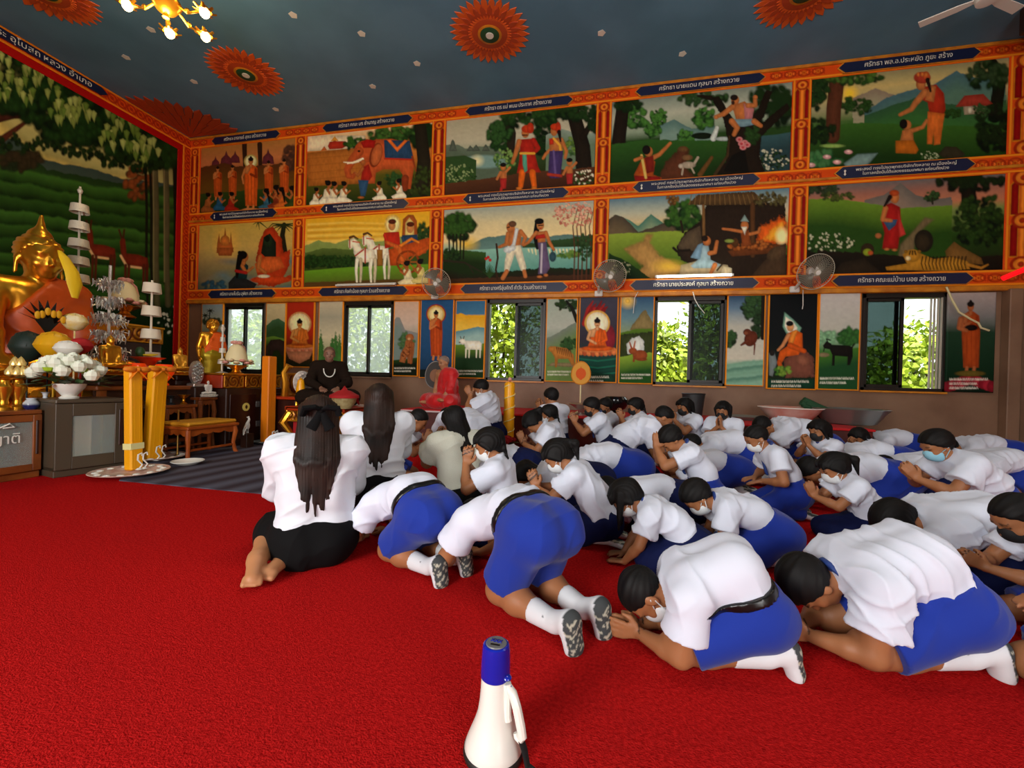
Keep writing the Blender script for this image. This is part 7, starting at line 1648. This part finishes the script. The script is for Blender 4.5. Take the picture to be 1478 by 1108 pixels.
# nested carved tables and the cushioned bench
def carved_table(x0, x1, y0, y1, zt, label, cushion=False, m=None, cat='table'):
    m = m or M_wood; e = empty('carved_table' if not cushion else 'cushioned_bench', ((x0+x1)/2, (y0+y1)/2, 0)); a, w = (x1-x0)/2, (y1-y0)/2; t = .035
    b = MB(); b.box(-a-.015, -w-.015, zt-t, a+.015, w+.015, zt, .008); b.build('table_top', m, e)
    for sx in (-1, 1):
        for sy in (-1, 1):
            b = MB(); X, Y = sx*(a-.025), sy*(w-.025)
            b.tube([(X, Y, zt-t), (X+sx*.012, Y+sy*.012, zt*.72), (X-sx*.004, Y-sy*.004, zt*.35), (X+sx*.01, Y+sy*.01, .03), (X+sx*.022, Y+sy*.022, 0)], [.026, .028, .02, .022, .026], 8); b.build('leg', m, e)
    for ax in (0, 1):
        for s in (-1, 1):
            L_ = (w if ax == 0 else a)-.03; pts = [(-L_, zt-t), (L_, zt-t)]+[(L_-2*L_*i/16, zt-t-.045-.02*abs(math.sin(i*PI/4))-.05*max(0, abs(i-8)/8-.6)) for i in range(17)]
            b = MB(); q = s*((a if ax == 0 else w)-.02); b.prism(pts, q-.008, q+.008, 'yz' if ax == 0 else 'xz'); b.build('apron', m, e)
    for s in (-1, 1): b = MB(); b.box(s*(a-.03)-.012, -w+.03, zt*.24, s*(a-.03)+.012, w-.03, zt*.31, .004); b.build('stretcher', m, e)
    if cushion: b = MB(); b.box(-a, -w, zt, a, w, zt+.045, .02); b.build('cushion', mat('yellow_cushion', 'c88a14', rough=.6), e)
    tag(e, label, cat)
carved_table(-4.82, -4.40, 3.70, 4.33, .365, 'low orange-brown carved bench with yellow cushion on the grey mat', True, mat('orange_wood', 'a8521a', rough=.3, mix='8a3c10', mscale=6), 'bench')
zA = on_x(262, 584, -5.0)[2]; zB = on_x(307, 574, -4.9)[2]
carved_table(-5.0, -4.87, 3.83, 4.19, on_x(262, 584, -4.87)[2], 'small carved wooden table holding the brass goblet')
carved_table(-5.0, -4.87, 4.24, 4.46, on_x(307, 573, -4.87)[2], 'taller carved wooden table holding the tiny white statue')
p = on_x(265, 583, -4.94); zA = on_x(262, 584, -4.87)[2]
lathe('brass_goblet', 'brass footed bowl on the small carved table', 'bowl', [(.035, 0), (.038, .01), (.014, .03), (.018, .05), (.012, .065), (.05, .1), (.07, .115), (.064, .115), (.0, .09)], M_goldm, (p[0], p[1], zA), 24)
p = on_x(247, 583, -4.94); lathe('grey_goblet', 'dark grey footed bowl on the small carved table', 'bowl', [(.04, 0), (.042, .01), (.016, .03), (.016, .07), (.04, .1), (.055, .11), (.05, .112), (0, .1)], mat('dark_pewter', '34383a', rough=.4, metal=.6), (p[0], p[1], zA), 24)
# dark emblem cabinet with gilt box on top
e = empty('altar_cabinet', (-5.05, 5.04, 0)); zt = on_x(345, 560, -4.75)[2]
b = MB(); b.box(-.3, -.55, 0, .3, .62, zt, .01); b.build('body', M_woodd, e)
for y in (-.5, .0): b = MB(); b.box(.3, y, .1, .312, y+.42, zt-.08, .004); d_ = b.build('door', mat('dark_red_wood', '2c0f0a', rough=.3), e)
b = MB(); q = on_x(355, 587, -4.735); b.lathe([(0, .0), (.055, 0), (.055, .012), (0, .014)], 24, (.31, q[1]-5.04, q[2]), axis=(1, 0, 0)); b.build('round_emblem', mat('pale_yellow_emblem', 'd8cc6a', rough=.5), e)
b = MB(); b.lathe([(0, .0), (.02, 0), (0, .006)], 8, (.324, q[1]-5.04, q[2]), 1.4, 1, axis=(1, 0, 0)); b.build('emblem_mark', M_woodd, e)
for py in (583, 611): q = on_x(372, py, -4.735); b = MB(); b.box(.312, q[1]-5.075, q[2]-.04, .322, q[1]-5.005, q[2]+.04, .004); b.build('square_plate', mat('grey_plate', '5a5450', rough=.4), e)
tag(e, 'dark wooden altar cabinet with a round pale emblem', 'cabinet')
e = empty('gilt_box', (-5.0, 4.95, zt)); b = MB(); b.box(-.25, -.48, 0, .2, .52, .17, .008); b.build('body', mat('red_lacquer', 'a8300c'), e); b = MB(); b.box(-.27, -.5, .17, .24, .54, .195, .006); b.build('lid', M_goldm, e)
for k in range(3): carved('carved_front', .01, .165, .3, .2, e, loc=(0, -.31+.33*k, 0))
tag(e, 'carved gilt box on the dark emblem cabinet', 'box')
p = on_x(188, 492, -6.75); e = empty('gilt_box', (p[0], p[1], .482)); hh = p[2]-.482
b = MB(); b.box(-.2, -.3, 0, .18, .3, hh-.02, .008); b.build('body', M_woodd, e); carved('carved_front', hh-.02, hh+.2, .62, .18, e); b = MB(); b.box(-.22, -.32, hh+.2, .22, .32, hh+.23, .006); b.box(-.2, -.3, hh-.02, .17, .3, hh+.2); b.build('lid', M_goldp, e)
tag(e, 'tall dark box with a carved gilt band high on the altar behind the silver tree', 'box')
def peacock(px, py, x):
    p = on_x(px, py, x); e = empty('white_bird_figurine', tuple(p)); b = MB(); b.ball((0, 0, .1), .035, 12, (.9, .8, 1.5)); b.tube([(0, .0, .13), (0, .025, .18), (0, .01, .215), (0, -.012, .21)], [.02, .013, .013, .005], 8); b.tube([(0, -.02, .1), (0, -.05, .04), (0, -.06, -.02)], [.025, .022, .008], 8, None, .5)
    for s in (-.012, .012): b.tube([(s, 0, .06), (s, 0, 0)], .005, 6)
    b.build('bird', M_china, e); b = MB(); b.box(-.05, -.06, -p[2], .05, .06, -.001, .006); b.build('stand', M_woodd, e); tag(e, 'white bird figurine standing before the dark emblem cabinet', 'figurine')
peacock(357, 625, -4.55)
# standing candles on plates
def plate(x, y, r, m, label, deco=None, z=.008):
    e = empty('plate', (x, y, z)); b = MB(); b.lathe([(r*.55, 0), (r*.6, .004), (r*.95, .03), (r, .036), (r*.985, .041), (r*.6, .014), (0, .01)], 40); b.build('dish', m, e)
    if deco:
        for k in range(14): a = k*2*PI/14; b = MB(); b.ball((r*.8*math.cos(a), r*.8*math.sin(a), .034), .03, 8, (1, 1, .35)); b.build('petal_trim', deco, e)
    return tag(e, label, 'plate')
def swan(e, x, y, m):
    b = MB(); b.tube([(x, y, .015), (x+.0, y+.03, .05), (x, y-.01, .1), (x, y-.005, .15), (x, y+.025, .16), (x, y+.03, .135)], .007, 6); b.lathe([(.03, .0), (.01, .015)], 10, (x, y, .01)); b.build('swan_hook', m, e)
def candle(x, y, w, d, zt, tilt, m, label, bow=True, band=False, yaw=0.0):
    e = empty('tall_candle', (x, y, .022)); e.rotation_euler = (0, tilt, yaw); b = MB(); b.box(-d/2, -w/2, 0, d/2, w/2, zt, .012); b.build('shaft', m, e)
    for k in range(2): b = MB(); yy = -w/2+w*(k+.8)/2.6; b.tube([(d/2-.001, yy, .01), (d/2-.001, yy, zt-.01)], .0025, 5); b.build('ridge', m, e)
    if band: b = MB(); b.box(-d/2-.004, -w/2-.004, zt*.2, d/2+.004, w/2+.004, zt*.26, .003); b.build('paper_band', mat('pale_yellow_paper', 'e4dc98', rough=.6), e)
    if bow:
        b = MB()
        for s in (-1, 1): b.ball((d/2+.01, s*w*.55, zt*.97), .05, 10, (.6, 1.2, .6)); b.tube([(d/2+.01, 0, zt*.97), (d/2+.02, s*w*.5, zt*.9), (d/2+.02, s*w*.75, zt*.87)], .018, 6, .008, .4)
        b.ball((d/2+.015, 0, zt*.97), .025, 8); b.build('ribbon_bow', mat('orange_ribbon', 'e07c10', rough=.5), e)
    for s in (-1, 1): swan(e, d/2+.05, s*w*.2-.0, M_china)
    tag(e, label, 'candle', 'tall candles standing on plates')
c1 = on_z(193, 681); c2 = on_z(219, 666); c3 = on_z(386, 640)
P1 = mat('pink_white_plate', 'd8c0b0', rough=.4, mix='b88a7c', mscale=14)
pl1 = plate(c1[0]+.1, c1[1]-.1, .29, P1, 'large pink and white plate under the nearest yellow candle', M_china)
pl2 = plate(c2[0]-.06, c2[1]+.1, .27, P1, 'pink and white plate under the second yellow candle', M_china)
q = on_z(271, 671); plate(q[0], q[1], .145, M_china, 'small empty white plate on the grey mat')
plate(c3[0], c3[1], .2, mat('grey_china', '8a8c84', rough=.3), 'grey plate under the orange candle'); q = on_z(412, 641); plate(q[0], q[1]-.05, .17, mat('cream_china', 'd8cca0', rough=.3), 'cream plate right of the orange candle')
candle(c1[0], c1[1], .115, .09, .98, -.04, M_yel, 'nearest tall yellow candle with orange bow and pale band', True, True)
candle(c2[0], c2[1], .15, .1, 1.0, .06, M_yel, 'second tall yellow candle with orange bow, broader')
candle(c3[0], c3[1], .15, .12, 1.2, 0, M_oran, 'tall orange candle before the dark emblem cabinet', False)
q = on_z(256, 660); lathe('candlestick', 'slender brass candlestick on the grey mat', 'candlestick', [(.045, 0), (.045, .008), (.012, .03), (.009, .05), (.009, .5), (.013, .52), (.007, .53), (0, .53)], mat('aged_brass', 'a88440', rough=.35, metal=.8), (q[0], q[1], .008), 16)
# grey mat
b = MB(); pts = [on_z(172, 694), on_z(378, 713), on_z(440, 706), on_z(600, 641), on_z(330, 625), on_z(236, 634)]
b.prism([(v[0], v[1]) for v in pts], .0005, .008, 'xy')
def stripe_mat():
    m = bpy.data.materials.new('grey_striped_mat'); m.use_nodes = True; nt = m.node_tree; bs = nt.nodes['Principled BSDF']; bs.inputs['Roughness'].default_value = .9; bs.inputs['Specular IOR Level'].default_value = .15
    tc = nt.nodes.new('ShaderNodeTexCoord'); mp = nt.nodes.new('ShaderNodeMapping'); mp.inputs['Rotation'].default_value = (0, 0, math.radians(8)); w = nt.nodes.new('ShaderNodeTexWave'); w.inputs['Scale'].default_value = 1.1; w.inputs['Distortion'].default_value = 1.0; w.inputs['Detail'].default_value = 3; w.bands_direction = 'X'
    r = nt.nodes.new('ShaderNodeValToRGB'); r.color_ramp.elements[0].color = (*lin('3a3038'), 1); r.color_ramp.elements[1].color = (*lin('5a5a68'), 1)
    nt.links.new(tc.outputs['Object'], mp.inputs[0]); nt.links.new(mp.outputs[0], w.inputs[0]); nt.links.new(w.outputs[0], r.inputs[0]); nt.links.new(r.outputs[0], bs.inputs[0]); return m
tag(b.build('floor_mat', stripe_mat()), 'grey striped floor mat in front of the altar', 'mat')
# gilt throne tables and the dark-robed statue
e = empty('gilt_throne', tuple(np.array([*on_z(425, 640)[:2], 0])+np.array([-.25, .35, 0])))
cx = e.location.copy()
b = MB(); b.box(-.25, -.36, 0, .25, .36, .62, .01); b.build('red_base', mat('dark_red_wood', '2c0f0a'), e); b = MB(); b.box(-.3, -.4, .62, .3, .4, .66, .008); b.build('seat', mat('red_lacquer', 'a8300c'), e)
carved('carved_back', .66, 1.0, .5, -.02, e); carved('carved_front', .3, .6, .6, .25, e, 'a87a24')
for s in (-1, 1):
    b = MB(); b.tube([(0, s*.27, .66), (.03, s*.29, .85), (.0, s*.30, 1.0), (.05, s*.27, 1.1), (.1, s*.24, 1.08)], [.05, .05, .04, .045, .015], 10); b.build('swan_neck', M_goldm, e)
    b = MB(); b.tube([(.22, s*.3, .6), (.28, s*.32, .4), (.22, s*.3, .2), (.27, s*.31, 0)], [.05, .045, .03, .045], 10); b.build('leg', M_goldm, e)
b = MB(); b.lathe([(0, 0), (.1, 0), (.11, .02), (.07, .03), (0, .035)], 24, (.02, 0, .84), axis=(1, 0, 0)); b.build('gilt_medallion', M_goldm, e)
tag(e, 'gilt carved throne with swan necks behind the orange candle', 'throne')
p = CP+ray(438, 553)*6.0; b = MB(); b.lathe([(0, -.012), (.17, -.008), (.18, 0), (.17, .008), (0, .012)], 32, (0, 0, 0), 1, .85, axis=(1, -.35, 0)); 
for i in range(14): a = i*2*PI/14; b.ball((.01, .125*math.cos(a), .14*math.sin(a)), .022, 7)
b.tube([(0, 0, -.17), (0, 0, -p[2]+.66)], .012, 8); tag(b.build('white_fan', mat('white_floral_fan', 'e0d8cc', rough=.6, mix='b8a8a0', mscale=22), loc=tuple(p)), 'round white floral fan on a stem beside the gilt throne', 'fan')
p = CP+ray(434, 561)*5.85; b = MB(); b.lathe([(.05, -.2), (.055, -.17), (.06, 0), (.04, .12), (.0, .16)], 14); tag(b.build('yellow_candle', M_yel, loc=(p[0], p[1], p[2])), 'short yellow candle in front of the round white fan', 'candle')
e = empty('gilt_table', (0, 0, 0)); p = CP+ray(487, 580)*6.0; e.location = (p[0], p[1], 0); ZG = p[2]-.05
b = MB(); b.box(-.45, -.5, ZG-.06, .45, .5, ZG, .01); b.build('table_top', mat('red_lacquer', 'a8300c'), e); b = MB(); b.box(-.38, -.42, .12, .38, .42, ZG-.06, .01); b.build('red_body', M_red, e)
o = carved('carved_apron', ZG-.2, ZG-.01, .95, .43, e); o = carved('carved_side', ZG-.2, ZG-.01, .85, .48, e); o.rotation_euler = (0, 0, -PI/2)
for sx in (-1, 1):
    for sy in (-1, 1): b = MB(); b.tube([(sx*.4, sy*.44, ZG-.08), (sx*.46, sy*.5, ZG*.6), (sx*.38, sy*.43, ZG*.3), (sx*.44, sy*.48, 0)], [.055, .06, .035, .055], 10); b.build('leg', M_goldm, e)
tag(e, 'red and gilt carved table under the dark-robed statue', 'table')
p = CP+ray(474, 556)*6.15; brown = mat('dark_brown_robe', '20160f', rough=.9, spec=.1)
o, _j = person('bald seated statue in a dark brown robe with white beads', p[0], p[1], -.9, H=1.5, hz=.075, a0=2, a1=8, an=12, ah=8, legs='cross', arms='thigh', top='longsleeve', shirt_mat=brown, bottom='skirt', robe=brown, socks=False, hair='stubble', hairmat=mat('statue_scalp', '6a4a38', rough=.5), skin='8a6450', z0=ZG+.02, h=.011, name='seated_statue', cat='statue', untuck=.05, fat=.98)
b = MB(); N_ = _j['N']; b.tube([N_+np.array([.05*math.cos(t)+.04, .075*math.sin(t), -.03-.12*(1+math.cos(t))*.9+.05]) for t in np.linspace(0, 2*PI, 25)], .008, 6); b.V = [(x+.07*(1 if z < N_[2]-.08 else .6), y, z) for x, y, z in b.V]; b.build('bead_necklace', M_china, o)
p = CP+ray(497, 574)*5.45; e = empty('offering_bowl', (p[0], p[1], ZG)); b = MB(); b.lathe([(.09, 0), (.1, .02), (.14, .08), (.165, .17), (.155, .17), (.0, .15)], 28); b.build('bowl', mat('pale_pattern_bowl', 'b8a878', rough=.5, mix='a08a58', mscale=25), e)
b = MB(); b.lathe([(.185, .14), (.18, .175), (.13, .2), (.08, .23), (.04, .24), (0, .3)], 20, (0, 0, 0), 1, 1); b.tube([(.0, .1, .2), (.03, .2, .15), (.05, .26, .04)], [.08, .05, .012], 8, None, .35); b.build('red_cloth', M_red, e)
tag(e, 'pale bowl covered with a red cloth in front of the dark-robed statue', 'bowl')
# ------------------------------------------------------------------ low red platform along the back wall and what stands on it
PZT = .485; PYF = 6.1
xa = on_y(580, 598, PYF)[0]; xb = on_y(1262, 610, PYF)[0]
e = empty('low_platform', ((xa+xb)/2, (PYF+WY)/2, 0)); w = (xb-xa)/2; d = (WY-.03-PYF)/2
b = MB(); b.box(-w, -d, 0, w, d, PZT-.03, .006); b.build('body', mat('dark_red_wood_panel', '5a1c10', rough=.4, mix='44120a', mscale=4), e)
b = MB(); b.box(-w-.02, -d-.02, PZT-.03, w+.02, d, PZT, .008); b.build('red_carpet_top', mat('bright_red_carpet', 'c81c20', rough=.95, bump=.4, bscale=120), e)
b = MB(); b.box(-w-.022, -d-.024, PZT-.032, -w+1.0, -d-.018, PZT-.008); b.build('pale_edge_strip', mat('pale_edge', 'c8b0b0', rough=.5), e)
tag(e, 'low red carpeted platform along the back wall', 'platform')
M_robe = mat('bright_red_robe', 'c80a12', rough=.55, sheen=.2)
p = CP+ray(646, 575)*7.05
o, _j = person('elderly shaven man in a bright red robe sitting cross-legged on the platform', p[0], p[1], math.radians(238), H=1.58, hz=.075, a0=3, a1=8, an=14, ah=14, legs='cross', arms='lap', top=None, bottom='skirt', robe=M_robe, sash=M_robe, socks=False, hair='stubble', hairmat=mat('grey_stubble', '8a7468', rough=.6), skin='b07c58', z0=PZT+.018, h=.011, fat=1.0)
def talipot(px, py, d, r, cloth, label, zb, plain=True):
    p = CP+ray(px, py)*d; e = empty('ceremonial_fan', (p[0], p[1], zb)); z = p[2]-zb
    b = MB(); pts = [(r*.92*math.sin(a), z+r*1.12*math.cos(a)+(.06*r*math.cos(2*a))) for a in np.linspace(0, 2*PI, 30)[:-1]]; b.prism(pts, -.012, .012); b.build('fan_face', cloth, e)
    b = MB(); b.tube([(r*.92*math.sin(a), 0, z+r*1.12*math.cos(a)+.06*r*math.cos(2*a)) for a in np.linspace(0, 2*PI, 31)], .014, 6); b.build('rim', M_gold if plain else mat('grey_rim', '8a8684', rough=.5), e)
    b = MB(); b.prism([(r*.5*math.sin(a), z+r*.55*math.cos(a)) for a in np.linspace(0, 2*PI, 20)[:-1]], -.018, -.0125)
    b.prism([(-.02, z-.1), (.02, z-.1), (.03, z), (0, z+.12), (-.03, z)], -.022, -.018); b.build('emblem', M_orcl if plain else mat('tan_emblem', '8a5a3c', rough=.6), e)
    b = MB(); b.tube([(0, .01, 0), (0, .01, z-r*1.05)], .012, 8); b.lathe([(.08, 0), (.08, .02), (.02, .05)], 16); b.build('pole', M_cream2, e); tag(e, label, 'fan')
talipot(629, 542, 7.25, .205, mat('dark_fan_cloth', '34302e', rough=.6), 'dark oval ceremonial fan behind the man in the red robe', PZT, False)
talipot(838.5, 539, 6.7, .16, mat('gold_fan_cloth', 'd8941c', rough=.6), 'orange heart-shaped ceremonial fan on a pale pole', PZT)
def bowlish(name, px, dep, prof, m, label, cat='bowl', n=30, sx=1, py=600):
    p = CP+ray(px, py)*dep; return lathe(name, label, cat, prof, m, (p[0], p[1], PZT+.001), n, sx=sx)
bowlish('silver_bowl', 838, 6.35, [(.1, 0), (.1, .015), (.04, .04), (.05, .09), (.13, .14), (.2, .17), (.19, .175), (0, .14)], M_silver, 'silver footed bowl at the foot of the orange fan')
bowlish('alms_bowl', 888, 6.5, [(.08, 0), (.09, .04), (.06, .06), (.15, .11), (.19, .18), (.185, .25), (.15, .29), (.14, .285), (.0, .24)], M_blackg, 'black glossy alms bowl on the platform')
bowlish('waste_bin', 1000, 6.6, [(.12, 0), (.13, .01), (.17, .36), (.18, .37), (.17, .375), (.12, .03), (0, .03)], mat('dark_plastic', '24282a', rough=.5), 'dark plastic bin by the wall', 'bin')
bowlish('tray', 1075, 6.4, [(.25, 0), (.26, .01), (.32, .05), (.31, .055), (.25, .02), (0, .015)], mat('grey_tray', '8a8a84', rough=.3, metal=.5), 'wide grey tray on the platform', 'tray')
p = on_y(1140, 604, 6.95); e = empty('basin', (p[0], p[1], PZT+.002)); b = MB(); b.lathe([(.2, 0), (.24, .01), (.34, .12), (.40, .2), (.42, .205), (.41, .215), (.38, .2), (.32, .12), (0, .03)], 40); b.build('bowl', mat('pink_white_enamel', 'd8b8ac', rough=.25, mix='c88878', mscale=3), e); b = MB(); b.tube([(.415*math.cos(t), .415*math.sin(t), .207) for t in np.linspace(0, 2*PI, 41)], .008, 6); b.build('rim', M_china, e)
tag(e, 'large pink and white enamel basin on the red platform', 'basin')
p = on_y(1226, 604, 6.95); e = empty('basin', (p[0], p[1], PZT+.002)); b = MB(); b.lathe([(.25, 0), (.3, .01), (.4, .15), (.46, .22), (.44, .225), (.36, .14), (0, .03)], 40); b.build('bowl', mat('steel_basin', '9a9a94', rough=.3, metal=.7), e); tag(e, 'large grey steel basin right of the pink basin', 'basin')
b = MB(); a = on_y(1160, 580, 7.1); c = on_y(1196, 600, 7.12)
for k in range(4): o_ = np.array([.03*math.cos(k*1.6), .03*k*.3, .035*math.sin(k*1.6)]); b.tube([a+o_, (a+c)/2+o_+np.array([0, 0, .01]), c+o_*1.6], [.045, .05, .06], 10)
tag(b.build('rolled_bundle', mat('dark_green_cloth', '1c4a2c', rough=.7)), 'rolled dark green bundle leaning over the steel basin', 'bundle')
# spiral-wrapped candle with red flowers at its foot
p = CP+ray(735, 585)*5.75; e = empty('tall_candle', (p[0], p[1], .0)); zt = (CP+ray(735, 548)*5.75)[2]
b = MB(); b.lathe([(.075, .12), (.072, zt-.05), (.05, zt-.03), (0, zt-.03)], 24); b.build('shaft', M_yel, e); b = MB(); b.tube([(.077*math.cos(t), .077*math.sin(t), .15+(zt-.22)*t/30) for t in np.linspace(0, 30, 160)], .006, 5); b.build('spiral_ribbon', mat('pale_yellow_paper', 'e4dc98'), e)
b = MB(); b.lathe([(.1, 0), (.11, .02), (.06, .06), (.09, .12), (0, .12)], 20); b.build('base', M_goldm, e); b = MB(); b.lathe([(0, zt-.03), (.03, zt), (.02, zt+.03), (0, zt+.04)], 12); b.build('finial', mat('pink_petal', 'd89a8c'), e); tag(e, 'yellow candle wrapped with a spiral ribbon beside the kneeling upright boy', 'candle')
p = CP+ray(729, 632)*5.2; e = empty('flower_pot', (p[0], p[1], 0)); zf = p[2]
b = MB(); b.lathe([(.08, 0), (.1, .02), (.12, zf-.06), (.0, zf-.07)], 20); b.build('pot', M_woodd, e); roses(e, .12, 12, M_red, 5, .5, .04, zf-.06); tag(e, 'pot of red flowers in front of the spiral yellow candle', 'flowers')
# ------------------------------------------------------------------ megaphone in the foreground
def megaphone():
    p = on_z(712, 1086); e = empty('megaphone', (p[0], p[1], 0.0)); S = .282/.30
    WH = mat('glossy_white_plastic', 'e8e6dc', rough=.25, coat=.3); BL = mat('glossy_blue_plastic', '0c1f9c', rough=.22, coat=.4); RB = mat('black_rubber', '14140f', rough=.6)
    b = MB(); b.lathe([(.072, .012), (.0745, .02), (.070, .035), (.060, .06), (.050, .085), (.0425, .11), (.0385, .14), (.0365, .17), (.0355, .205), (.0, .205)], 48); b.build('horn', WH, e)
    b = MB(); b.lathe([(.066, .0), (.075, .002), (.0775, .010), (.0765, .018), (.0735, .022), (.068, .02), (.066, .0)], 48); b.build('rubber_rim', RB, e)
    b = MB(); b.lathe([(.0362, .198), (.0378, .2), (.0372, .235), (.0355, .268), (.0335, .279), (.030, .282), (.0, .282)], 40); cap = b.build('blue_cap', BL, e)
    b = MB(); b.lathe([(0, .2845), (.0255, .2845), (.027, .2815)], 32); b.build('grey_face', mat('grey_label', '6a6a6c', rough=.4), cap)
    text_mesh('lettering', 'XXX', .016, BL, cap, (0, .004, .2856), (0, 0, -.1), width=.03); b = MB(); b.box(-.012, -.014, .2846, .012, -.009, .2856); b.build('label_bar', M_blackg, cap)
    a = -.4                                             # handle direction
    c, s = math.cos(a), math.sin(a)
    def q(r, z, t=0): return (r*c-t*s, r*s+t*c, z)
    b = MB(); b.tube([q(.036, .195), q(.040, .18), q(.040, .12), q(.043, .105)], .011, 10); b.build('handle_rail', WH, e)
    b = MB(); b.tube([q(.040, .19), q(.055, .178), q(.068, .15), q(.081, .11), q(.087, .085), q(.082, .074), q(.07, .078), q(.066, .085)], [.009, .011, .0115, .0115, .011, .009, .008, .006], 10, None, 1.0); b.build('pistol_grip', WH, e)
    b = MB(); b.ball(q(.0365, .209), .012, 12, (1, 1, .6)); b.build('volume_knob', BL, cap); b = MB(); b.box(-.004, -.004, -.004, .004, .004, .004, .001); b.V = [(v[0]+q(.047, .186)[0], v[1]+q(.047, .186)[1], v[2]+.19) for v in b.V]; b.build('trigger', BL, e)
    b = MB(); P = [q(.083, .078), q(.095, .055), q(.105, .02), q(.13, .006, .01), q(.19, .005, .03), q(.25, .005, .02), q(.31, .005, -.01)]; b.tube(P, .011, 8, None, .25); b.build('strap', mat('black_webbing', '0c0c0c', rough=.85), e)
    tag(e, 'white and blue megaphone standing on the red carpet in the foreground', 'megaphone')
megaphone()
# ------------------------------------------------------------------ trees outside the windows
def bush(x, y, r, h_, seed, label):
    rd = np.random.default_rng(seed); n = 2600
    d = rd.normal(size=(n, 3)); d /= np.linalg.norm(d, axis=1)[:, None]; q = rd.uniform(.55, 1.0, n)[:, None]*(1+.25*np.sin(d[:, :1]*5+seed)*np.cos(d[:, 1:2]*6))
    c = np.array([0, 0, h_*.52])+d*q*np.array([r, r*.6, h_*.5]); a = rd.normal(size=(n, 3)); a /= np.linalg.norm(a, axis=1)[:, None]; b_ = np.cross(a, d); b_ /= np.linalg.norm(b_, axis=1)[:, None]+1e-9
    s = rd.uniform(.07, .15, n)[:, None]
    V = np.stack([c-a*s, c+b_*s*.5, c+a*s, c-b_*s*.5], 1).reshape(-1, 3); Q = np.arange(4*n).reshape(-1, 4)
    e = empty('shrub', (x, y, -.12)); cols = np.repeat(lin('a8c034')[None]*rd.uniform(.5, 1.5, (n, 1)), 4, 0)
    m = mat('sunlit_leaf', attr='Col', rough=.5)
    mesh_np('foliage', V, Q, m, e, smooth=False, cols=cols)
    b = MB()
    for k in range(5): b.tube([(.04*k-.08, 0, 0), (.2*k*r-.4*r, .05*k-.1, h_*.45), (.3*k*r-.6*r, .1, h_*.8)], .05, 7, .015)
    b.build('trunk', M_woodd, e); tag(e, label, 'shrub', 'leafy shrubs outside the windows')
for i, (x, y, r, h_) in enumerate(((-12.4, 13, 1.9, 3.6), (-8.0, 12.4, 1.7, 3.9), (-3.1, 11.8, 1.2, 4.4), (-1.0, 14.2, 1.6, 5.0), (1.5, 12.0, 1.15, 2.75), (3.6, 13.6, 1.5, 4.6), (5.6, 15.4, 1.6, 5.0), (7.6, 12.4, 1.3, 2.9))):
    bush(x, y, r, h_, i+1, 'leafy green shrub outside seen through the windows')
